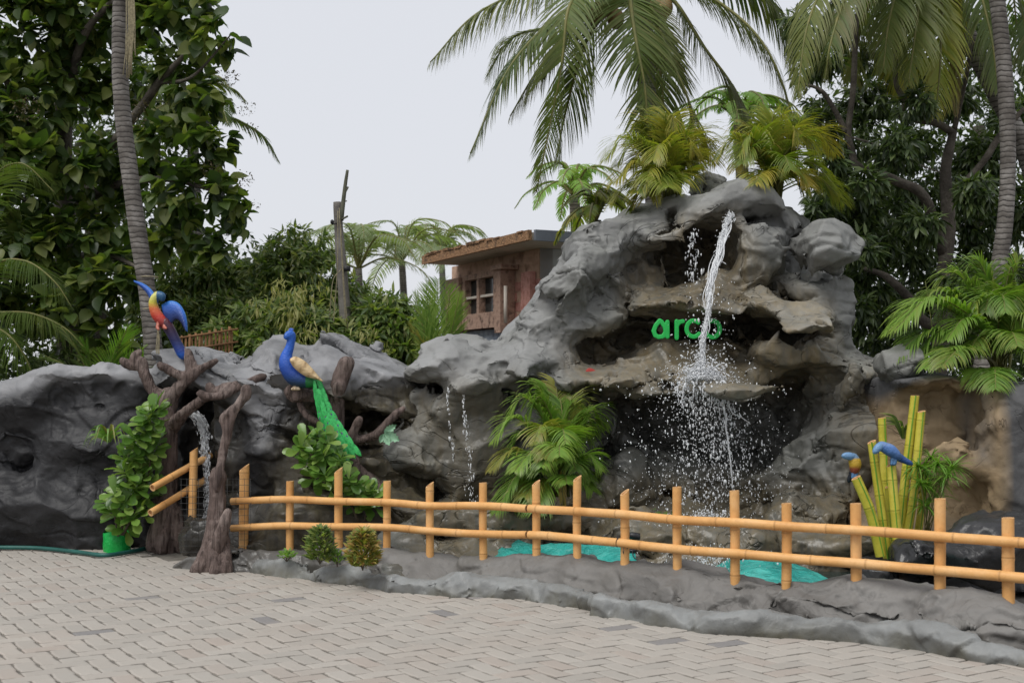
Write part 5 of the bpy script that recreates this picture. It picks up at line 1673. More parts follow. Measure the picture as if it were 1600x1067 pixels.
ml_red = mat_leaf('leaf_red_tip', [(0.16, 0.22, 0.05, 1), (0.30, 0.29, 0.07, 1), (0.38, 0.30, 0.09, 1), (0.42, 0.20, 0.09, 1), (0.24, 0.27, 0.06, 1)], 0.45, .3)
m_stem = mat_plain('twig', (0.05, 0.04, 0.028), (0.10, 0.08, 0.055), 9, .85, .3)
m_gstem = mat_plain('green_stem', (0.10, 0.12, 0.03), (0.19, 0.17, 0.05), 9, .55, .1)
m_trunk_dark = mat_plain('bark_dark', (0.035, 0.030, 0.024), (0.085, 0.072, 0.058), 5, .9, .8, 24, .03, c3=(0.15, 0.135, 0.11))
m, t, N, L, b = nodes('palm_bark')
wv = N.new('ShaderNodeTexWave'); wv.wave_type = 'BANDS'; wv.bands_direction = 'Z'
wv.inputs['Scale'].default_value = 5.2; wv.inputs['Distortion'].default_value = 3.0; wv.inputs['Detail'].default_value = 3; wv.inputs['Detail Scale'].default_value = 1.6
gp = N.new('ShaderNodeNewGeometry'); gp.name = 'pos'
L.new(gp.outputs['Position'], wv.inputs['Vector'])
c = ramp(t, noise(t, 4, 6, .65), [(0.3, (0.07, 0.06, 0.052, 1)), (.5, (0.15, 0.135, 0.12, 1)), (.72, (0.30, 0.28, 0.26, 1))])
c = mixc(t, ramp(t, wv.outputs[1], [(0.0, (1, 1, 1, 1)), (0.25, (0, 0, 0, 1))]), c, (0.035, 0.03, 0.026, 1))
L.new(c, b.inputs['Base Color']); b.inputs['Roughness'].default_value = .9
L.new(bump(t, wv.outputs[1], .22, .012), b.inputs['Normal'])
m_palm = m

# leaf outlines: rows of (t, half width), z-fold and droop
def leaf_template(kind):
    rows = {'broad': [(0, 0.02), (.12, .22), (.32, .36), (.58, .33), (.82, .17), (1, 0)],
            'obovate': [(0, .03), (.25, .10), (.5, .19), (.75, .25), (.92, .18), (1, 0)],
            'lance': [(0, 0.0), (.3, .13), (.65, .11), (1, 0)],
            'tiny': [(0, 0.0), (.45, .2), (1, 0)],
            'blade': [(0, .025), (.35, .035), (.7, .028), (1, 0)]}[kind]
    V, Fq, Ft = [], [], []
    for s, w in rows:
        dz = -0.22 * s * s
        if kind == 'blade': dz = -0.6 * s * s
        if w == 0:
            V.append((0, s, dz))
        else:
            V += [(-w, s, dz + 0.30 * w), (0, s, dz), (w, s, dz + 0.30 * w)]
    idx, c = [], 0
    for s, w in rows:
        if w == 0: idx.append((c,)); c += 1
        else: idx.append((c, c + 1, c + 2)); c += 3
    T = []
    for a, b_ in zip(idx[:-1], idx[1:]):
        if len(a) == 1 and len(b_) == 3: T += [(a[0], b_[1], b_[0]), (a[0], b_[2], b_[1])]
        elif len(a) == 3 and len(b_) == 1: T += [(a[0], a[1], b_[0]), (a[1], a[2], b_[0])]
        else: T += [(a[0], a[1], b_[1]), (a[0], b_[1], b_[0]), (a[1], a[2], b_[2]), (a[1], b_[2], b_[1])]
    return np.array(V, float), np.array(T)
TPL = {k: leaf_template(k) for k in ('broad', 'obovate', 'lance', 'tiny', 'blade')}
def leaf_frames(axis, up):
    Y = axis / (np.linalg.norm(axis, axis=1, keepdims=True) + 1e-9)
    X = np.cross(Y, up)
    X /= np.linalg.norm(X, axis=1, keepdims=True) + 1e-9
    Z = np.cross(X, Y)
    return X, Y, Z
def leaf_cloud(name, kind, pos, axis, up, size, mat, parent, n_obj=0, g=None, stuff=True, wide=1.0):
    """n_obj leaves nearest the viewer become objects that share one mesh, the others one mesh"""
    g = g or np.random.default_rng(1)
    TV, TT = TPL[kind]
    TV = TV * [wide, 1, 1]
    X, Y, Z = leaf_frames(axis, up)
    n = len(pos)
    order = np.argsort(np.linalg.norm(pos - np.array([0, 0, CAM_H]), axis=1))
    pxx = 800 + F * pos[:, 0] / pos[:, 1]
    if n_obj:
        vis = (pxx > -20) & (pxx < 1620)
        order = np.concatenate([order[vis[order]], order[~vis[order]]])
    ob, rest = order[:n_obj], order[n_obj:]
    if n_obj:
        me = mk(name, TV, TT, mat, link=False, attrs={'rnd': np.zeros(len(TV)), 'dry': np.zeros(len(TV))}).data
        for i in ob:
            s = float(size[i])
            x, y, z, p = X[i] * s, Y[i] * s, Z[i] * s, pos[i]
            inst('leaf', me, parent, None, mat4=Matrix(((x[0], y[0], z[0], p[0]), (x[1], y[1], z[1], p[1]), (x[2], y[2], z[2], p[2]), (0, 0, 0, 1))))
    if len(rest):
        S_ = size[rest][:, None, None]
        W = (TV[None, :, 0:1] * X[rest][:, None] + TV[None, :, 1:2] * Y[rest][:, None] + TV[None, :, 2:3] * Z[rest][:, None]) * S_ + pos[rest][:, None]
        Ft = TT[None] + (np.arange(len(rest)) * len(TV))[:, None, None]
        o = mk('foliage', W.reshape(-1, 3), Ft.reshape(-1, 3), mat, parent, attrs={'rnd': np.repeat(g.random(len(rest)), len(TV)), 'dry': np.zeros(len(rest) * len(TV))})
        o['kind'] = 'stuff'
def blob_points(blobs, n, g, shell=0.55):
    """points spread through overlapping clumps, thicker towards their outside"""
    vol = np.array([b_[3] ** 2.4 for b_ in blobs])
    pick = g.choice(len(blobs), n, p=vol / vol.sum())
    d = g.normal(0, 1, (n, 3))
    d /= np.linalg.norm(d, axis=1, keepdims=True)
    r = shell + (1 - shell) * g.random(n) ** 0.6
    r = np.where(g.random(n) < 0.3, g.random(n), r)
    C = np.array([P(b_[0], b_[1], b_[2]) for b_ in blobs])[pick]
    rad = np.array([M_(b_[3], b_[2]) for b_ in blobs])[pick]
    off = d * (r * rad)[:, None] * [1, 0.9, 0.8]
    return C + off, d
def sprig_points(blobs, n_sprig, per, g, length, shell=.5):
    """whorls: leaves radiating from twig ends"""
    c, d = blob_points(blobs, n_sprig, g, shell)
    pos = np.repeat(c, per, 0)
    dd = np.repeat(d, per, 0)
    r = g.normal(0, 1, pos.shape)
    r /= np.linalg.norm(r, axis=1, keepdims=True)
    ax = dd * 0.55 + r * 0.85 + np.array([0, 0, -0.25])
    return pos + r * length * 0.08, ax
def limb_set(parent, chains, mat, name='branch', seg=9):
    for pts, rad in chains:
        p = bez([P(*q_) for q_ in pts], max(8, len(pts) * 6))
        r = np.interp(np.linspace(0, 1, len(p)), np.linspace(0, 1, len(rad)), rad)
        w = np.stack([vnoise((p * 2.3 + k * 5).astype(np.float32), k) for k in range(3)], 1) * r[:, None] * .35
        mb = MB(); mb.tube(p + w, r * (1 + .12 * vnoise((p * 6).astype(np.float32), 9)), seg)
        mb.build(name, mat, parent)

# ---------------------------------------------------------------- palms
def frond(parent, pts, width, n, mat, droop=0.6, lean=0.75, lw=0.035, seed=0, dry=0.0, start=0.14, rr=0.02, upv=0.0, drytip=0.0, rstem=None, fan=0.0, nseg=4):
    """feather leaf: an arching midrib with two ranks of narrow leaflets that droop under their weight"""
    g = np.random.default_rng(seed + 100)
    c = bez(pts, 40)
    cum = np.concatenate([[0], np.cumsum(np.linalg.norm(np.diff(c, axis=0), axis=1))])
    Lt = cum[-1]
    V, Fq, rn, dr = [], [], [], []
    nv = 0
    base_rnd = g.random()
    for side in (-1, 1):
        for i in range(n):
            s = start + (1 - start) * (i + g.uniform(-.2, .2)) / (n - 1)
            s = float(np.clip(s, 0, 1))
            d_ = s * Lt
            p = np.array([np.interp(d_, cum, c[:, k]) for k in range(3)])
            e = 0.03 * Lt
            T = norm(np.array([np.interp(min(Lt, d_ + e), cum, c[:, k]) - np.interp(max(0, d_ - e), cum, c[:, k]) for k in range(3)]))
            h = np.cross(T, [0, 0, 1.0])
            if np.linalg.norm(h) < 0.15: h = np.array([1.0, 0.3, 0])
            h = norm(h)
            upn = norm(np.cross(h, T))
            ln = width * (math.sin(math.pi * min(1.0, (s - start) / (1 - start) * 0.80 + 0.16)) ** 0.75) * g.uniform(.86, 1.08)
            if s > .97: ln *= .8
            dirv = norm(h * side * (1.0 - 0.55 * s * fan) + T * (lean + 0.6 * s) + upn * upv + g.normal(0, .07, 3))
            w = lw * (0.55 + 0.45 * math.sin(math.pi * s)) * g.uniform(.8, 1.15)
            wd = norm(np.cross(dirv, upn) * 0.6 + T * 0.5) * w * 0.5
            q_ = p.copy()
            rows_ = []
            cur = dirv.copy()
            dj = droop * g.uniform(.75, 1.3)
            for k in range(nseg + 1):
                f = k / nseg
                ww = wd * (1 - f ** 2.2) * (0.55 if k == 0 else 1.0)
                rows_.append((q_ - ww, q_ + ww))
                cur = norm(cur + np.array([0, 0, -1.0]) * dj * (0.3 + f) * 0.75)
                q_ = q_ + cur * ln / nseg
            for k in range(nseg):
                V += [rows_[k][0], rows_[k][1]]
            V.append((rows_[nseg][0] + rows_[nseg][1]) / 2)
            for k in range(nseg - 1):
                Fq.append([nv + 2 * k, nv + 2 * k + 1, nv + 2 * k + 3, nv + 2 * k + 2])
            Fq.append([nv + 2 * nseg - 2, nv + 2 * nseg - 1, nv + 2 * nseg, nv + 2 * nseg])
            m_ = 2 * nseg + 1
            rn += [(base_rnd + g.uniform(-.12, .12)) % 1.0] * m_
            dv = np.clip(dry + g.normal(0, .12), 0, 1)
            dr += [float(np.clip(dv + drytip * (k / m_) * s, 0, 1)) for k in range(m_)]
            nv += m_
    Fq = np.array(Fq)
    tri = Fq[:, 2] == Fq[:, 3]
    o = mk('frond', np.array(V), [Fq[~tri], Fq[tri][:, :3]], mat, parent, attrs={'rnd': rn, 'dry': dr})
    mb = MB(); mb.tube(c, np.linspace(rr, rr * .25, 40), 6)
    mb.build('rachis', rstem or m_gstem, o)
    return o
def PF(lst):           # list of (px,py,d)
    return [P(*q_) for q_ in lst]
def palm_trunk(parent, pts, rad):
    p = bez(PF(pts), 70)
    r = np.interp(np.linspace(0, 1, 70), np.linspace(0, 1, len(rad)), rad)
    r = r * (1 + .035 * vnoise((p * 5).astype(np.float32), 3))
    mb = MB(); mb.tube(p, r, 16)
    return mb.build('trunk', m_palm, parent)

# ---------------------------------------------------------------- the coconut palm over the waterfall
cp = thing('coconut_palm', 'tall coconut palm with drooping fronds and nuts above the waterfall rock', 'palm', P(1012, 602, 16.6) * [1, 1, 0])
palm_trunk(cp, [(1035, 640, 16.6), (1030, 400, 16.6), (1015, 200, 16.6), (1005, 60, 16.6), (1001, 5, 16.6)], [.17, .15, .125, .12, .13])
D = 16.6
FR = [([(1000, 2, 16.6), (930, -50, 16.3), (850, -25, 16), (745, 22, 15.8), (672, 98, 15.7)], .75, 60, .9, 0),
      ([(998, 5, 16.5), (930, -5, 15.9), (865, 32, 15.5), (795, 108, 15.2), (735, 240, 15.1)], .72, 60, .55, 0),
      ([(1000, 5, 16.6), (950, 2, 16.5), (895, 40, 16.4), (840, 110, 16.3), (797, 182, 16.3)], .75, 55, .7, .25),
      ([(1000, 0, 16.4), (945, -35, 15.3), (892, 5, 14.6), (876, 110, 14.5), (838, 300, 14.7)], .62, 60, .3, .05),
      ([(1000, 5, 16.7), (955, 15, 17), (915, 68, 17.2), (885, 170, 17.4), (868, 255, 17.4)], .8, 50, .6, .1),
      ([(1000, 5, 16.4), (985, -5, 15.4), (993, 60, 15), (1008, 142, 14.9), (1012, 225, 15)], .72, 60, .3, .0),
      ([(1003, 8, 16.5), (1015, 8, 15.8), (1044, 84, 15.4), (1078, 165, 15.3), (1092, 260, 15.4)], .62, 56, .35, .3),
      ([(1005, 5, 16.6), (1050, 0, 16.6), (1100, 74, 16.4), (1148, 140, 16.3), (1185, 222, 16.3)], .72, 56, .6, 0),
      ([(1005, 0, 16.6), (1070, -20, 16.2), (1150, 24, 15.9), (1205, 90, 15.7), (1245, 200, 15.6)], .75, 60, .65, 0),
      ([(1005, -2, 16.6), (1080, -55, 16.6), (1160, -30, 16.6), (1215, 20, 16.6), (1245, 120, 16.6)], .75, 56, .8, 0),
      ([(1002, 5, 16.7), (1010, 30, 17.2), (1030, 100, 17.6), (1040, 200, 17.7)], .7, 46, .5, .1),
      ([(1000, 2, 16.6), (940, 10, 16.9), (870, 40, 17.1), (800, 60, 17.3), (760, 120, 17.4)], .7, 50, .8, .1),
      ([(1000, -5, 16.6), (960, -120, 16.8), (870, -180, 17), (770, -150, 17.2)], .8, 40, .7, 0),
      ([(1002, -5, 16.6), (1020, -140, 16.8), (1080, -230, 17), (1160, -210, 17.2)], .8, 40, .7, 0),
      ([(1000, -5, 16.6), (1000, -120, 17.2), (990, -230, 18), (980, -270, 19)], .8, 36, .6, 0)]
for i, (pts, w, n, dr, dry) in enumerate(FR):
    frond(cp, PF(pts), w * 1.12, int(n * 2.2), ml_coco, droop=dr, lean=.5, lw=.036, seed=i, dry=dry, rr=.035, drytip=.25)
m_nut = mat_plain('coconut_husk', (0.20, 0.12, 0.05), (0.28, 0.19, 0.08), 6, .6, .2)
def nut(px, py, d, r=.11):
    c = P(px, py, d)
    v = Vol(c - r * 1.6, c + r * 1.6, .022)
    v.ell(c, (r, r, r * 1.25), k=.01)
    V, Q = v.skin()
    mk('coconut', V, Q, m_nut, cp)
for k_ in ((925, 21, 16.1), (940, 14, 16.0), (952, 8, 16.2), (1022, 16, 16), (1030, 24, 15.9), (1012, 8, 16), (1038, 12, 16.1), (962, 30, 16.2)):
    nut(*k_)

# ---------------------------------------------------------------- palms far behind
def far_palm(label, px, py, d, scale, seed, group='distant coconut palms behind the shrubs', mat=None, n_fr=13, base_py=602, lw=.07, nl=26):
    g = random.Random(seed)
    c = P(px, py, d)
    o = thing('coconut_palm', label, 'palm', (c[0], c[1], 0), group)
    mb = MB(); mb.tube(bez([[c[0] + .4, c[1], -.05], [c[0] + .15, c[1], c[2] * .5], c], 24), np.linspace(.14, .09, 24), 10)
    mb.build('trunk', m_palm, o)
    for k in range(n_fr):
        a = k / n_fr * 2 * math.pi + g.uniform(-.25, .25)
        el = g.uniform(.05, 1.42)
        L_ = scale * g.uniform(.85, 1.1)
        h = np.array([math.cos(a), math.sin(a), 0])
        p1 = c + h * L_ * .35 * math.cos(el) + np.array([0, 0, L_ * .38 * math.sin(el) + .1])
        p2 = c + h * L_ * .75 * math.cos(el * .8) + np.array([0, 0, L_ * (.55 * math.sin(el) - .12)])
        p3 = c + h * L_ * .95 * math.cos(el * .75) + np.array([0, 0, L_ * (.72 * math.sin(el) - .42)])
        frond(o, [c, p1, p2, p3], L_ * .24, nl, mat or ml_far, droop=.55, lean=.6, lw=lw, seed=seed * 20 + k, rr=.03, dry=.0, nseg=3)
    return o
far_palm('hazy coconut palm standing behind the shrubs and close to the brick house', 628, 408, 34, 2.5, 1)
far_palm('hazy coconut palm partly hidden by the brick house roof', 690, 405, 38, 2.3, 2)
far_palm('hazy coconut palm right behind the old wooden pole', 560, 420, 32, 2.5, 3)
far_palm('leafy green coconut palm between brick house roof and waterfall rock', 897, 305, 21, 1.15, 4, group=None, mat=ml_bright, lw=.05)
far_palm('yellowish young palm against the left shoulder of the waterfall rock', 930, 345, 18, .85, 5, group=None, mat=ml_areca, lw=.04)
far_palm('coconut palm hidden behind the broad leaved tree, fronds reaching into the sky', 300, 190, 21, 1.5, 6, group=None, mat=ml_coco, lw=.05, nl=40)
far_palm('green palm behind the big coconut palm, by the crest of the rock', 1155, 190, 19, 1.2, 7, group=None, mat=ml_bright, lw=.045, nl=34)

# ---------------------------------------------------------------- slender palm at the left
lp = thing('coconut_palm', 'slender leaning grey palm trunk behind the dark wall at the macaw', 'palm', P(240, 602, 14.6) * [1, 1, 0])
palm_trunk(lp, [(246, 690, 14.6), (240, 560, 14.6), (232, 470, 14.6), (218, 380, 14.6), (204, 280, 14.6), (192, 180, 14.6), (187, 90, 14.6), (189, 0, 14.6), (196, -150, 14.6)], [.12, .105, .10, .10, .095, .095, .09, .09, .085])
g = np.random.default_rng(5)
mb = MB()
for k in range(26):
    x = 200 + g.uniform(-3, 8)
    mb.tube(bez([P(x, -40, 14.45), P(x + g.uniform(-3, 5), 30, 14.4), P(x + g.uniform(-6, 5), 80 + g.uniform(0, 45), 14.4)], 8), .006, 4)
mb.build('hanging_fibre', m_rope, lp)
for k in range(7):
    a = k * .9
    c = P(196, -150, 14.6)
    h = np.array([math.cos(a), math.sin(a), 0])
    frond(lp, [c, c + h * .8 + [0, 0, .5], c + h * 1.7 + [0, 0, .35], c + h * 2.4 + [0, 0, -.3]], .55, 34, ml_coco, droop=.6, lean=.55, lw=.045, seed=300 + k, rr=.03)
mb = MB()
for y in (433, 483):
    c = P(232 if y < 450 else 236, y, 14.6)
    mb.tube([c + np.array([.108 * math.cos(a), .108 * math.sin(a), 0]) for a in np.linspace(0, 6.28, 18)], .006, 5)
mb.build('tie_wire', m_rope, lp)

# low palm fronds at the left edge
yp = thing('young_palm', 'low palm with long arching fronds behind the dark wall at its outer end', 'palm', P(-40, 602, 15) * [1, 1, 0])
mb = MB(); mb.tube(bez(PF([(-60, 700, 15.2), (-60, 560, 15.2), (-50, 500, 15.2)]), 12), .1, 10); mb.build('trunk', m_palm, yp)
for i, (pts, w, n) in enumerate([([(-50, 480, 15.2), (-10, 415, 15), (40, 408, 14.8), (85, 440, 14.7), (112, 480, 14.7)], .5, 46),
                                 ([(-50, 490, 15.2), (0, 488, 14.9), (50, 490, 14.7), (100, 512, 14.6), (136, 548, 14.6)], .42, 46),
                                 ([(-50, 500, 15.2), (-10, 510, 14.8), (20, 530, 14.6), (45, 570, 14.6), (50, 600, 14.6)], .4, 40),
                                 ([(-50, 480, 15.2), (-20, 300, 15.2), (30, 255, 15), (85, 300, 15)], .5, 44)]):
    frond(yp, PF(pts), w * 1.5, int(n * 1.7), ml_coco if i != 2 else ml_mango, droop=.5, lean=.5, lw=.03, seed=40 + i, rr=.02)
yq = thing('young_palm', 'stemless green palm fan rising behind the wall beside the slender trunk', 'palm', P(165, 602, 14.6) * [1, 1, 0])
for i, (x, y) in enumerate(((95, 500), (125, 520), (150, 535), (185, 525), (215, 560), (230, 530), (70, 545), (200, 500), (245, 560))):
    frond(yq, PF([(160, 660, 14.6), ((160 + x) / 2, (640 + y) / 2 - 10, 14.5 + .1 * (i % 3)), (x, y + 10, 14.5)]), .42, 40, ml_bright if i % 2 else ml_coco, droop=.2, lean=.9, lw=.026, seed=60 + i, rr=.012)

# bright fan palm before the brick house
yr = thing('young_palm', 'bright green upright young coconut palm in front of the brick house', 'palm', P(690, 602, 14.9) * [1, 1, 0])
for i, (x, y, w) in enumerate(((684, 438, .46), (648, 458, .40), (718, 460, .40), (665, 446, .44), (704, 448, .42), (640, 505, .3), (655, 530, .25))):
    frond(yr, PF([(686, 640, 15), (686 + (x - 686) * .35, 560, 14.9), (x, y, 14.8)]), w * 1.05, 54, ml_lime, droop=.12, lean=.85, lw=.024, seed=80 + i, rr=.014, dry=.75 if i > 4 else 0)

# ---------------------------------------------------------------- areca clumps
def areca(label, base, d, tips0, w, seed, mat=ml_areca, n=30, more=1.0, group=None, dry=(0.0,), lw=.03, stems=6, droop=.45, upv=.25):
    o = thing('areca_palm', label, 'palm', P(base[0], base[1], d), group)
    g = random.Random(seed)
    tips = list(tips0) + [(base[0] + (x - base[0]) * g.uniform(.55, 1.0) + g.uniform(-14, 14), y + g.uniform(-14, 22), dd + g.uniform(-.25, .3)) for x, y, dd in tips0 if g.random() < more]
    for i, (x, y, dd) in enumerate(tips):
        bx = base[0] + g.uniform(-10, 10)
        by = base[1]
        mx, my = bx + (x - bx) * .45, min(y, by) - abs(by - y) * .12 - 10 - abs(x - bx) * .18
        p0 = P(bx, by, d); p1 = P(bx + (x - bx) * .18, by + (my - by) * .6, d + dd * .3); p2 = P(mx + (x - mx) * .35, my, d + dd * .7); p3 = P(x, y, d + dd)
        frond(o, [p0, p1, p2, p3], w * g.uniform(.85, 1.15), n, mat, droop=droop, lean=.65, lw=lw, seed=seed * 50 + i, rr=.011, dry=g.choice(dry), start=.38, upv=upv, drytip=.2)
    for i in range(stems):
        x = base[0] + g.uniform(-14, 14)
        mb = MB(); mb.tube(bez([P(x, base[1] + 6, d + g.uniform(-.05, .05)), P(x + g.uniform(-8, 8), base[1] - 40, d)], 8), .014, 7)
        mb.build('stem', m_gstem, o)
    return o
areca('yellow green areca palm on the rock top left of the crest', (1048, 318), 13.2, [(945, 250, -.3), (960, 285, -.4), (975, 225, .2), (995, 300, -.5), (1000, 215, .1), (1020, 250, -.5), (1040, 205, .2), (1065, 215, .0), (1085, 240, -.2), (1100, 265, -.2), (1110, 235, .3), (985, 262, .4), (1028, 285, -.55), (1070, 285, -.4), (955, 315, -.1)], .36, 3, n=46, lw=.024, dry=(0, 0, 0, .12, .3))
areca('yellow areca palm on the rock top right of the crest', (1210, 312), 13.2, [(1118, 250, -.2), (1135, 232, .2), (1150, 265, -.4), (1165, 215, .2), (1190, 225, -.3), (1205, 200, .2), (1230, 205, -.1), (1250, 225, -.3), (1270, 215, .2), (1285, 250, -.3), (1305, 240, .3), (1300, 285, -.3), (1265, 290, -.5), (1235, 265, -.55), (1180, 285, -.5), (1310, 305, .0)], .36, 4, n=46, lw=.024, dry=(0, 0, 0, .15, .4))
areca('full green areca palm growing in the wet rocks behind the middle fence', (875, 770), 12.0, [(770, 690, -.3), (765, 735, -.4), (790, 660, -.2), (815, 640, .1), (840, 632, .2), (805, 735, -.6), (850, 715, -.7), (870, 650, .2), (880, 720, -.7), (905, 660, .1), (930, 675, .2), (945, 670, .3), (940, 735, -.3), (925, 765, -.3), (820, 775, -.55), (775, 800, -.5), (900, 735, -.6), (835, 690, -.5), (895, 700, -.5)], .30, 5, mat=ml_bright, n=42, lw=.027, dry=(0, 0, 0, 0, .5))
areca('green areca palm arching over the brown slab at the right', (1560, 590), 11.9, [(1385, 520, -.3), (1420, 500, -.2), (1395, 560, -.5), (1450, 470, .1), (1445, 575, -.8), (1500, 455, .2), (1535, 600, -.9), (1480, 530, -.6), (1540, 445, .2), (1580, 480, -.4), (1610, 440, 0), (1620, 520, -.6), (1510, 500, -.3), (1640, 560, -.7), (1590, 540, -.8)], .36, 6, mat=ml_bright, n=46, dry=(0, 0, 0, .15), lw=.03)
# withered skirt of the wet palm
frond(bpy.data.objects['areca_palm.002'], PF([(880, 730, 11.7), (878, 760, 11.6), (882, 795, 11.6)]), .12, 20, ml_areca, droop=1.2, lean=.8, lw=.02, seed=999, dry=.9, start=.05, rr=.008)

# ---------------------------------------------------------------- broad leaved tree at the left
tk = thing('broad_leaved_tree', 'big dark broad leaved tree overhanging the charcoal wall', 'tree', P(110, 602, 18) * [1, 1, 0])
limb_set(tk, [([(110, 640, 18), (105, 450, 18), (100, 300, 18), (95, 120, 18), (100, -40, 18)], [.2, .17, .15, .11, .07])], m_trunk_dark, 'trunk', 12)
limb_set(tk, [([(100, 300, 18), (170, 230, 17.2), (250, 130, 16.6), (310, 60, 16.2)], [.09, .07, .05, .02]), ([(102, 330, 18), (180, 290, 17.2), (260, 280, 16.6), (340, 300, 16.2)], [.08, .06, .04, .02]), ([(98, 200, 18), (130, 60, 17), (200, -20, 16.5)], [.08, .06, .03]),
              ([(100, 260, 18), (40, 180, 17.2), (-10, 90, 16.8)], [.08, .06, .03]), ([(104, 380, 18), (60, 330, 17), (20, 300, 16.5)], [.06, .04, .02]), ([(96, 140, 18), (40, 40, 17.5), (20, -20, 17)], [.05, .04, .03]), ([(105, 400, 18), (170, 400, 17), (220, 420, 16.6)], [.05, .04, .02]), ([(250, 130, 16.6), (300, 120, 16.3), (360, 55, 16)], [.03, .02, .01])], m_trunk_dark, 'branch')
tb = [(30, 60, 17, 75), (110, 30, 17.2, 70), (200, 20, 17, 60), (280, 25, 16.6, 62), (330, 60, 16.3, 40), (345, 40, 16.2, 25), (20, 170, 16.8, 75), (110, 140, 17.5, 70), (190, 130, 17.5, 60), (270, 110, 16.8, 55), (310, 150, 16.4, 45), (30, 270, 16.6, 75), (120, 250, 17, 65), (200, 250, 17.2, 55), (270, 220, 16.6, 52),
      (320, 220, 16.3, 42), (345, 240, 16.3, 25), (290, 290, 16.4, 60), (345, 310, 16.2, 42), (365, 345, 16.2, 26), (310, 370, 16.4, 45), (350, 390, 16.3, 30), (20, 370, 16.6, 65), (90, 380, 16.8, 60), (160, 350, 17.2, 55), (150, 450, 16.6, 50), (110, 480, 16.6, 45), (200, 430, 17, 45), (270, 370, 16.8, 45), (170, 530, 16.8, 45), (60, 470, 17.2, 60), (-40, 200, 17, 90), (-40, 420, 17, 90), (60, -50, 17, 90), (250, -50, 17, 80)]
g = np.random.default_rng(31)
pos, ax = sprig_points(tb, 1500, 5, g, .25)
leaf_cloud('leaf', 'broad', pos, ax, np.tile([0, -.25, 1.0], (len(pos), 1)) + g.normal(0, .35, pos.shape), g.uniform(.12, .27, len(pos)), ml_teak, tk, n_obj=300, g=g)
# pale flower sprays of the same tree
pos, d_ = blob_points([(355, 120, 16.2, 22), (385, 170, 16.2, 16), (390, 200, 16.2, 12), (380, 280, 16.2, 18), (395, 320, 16.2, 12), (210, 190, 16.2, 20), (40, 170, 15.9, 25), (330, 265, 16, 22), (220, 165, 16, 18)], 700, g)
leaf_cloud('bud', 'tiny', pos, g.normal(0, 1, pos.shape), g.normal(0, 1, pos.shape), g.uniform(.02, .05, len(pos)), mat_leaf('flower_bud', [(0.09, 0.07, 0.035, 1), (0.14, 0.11, 0.05, 1), (0.05, 0.04, 0.025, 1)]), tk, g=g)

bt = thing('dense_tree', 'dense small leaved evergreen filling the gaps behind the broad leaved tree', 'tree', P(160, 602, 21) * [1, 1, 0])
limb_set(bt, [([(150, 640, 21), (150, 420, 21), (140, 250, 21)], [.2, .16, .1])], m_trunk_dark, 'trunk')
bb = [(x, y, 21 + 1.2 * math.sin(x + y), 75) for x in range(-80, 420, 65) for y in range(120 if True else 0, 640, 75) if not (x > 250 and y < 420)]
bb += [(x, y, 17.2, 50) for x in (-60, 0, 60, 120, 190, 260) for y in (560, 610)]
pos, d_ = blob_points(bb, 19000, np.random.default_rng(8), .3)
g = np.random.default_rng(9)
leaf_cloud('leaf', 'tiny', pos, g.normal(0, 1, pos.shape) + [0, 0, -.4], g.normal(0, .5, pos.shape) + [0, 0, 1], g.uniform(.10, .2, len(pos)), ml_dark, bt, n_obj=0, g=g)

# ---------------------------------------------------------------- mango trees behind the peacock
def mango(label, base, d, blobs, n, seed, young=None, n_obj=200, mat=None, size=(.10, .19), trunk=True, group=None):
    o = thing('mango_tree', label, 'tree', P(base[0], 602, d) * [1, 1, 0], group)
    g = np.random.default_rng(seed)
    if trunk:
        limb_set(o, [([(base[0], 650, d), (base[0] + 5, 540, d), (base[0] - 6, base[1], d)], [.14, .11, .06])], m_trunk_dark, 'trunk')
        for b_ in blobs[::3]:
            limb_set(o, [([(base[0], 560, d), ((base[0] + b_[0]) / 2, (540 + b_[1]) / 2, (d + b_[2]) / 2), (b_[0], b_[1], b_[2])], [.06, .04, .015])], m_trunk_dark, 'branch', 6)
    pos, ax = sprig_points(blobs, n, 9, g, .15, .6)
    leaf_cloud('leaf', 'lance', pos, ax + [0, 0, -.35], np.tile([0, -.3, 1.0], (len(pos), 1)) + g.normal(0, .3, pos.shape), g.uniform(*size, len(pos)), mat or ml_mango, o, n_obj=n_obj, g=g, wide=1.0)
    if young:
        pos, ax = sprig_points(young, len(young) * 5, 6, g, .12, .2)
        pos = pos + g.normal(0, .06, pos.shape)
        leaf_cloud('leaf', 'lance', pos, ax * .7 + [0, 0, -.7], np.tile([0, -1.0, .2], (len(pos), 1)) + g.normal(0, .3, pos.shape), g.uniform(.07, .14, len(pos)), ml_young, o, n_obj=60, g=g, wide=.6)
    return o
mango('bushy mango tree with dark green dome in front of the sky', (455, 420), 18.5, [(430, 395, 18.5, 34), (460, 375, 18.6, 30), (490, 390, 18.6, 34), (455, 420, 18.2, 45), (500, 430, 18.3, 42), (415, 430, 18.3, 38), (440, 470, 18, 45), (490, 480, 18, 45), (400, 480, 18, 40), (540, 460, 18.4, 38), (520, 500, 18, 40), (570, 480, 18.4, 30)], 1000, 41, n_obj=150)
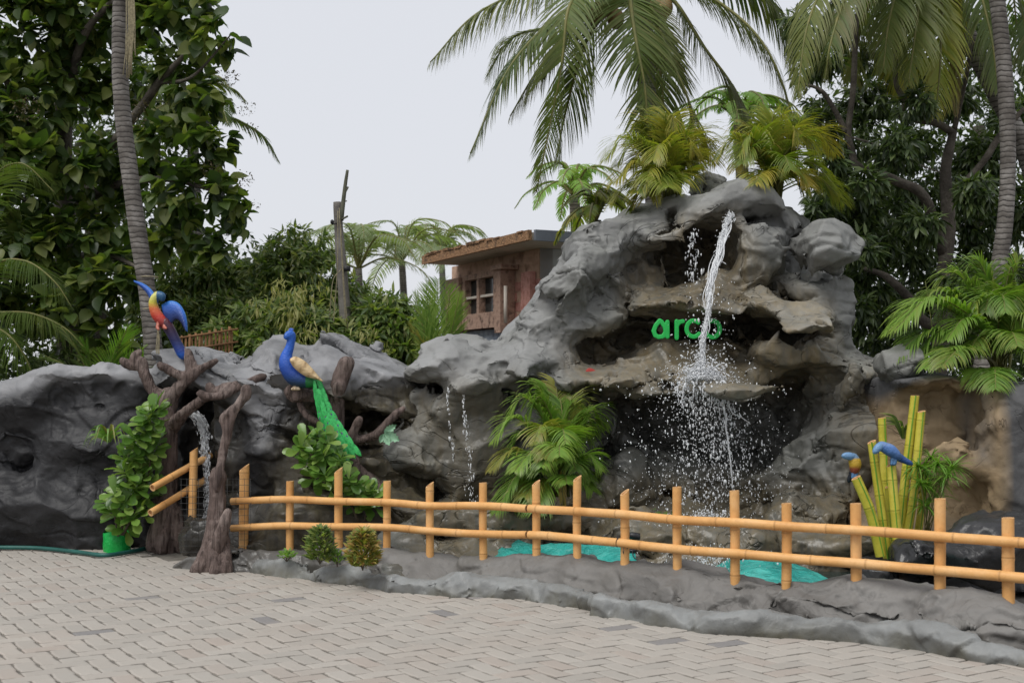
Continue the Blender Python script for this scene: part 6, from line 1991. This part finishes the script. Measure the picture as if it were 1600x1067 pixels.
mango('low mango tree with drooping yellow new leaves behind the peacock', (440, 520), 16.2, [(400, 510, 16.2, 45), (450, 500, 16, 45), (500, 510, 16, 45), (380, 550, 16, 45), (430, 545, 15.8, 50), (490, 550, 15.8, 50), (540, 540, 15.8, 48), (350, 530, 16.2, 40), (330, 560, 16.1, 35), (560, 510, 16, 36)], 1000, 42,
      young=[(432, 450, 15.6, 12), (470, 458, 15.6, 9), (445, 442, 15.6, 9), (405, 475, 15.6, 9), (465, 482, 15.6, 10), (450, 500, 15.5, 8), (490, 515, 15.4, 9), (475, 525, 15.4, 8), (520, 455, 15.8, 8), (500, 440, 15.8, 8), (455, 495, 15.5, 6)], n_obj=240)
mango('leafy mango shrub between the old wooden pole and the bright young palm', (600, 530), 16, [(590, 500, 16, 40), (630, 520, 15.9, 40), (580, 545, 15.8, 42), (630, 560, 15.7, 40), (555, 560, 15.8, 36), (670, 555, 15.8, 34), (610, 475, 16.2, 28), (650, 490, 16.2, 28), (690, 560, 15.7, 30)], 850, 43, young=[(575, 520, 15.4, 6), (600, 540, 15.4, 6)], n_obj=180)
mango('shaded mango tree in the gap behind the slender palm trunk', (330, 470), 19, [(290, 440, 19, 45), (340, 440, 19, 48), (385, 440, 19, 40), (300, 500, 18.6, 50), (360, 500, 18.5, 50), (270, 540, 18.5, 45), (320, 400, 19.3, 35), (240, 480, 19, 40), (360, 550, 18.3, 40)], 1200, 44, n_obj=60)

# bamboo screen and basket seen through the leaves
m_screen = mat_plain('old_bamboo', lin(150, 110, 74), lin(110, 80, 54), 8, .8, .4)
bs_ = thing('bamboo_screen', 'weathered brown bamboo screen behind the wall among the mango leaves', 'fence', P(310, 602, 15.3) * [1, 1, 0])
for k in range(16):
    x = 285 + k * 5.2
    mb = MB(); p0 = P(x, 560, 15.3 + .02 * k); p1 = P(x + (k % 3 - 1), 524 - 1.0 * k + 4 * (k % 2), 15.3 + .02 * k); mb.tube([p0 * [1, 1, 0] + [0, 0, -.05], p0, p1], .011 + .003 * (k % 3), 6); mb.build('slat', m_screen, bs_)
for y0 in (528, 548):
    mb = MB(); mb.tube([P(280, y0, 15.28), P(372, y0 - 14, 15.6)], .013, 6); mb.build('rail', m_screen, bs_)

# old wooden pole
m_pole = mat_plain('weathered_wood', (0.10, 0.092, 0.08), (0.17, 0.155, 0.14), 4, .9, .7, 40, .02, c3=(.25, .235, .21))
wp = thing('wooden_pole', 'old grey wooden pole with tied branch and wires among the mango trees', 'pole', P(541, 602, 15.9) * [1, 1, 0])
p = bez(PF([(546, 640, 15.9), (541, 520, 15.9), (534, 420, 15.9), (530, 370, 15.9), (527, 316, 15.9)]), 30)
mb = MB(); mb.tube(p, np.linspace(.085, .05, 30) * (1 + .06 * vnoise((p * 9).astype(np.float32), 2)), 12); mb.build('post', m_pole, wp)
m_twig = mat_plain('lichen_twig', (0.075, 0.08, 0.055), (0.14, 0.14, 0.10), 12, .9, .4)
mb = MB(); mb.tube(bez(PF([(533, 345, 15.8), (537, 310, 15.8), (540, 285, 15.8), (543, 266, 15.8)]), 14), np.linspace(.03, .018, 14), 8)
mb.tube(PF([(539, 302, 15.8), (544, 292, 15.8)]), .012, 6); mb.tube(PF([(537, 316, 15.8), (542, 314, 15.8)]), .007, 5); mb.tube(PF([(532, 344, 15.8), (543, 338, 15.7)]), .012, 6)
mb.build('branch', m_twig, wp)
mb = MB(); c = P(519, 347, 15.8); mb.tube([c + [-.02, 0, 0], c + [.0, 0, 0.0], c + [.02, 0, 0]], [.02, .034, .02], 10); mb.tube([c + [0, 0, -.03], c + [.06, .04, -.01]], .008, 6); mb.build('insulator', m_black, wp)
mb = MB(); mb.box(P(541, 420, 15.8), (.05, .03, .03)); mb.build('clamp', m_black, wp)
mb = MB()
for (a_, c_, e_) in (((530, 325), (536, 440), (541, 520)), ((528, 330), (527, 420), (520, 520)), ((534, 420), (520, 440), (515, 500)), ((532, 350), (538, 450), (544, 520))):
    mb.tube(bez([P(*a_, 15.75), P(*c_, 15.72), P(*e_, 15.75)], 10), .005, 4)
mb.build('wire', m_rope, wp)

# ---------------------------------------------------------------- dark trees at the right
dt = thing('mango_tree', 'dark gnarled mango tree with twisted limbs behind the right side of the rock', 'tree', P(1470, 602, 15.5) * [1, 1, 0])
limb_set(dt, [([(1468, 680, 15.5), (1470, 512, 15.5), (1474, 430, 15.5), (1482, 345, 15.5), (1478, 270, 15.5), (1488, 205, 15.5)], [0.116, 0.102, 0.088, 0.082, 0.068, 0.054])], m_trunk_dark, 'trunk', 12)
limb_set(dt, [([(1488, 208, 15.5), (1460, 192, 15.4), (1406, 180, 15.3), (1416, 160, 15.3), (1400, 130, 15.3), (1400, 70, 15.3), (1395, 0, 15.3)], [0.051, 0.044, 0.041, 0.037, 0.034, 0.031, 0.020]),
              ([(1484, 320, 15.5), (1510, 285, 15.4), (1540, 248, 15.3), (1562, 212, 15.3), (1600, 170, 15.3)], [0.054, 0.048, 0.041, 0.037, 0.027]),
              ([(1475, 400, 15.5), (1444, 312, 15.2), (1400, 283, 15), (1344, 262, 14.9), (1331, 232, 14.9), (1325, 203, 14.9), (1333, 140, 14.9), (1337, 60, 14.9), (1345, -20, 15)], [0.068, 0.061, 0.058, 0.051, 0.041, 0.037, 0.034, 0.031, 0.020]),
              ([(1322, 208, 14.9), (1300, 166, 14.9), (1281, 140, 14.9), (1253, 131, 15)], [0.034, 0.031, 0.024, 0.014]), ([(1466, 510, 15.5), (1440, 498, 15.4), (1424, 470, 15.3), (1388, 436, 15.2), (1350, 420, 15.2)], [0.068, 0.061, 0.054, 0.048, 0.027]),
              ([(1478, 520, 15.5), (1486, 505, 15.3), (1500, 474, 15.2), (1544, 446, 15), (1580, 420, 15)], [0.041, 0.037, 0.034, 0.034, 0.020]), ([(1330, 215, 14.9), (1380, 230, 14.8), (1430, 255, 14.8), (1470, 270, 14.9)], [0.014, 0.010, 0.008, 0.007]), ([(1490, 205, 15.5), (1510, 120, 15.5), (1520, 40, 15.6)], [0.034, 0.027, 0.020])], m_trunk_dark, 'branch')
db = [(1250, 30, 15.2, 26), (1285, 90, 15.6, 30), (1300, 250, 14.4, 35), (1350, 285, 14.3, 30), (1400, 230, 14.5, 34), (1440, 350, 14.6, 34), (1340, 390, 14.4, 34), (1520, 300, 14.6, 34), (1500, 430, 14.6, 34), (1430, 160, 14.8, 30), (1260, 60, 16.5, 35), (1265, 110, 16.4, 30), (1290, 200, 16, 40), (1330, 220, 16.4, 40), (1270, 170, 16.4, 30), (1350, 160, 16.6, 42), (1300, 300, 15.6, 45), (1340, 320, 15.8, 45), (1330, 370, 15.8, 45), (1370, 390, 16.2, 45), (1350, 440, 16.2, 45), (1400, 340, 16.4, 45), (1430, 390, 16.6, 45), (1420, 230, 16.4, 45), (1390, 280, 16.4, 40), (1440, 300, 16.8, 45),
      (1510, 350, 16.8, 50), (1540, 420, 16.8, 50), (1480, 150, 16.8, 45), (1530, 250, 17, 50), (1590, 330, 17, 60), (1350, 500, 16.4, 45), (1400, 480, 16.8, 45), (1390, 540, 16.6, 40), (1450, 450, 17, 50), (1500, 500, 17, 50), (1590, 450, 17, 60), (1340, 90, 16.8, 40), (1280, 330, 15.2, 28), (1345, 480, 15.2, 25), (1320, 30, 16.8, 40), (1600, 200, 17.2, 60), (1420, 120, 16.9, 45), (1520, 60, 17.2, 45)]
g = np.random.default_rng(52)
pos, ax = sprig_points(db, 3000, 9, g, .15, .4)
leaf_cloud('leaf', 'lance', pos, ax + [0, 0, -.3], np.tile([0, -.3, 1.0], (len(pos), 1)) + g.normal(0, .35, pos.shape), g.uniform(.10, .19, len(pos)), ml_dark, dt, n_obj=300, g=g)
db2 = [(x, y, 19.5 + .8 * math.sin(x * 3 + y), 55) for x in range(1330, 1720, 55) for y in range(40, 640, 62)] + [(x, y, 17.6, 45) for x in range(1340, 1700, 60) for y in (520, 570, 610)]
bk = thing('dense_tree', 'dense dark evergreen wall of leaves far behind the gnarled mango tree', 'tree', P(1540, 602, 19.5) * [1, 1, 0])
limb_set(bk, [([(1530, 640, 19.5), (1525, 400, 19.5), (1530, 200, 19.5)], [.2, .15, .1])], m_trunk_dark, 'trunk')
g = np.random.default_rng(53)
pos, d_ = blob_points(db2, 17000, g, .3)
leaf_cloud('leaf', 'tiny', pos, g.normal(0, 1, pos.shape) + [0, 0, -.4], g.normal(0, .5, pos.shape) + [0, 0, 1], g.uniform(.10, .2, len(pos)), ml_dark, bk, g=g)

# palms at the right edge
rp = thing('coconut_palm', 'ringed palm trunk curving up at the right behind the brown slab', 'palm', P(1550, 602, 14.2) * [1, 1, 0])
palm_trunk(rp, [(1528, 640, 14.2), (1548, 500, 14.2), (1560, 420, 14.2), (1571, 340, 14.2), (1575, 240, 14.2), (1570, 120, 14.2), (1558, 0, 14.2), (1545, -90, 14.2)], [.13, .10, .09, .087, .085, .085, .085, .09])
rq = thing('coconut_palm', 'coconut palm with low hanging fronds over the gnarled mango tree', 'palm', P(1560, 602, 15.8) * [1, 1, 0])
palm_trunk(rq, [(1640, 640, 16.2), (1620, 300, 16.1), (1555, 145, 16), (1520, 75, 15.9), (1480, -20, 15.8), (1450, -70, 15.6)], [.14, .12, .11, .11, .11, .12])
for i, (pts, w, n, dr, dry) in enumerate([([(1450, -70, 15.6), (1370, -110, 15), (1300, -40, 14.4), (1262, 40, 14.1), (1246, 150, 14)], .62, 60, .55, 0), ([(1450, -70, 15.6), (1390, -90, 14.8), (1330, -20, 14.2), (1300, 60, 13.9), (1288, 130, 13.9)], .6, 56, .7, .2),
                                          ([(1450, -70, 15.6), (1420, -60, 15), (1392, 20, 14.6), (1380, 110, 14.5)], .55, 50, .5, 0), ([(1450, -70, 15.6), (1440, -30, 15), (1432, 40, 14.7), (1420, 130, 14.6)], .6, 50, .45, .0), ([(1450, -70, 15.6), (1470, -20, 15.1), (1470, 80, 14.9), (1462, 180, 14.9)], .55, 50, .5, 0),
                                          ([(1450, -70, 15.6), (1490, -20, 15.2), (1492, 80, 15.1), (1494, 180, 15.1)], .25, 40, .7, .8), ([(1450, -70, 15.6), (1510, -60, 15.2), (1545, 40, 14.9), (1560, 140, 14.8)], .6, 50, .6, 0), ([(1450, -70, 15.6), (1530, -90, 15.4), (1590, -10, 15.2), (1610, 120, 15.2)], .6, 50, .6, 0),
                                          ([(1450, -70, 15.6), (1400, -50, 16), (1350, 30, 16.4), (1330, 140, 16.5)], .6, 50, .6, .1), ([(1450, -70, 15.6), (1430, -20, 16.2), (1400, 60, 16.5), (1405, 150, 16.6)], .6, 50, .5, .15), ([(1450, -70, 15.6), (1480, -140, 15.6), (1600, -160, 15.4), (1700, -60, 15.2)], .6, 40, .6, 0)]):
    frond(rq, PF(pts), w * 1.1, int(n * 2.0), ml_coco if i not in (4, 9) else ml_areca, droop=dr, lean=.55, lw=.034, seed=200 + i, rr=.03, dry=dry, drytip=.3)
for k in range(6):
    a = k * 1.05
    c = P(1545, -90, 14.2)
    h = np.array([math.cos(a), math.sin(a), 0])
    frond(rp, [c, c + h * .7 + [0, 0, .35], c + h * 1.5 + [0, 0, .1], c + h * 2.0 + [0, 0, -.5]], .5, 34, ml_coco, droop=.6, lean=.55, lw=.04, seed=320 + k, rr=.03)
# thin bare whip rising from the boulders
mb = MB(); mb.tube(bez(PF([(1470, 590, 12.4), (1458, 520, 12.4), (1446, 440, 12.4)]), 14), np.linspace(.007, .003, 14), 5)
tag(mb.build('bare_stalk', m_gstem), 'thin pale bare stalk rising behind the egg shaped boulder', 'plant')

# ---------------------------------------------------------------- clusia shrubs, lilies, bushes
def clusia(name, label, nodes_, d, stems, seed, size=(.145, .205)):
    o = thing(name, label, 'shrub', P(stems[0][0][0], stems[0][0][1], d))
    g = np.random.default_rng(seed)
    for st in stems:
        mb = MB(); mb.tube(bez([P(x, y, d + .03) for x, y in st], 16), np.linspace(.014, .006, 16), 7); mb.build('stem', m_stem, o)
    pos, ax, up = [], [], []
    for (x, y) in nodes_:
        dd = d + g.uniform(-.14, .10)
        c = P(x, y, dd)
        tilt = norm(np.array([g.uniform(-.5, .5), -g.uniform(.2, .9), g.uniform(.5, 1.0)]))
        u1 = norm(np.cross(tilt, [1, .2, 0])); u2 = np.cross(tilt, u1)
        for ring, (nl, op) in enumerate(((3, 1.1), (4, .45), (3, .0))):
            for k in range(nl):
                a = k / nl * 6.283 + ring * .7 + g.uniform(-.25, .25)
                r = u1 * math.cos(a) + u2 * math.sin(a)
                pos.append(c - tilt * .03 * ring); ax.append(r + tilt * op + g.normal(0, .1, 3)); up.append(tilt - r * .3)
    n = len(pos)
    leaf_cloud('leaf', 'obovate', np.array(pos), np.array(ax), np.array(up), g.uniform(*size, n), ml_clusia, o, n_obj=300, g=g)
    return o
clusia('clusia_shrub', 'tall glossy green shrub growing from the green grow bag', [(198, 822), (182, 800), (207, 806), (222, 800), (170, 785), (196, 785), (215, 780), (190, 765), (180, 772), (212, 762), (230, 770), (222, 745), (205, 742), (193, 735), (238, 748), (214, 722), (198, 715), (232, 722), (208, 698), (224, 700), (240, 704), (212, 684), (230, 680), (242, 688), (236, 664), (224, 664), (240, 645), (246, 634), (234, 650)], 12.95,
       [[(190, 836), (192, 800), (205, 750), (215, 700), (232, 660)], [(185, 838), (180, 810), (176, 785)], [(192, 836), (210, 800), (228, 760), (238, 700)]], 5)
clusia('clusia_shrub', 'glossy green shrub beside the peacock train behind the fence', [(478, 685), (495, 680), (470, 700), (512, 692), (486, 704), (505, 710), (525, 706), (480, 722), (498, 728), (518, 726), (532, 716), (508, 742), (530, 742), (545, 748), (490, 745), (520, 758), (556, 757), (540, 768), (566, 768), (580, 772), (586, 785), (572, 788), (560, 785), (590, 768)], 11.95,
       [[(560, 815), (545, 780), (525, 740), (500, 700)], [(570, 815), (575, 790), (578, 775)]], 6, (.125, .175))
def strap_plant(name, label, base, d, n, ln, spread, seed, mat, wide=1.0, droop=True, cat='plant'):
    o = thing(name, label, cat, P(base[0], base[1], d))
    g = np.random.default_rng(seed)
    for k in range(n):
        a = g.uniform(0, 6.283); el = g.uniform(.2, 1.4)
        h = np.array([math.cos(a), -abs(math.sin(a)) * .8, 0])
        L_ = ln * g.uniform(.7, 1.15)
        c = P(base[0] + g.uniform(-3, 3), base[1], d)
        p1 = c + h * L_ * .3 * spread + [0, 0, L_ * .45 * math.sin(el)]
        p2 = c + h * L_ * .62 * spread + [0, 0, L_ * (.6 * math.sin(el) - .05)]
        p3 = c + h * L_ * .9 * spread + [0, 0, L_ * (.6 * math.sin(el) - (.45 if droop else .05))]
        cc = bez([c, p1, p2, p3], 9)
        sd = norm(np.cross(cc[4] - cc[0], [0, -1, .4]))
        w = .011 * wide * np.array([.7, .9, 1, 1, .95, .85, .7, .4, .05])
        V = np.concatenate([np.stack([cc[i] - sd * w[i], cc[i] + np.array([0, 0, -.3 * w[i]]), cc[i] + sd * w[i]]) for i in range(9)])
        q_ = [[i * 3 + j, i * 3 + j + 1, i * 3 + 4 + j, i * 3 + 3 + j] for i in range(8) for j in (0, 1)]
        mk('leaf', V, np.array(q_), mat, o, attrs={'rnd': np.full(len(V), g.random()), 'dry': np.full(len(V), .0 if g.random() > .25 else .6)})
    return o
strap_plant('spider_lily', 'spidery strap leaved plant hanging on the dark wall above the shrub', (170, 690), 12.8, 24, .34, .8, 3, ml_bright, 1.2)
strap_plant('strap_plant', 'upright green strap leaved plant behind the yellow bamboo', (1412, 685), 10.95, 20, .36, .6, 4, ml_dark if False else ml_mango, 1.2, droop=False)
# umbrella sedge
us = thing('umbrella_sedge', 'bushy umbrella sedge with fine arching leaves right of the yellow bamboo', 'plant', P(1450, 800, 10.7))
g = np.random.default_rng(14)
for k, (x, y) in enumerate(((1445, 735), (1465, 725), (1480, 742), (1455, 715), (1438, 755), (1470, 755), (1450, 760), (1488, 730), (1435, 728), (1460, 775), (1445, 790))):
    dd = 10.6 + g.uniform(-.15, .2)
    c = P(x, y, dd)
    mb = MB(); mb.tube(bez([P(1450 + g.uniform(-6, 6), 830, 10.7), P((1450 + x) / 2, (830 + y) / 2, dd), c], 8), .004, 5); mb.build('stem', m_gstem, us)
    n = 38
    a = g.uniform(0, 6.283, n); el = g.uniform(-.3, 1.1, n)
    ax = np.stack([np.cos(a) * np.cos(el), np.sin(a) * np.cos(el), np.sin(el)], 1)
    leaf_cloud('blade', 'blade', np.tile(c, (n, 1)), ax, np.tile([0, 0, 1.0], (n, 1)) + g.normal(0, .2, (n, 3)), g.uniform(.12, .22, n), ml_bright, us, g=g)
def bushlet(label, px, py0, py1, wpx, d, n, mat, seed, size=(.03, .06)):
    o = thing('small_bush', label, 'shrub', P(px, py1, d))
    g = np.random.default_rng(seed)
    for k in range(5):
        mb = MB(); mb.tube(bez([P(px, py1 + 3, d), P(px + g.uniform(-.3, .3) * wpx, (py0 + py1) / 2, d), P(px + g.uniform(-.35, .35) * wpx, py0 + 8, d + g.uniform(-.05, .05))], 7), .004, 5); mb.build('stem', m_stem, o)
    s = g.random(n)
    y = py1 - 2 - s * (py1 - py0)
    hw = wpx * .5 * np.sin(np.pi * np.clip(s * .78 + .2, 0, 1)) ** .8
    a = g.uniform(0, 6.283, n); r = np.sqrt(g.random(n))
    pos = np.array([P(px + math.cos(a_) * r_ * h_, y_, d + M_(math.sin(a_) * r_ * h_, d)) for a_, r_, h_, y_ in zip(a, r, hw, y)])
    ax = np.stack([np.cos(a), np.sin(a), g.uniform(.2, 1.6, n)], 1) + g.normal(0, .3, (n, 3))
    leaf_cloud('leaf', 'lance', pos, ax, np.tile([0, -.4, 1.0], (n, 1)), g.uniform(*size, n), mat, o, n_obj=0, g=g, wide=1.3)
bushlet('small pale green bush in the planting bed behind the kerb', 500, 828, 878, 44, 11.0, 480, ml_mango, 1, (.04, .08))
bushlet('small cone shaped bush with red tips in the planting bed', 567, 832, 888, 50, 10.7, 850, ml_red, 2, (.04, .08))
bushlet('tiny green seedling beside the red tipped bush', 527, 862, 882, 12, 11.0, 60, ml_bright, 3)
bushlet('low flowering weed at the foot of the second fence post', 448, 864, 874, 26, 11.4, 90, ml_bright, 4)
# moss tuft on the apron
g = np.random.default_rng(3)
pos = np.array([P(x, 806 + g.normal(0, 3), 11.9 + e) for x, e in zip(g.normal(1000, 20, 420), g.normal(0, .05, 420))])
ms_ = thing('moss_tuft', 'green moss tuft on the wet apron under the waterfall', 'moss', P(1000, 808, 11.9))
leaf_cloud('blade', 'tiny', pos, g.normal(0, .5, pos.shape) + [0, 0, 1], g.normal(0, 1, pos.shape), g.uniform(.02, .05, 420), ml_clusia, ms_, g=g)
# red leaf on the shelf
TV, TT = TPL['broad']
c = P(915, 580, 11.74)
Xr, Yr, Zr = leaf_frames(np.array([[1, -.2, .25]]), np.array([[0, -.6, 1.0]]))
tag(mk('fallen_leaf', TV[:, :1] * Xr * .09 + TV[:, 1:2] * Yr * .09 + TV[:, 2:] * Zr * .09 + c, TT, m_redleaf, attrs={'rnd': np.zeros(len(TV)), 'dry': np.zeros(len(TV))}), 'single red fallen leaf on the left end of the rock shelf', 'leaf')

# ================================================================ brick house behind
m_lat = mat_plain('laterite', lin(182, 122, 110), lin(206, 154, 142), 7, .9, .7, 40, .03, c3=lin(156, 90, 74))
m_latmort = mat_plain('laterite_render', lin(170, 138, 118), lin(200, 168, 146), 4, .92, .5, 30, .02, c3=lin(130, 100, 84))
m_old = mat_plain('stained_concrete', lin(142, 112, 98), lin(178, 148, 130), 9, .9, .6, 26, .03, c3=lin(78, 58, 50))
m_roofedge = mat_plain('mossy_roof_edge', lin(120, 88, 64), lin(164, 126, 92), 9, .9, .8, 30, .05, c3=lin(74, 60, 50))
m_soffit = mat_plain('soffit', lin(226, 218, 206), lin(210, 200, 186), 3, .85, .2)
m_white = mat_plain('white_wall', lin(226, 230, 233), lin(214, 218, 222), 2, .8, .1)
m_greyedge = mat_plain('grey_roof_edge', lin(104, 110, 122), lin(124, 130, 140), 4, .7, .2)
m_dkglass = mat_plain('dark_window', (0.02, 0.025, 0.025), (0.04, 0.045, 0.045), 3, .2, 0)
cor = P(842, 602, 20.0)
far_ = P(690, 602, 23.6)
u_ = norm((far_ - cor) * [1, 1, 0])                 # along the facade, away from the corner
n_ = np.array([u_[1], -u_[0], 0])                   # facade normal, towards the viewer
if n_[1] > 0: n_ = -n_
v_ = norm(np.array([-n_[0], -n_[1], 0]))            # along the white side wall
def wall_hit(px, py, off=0.0):
    r_ = ray(px, py); o_ = np.array([0, 0, CAM_H])
    s = ((cor + n_ * off - o_) @ n_) / (r_ @ n_)
    h = o_ + r_ * s
    return (h - cor) @ u_, h[2]
hs = thing('brick_house', 'old laterite brick house with sloping concrete roof and concrete window box', 'house', cor * [1, 1, 0])
ztop = wall_hit(842, 388)[1]
zfar = wall_hit(708, 424)[1]
Lw = wall_hit(706, 424)[0]
AX = np.array([u_, n_, [0, 0, 1.0]])
def hbox(name, s0, s1, o0, o1, z0, z1, mat, parent=hs):
    mb = MB(); mb.box(cor + u_ * (s0 + s1) / 2 + n_ * (o0 + o1) / 2 + np.array([0, 0, (z0 + z1) / 2]) - cor * [0, 0, 1], (abs(s1 - s0) / 2, abs(o1 - o0) / 2, abs(z1 - z0) / 2), AX)
    return mb.build(name, mat, parent, smooth=False)
zr = max(ztop, zfar)
wl_ = hbox('wall', 0, Lw, -.25, 0, -.1, zr, m_latmort)
mb = MB(); mb.box(cor * [1, 1, 0] + v_ * 2.0 - u_ * .0 + np.array([0, 0, zr / 2 - .05]) + u_ * .1, (.1, 1.98, zr / 2 + .05), np.array([u_, v_, [0, 0, 1.0]])); mb.build('side_wall', m_white, hs, smooth=False)
RO = .62                                            # eaves overhang
ra, rz_ = wall_hit(830, 376, RO)[0], zr
rb_ = wall_hit(665, 414, RO)[0]
rm, rl = (ra + rb_) / 2, (rb_ - ra) / 2
UV = np.array([u_, v_, [0, 0, 1.0]])
rb = MB(); rb.box(cor * [1, 1, 0] + u_ * rm + v_ * (1.9 - RO / 2) + np.array([0, 0, zr + .06]), (rl, 1.9 + RO / 2, .055), UV); rf = rb.build('roof', m_soffit, hs, smooth=False)
rb = MB(); rb.box(cor * [1, 1, 0] + u_ * rm - v_ * (RO + .033) + np.array([0, 0, zr + .07]), (rl + .03, .03, .075), UV); rb.build('roof_edge', m_roofedge, rf, smooth=False)
rb = MB(); rb.box(cor * [1, 1, 0] + u_ * (ra - .033) + v_ * (1.9 - RO / 2 + .02) + np.array([0, 0, zr + .07]), (.03, 1.88 + RO / 2, .08), UV); rb.build('roof_edge', m_greyedge, rf, smooth=False)
g = random.Random(2)
for k in range(22):
    s = g.uniform(ra + .1, rb_ - .1)
    mb = MB(); c = cor * [1, 1, 0] + u_ * s - v_ * (RO + .02) + np.array([0, 0, zr + .15 + g.uniform(-.01, .015)]); mb.box(c, (g.uniform(.05, .14), .06, g.uniform(.008, .02)), AX); mb.build('roof_tile', m_roofedge, rf, smooth=False)
brick_me = None
bw, bh = .24, .165
for r_ in range(22):
    for c_ in range(int(Lw / bw) + 1):
        s = .06 + (c_ + (.5 if r_ % 2 else 0)) * bw
        z = zr - .55 - r_ * bh
        if s > Lw - .2 or z < 1.9 or g.random() < .06: continue
        if brick_me is None:
            mb = MB(); mb.box((0, 0, 0), (bw / 2 - .012, .02, bh / 2 - .012)); brick_me = mb.build('brick', m_lat, None, smooth=False); dat = brick_me.data
            bpy.data.objects.remove(brick_me); brick_me = dat
        pos_ = cor * [1, 1, 0] + u_ * s + n_ * g.uniform(-.012, .006) + np.array([0, 0, z])
        m4 = Matrix(((u_[0], n_[0], 0, pos_[0]), (u_[1], n_[1], 0, pos_[1]), (0, 0, 1, pos_[2]), (0, 0, 0, 1)))
        inst('brick', brick_me, wl_, None, mat4=m4)
# projecting concrete window box with four openings
s0, z1 = wall_hit(786, 426, .24); s1, z0 = wall_hit(722, 516, .24)
_, z1b = wall_hit(745, 432, .24)
wb = hbox('window_box', s0 + .32, s1, .02, .12, z0, z1b, m_dkglass)
zmid = (z0 + z1b) / 2 + .1
for (a_, c_, zz0, zz1) in ((s0 + .3, s0 + .38, z0, z1b), ((s0 + s1) / 2 + .12, (s0 + s1) / 2 + .21, z0, z1b), (s1 - .12, s1, z0, z1b), (s0 + .3, s1, z1b - .04, z1b + .05), (s0 + .3, s1, z0, z0 + .26)):
    hbox('frame', a_, c_, .121, .24 + .004 * g.random(), zz0, zz1, m_old, wb)
for (a_, c_) in ((s0 + .39, (s0 + s1) / 2 + .11), ((s0 + s1) / 2 + .22, s1 - .13)):
    hbox('sill', a_, c_, .122, .22, zmid - .02, zmid + .02, m_soffit, wb)
hbox('pier', s0 + .02, s0 + .25, .02, .28, z0 - .1, z1 + .05, m_old)
hbox('pier_cap', s0 - .12, s0 + .29, .02, .33, z1 + .052, z1 + .13, m_old)
sa_, za_ = wall_hit(812, 425, .2); hbox('pilaster', sa_ - .2, sa_ + .12, .02, .12, z0 - .3, za_, m_lat)
sb_, zb_ = wall_hit(714, 440); hbox('wing_wall', s1 + .02, s1 + .62, .02, .3, z0, zb_, m_old)
mb = MB(); sp_, zp_ = wall_hit(787, 448, .2); sq_, zq_ = wall_hit(790, 505, .2)
mb.tube([cor * [1, 1, 0] + u_ * (s0 - .12) + n_ * .25 + np.array([0, 0, zq_]), cor * [1, 1, 0] + u_ * (s0 - .12) + n_ * .25 + np.array([0, 0, zp_])], .03, 8); mb.build('pipe', m_soffit, hs)
hbox('tarpaulin_skirt', s0 - .6, s1 + .3, .05, .12, z0 - .8, z0 - .02, mat_plain('tarpaulin', lin(70, 84, 104), lin(150, 160, 172), 6, .5, .5, 14, .06))
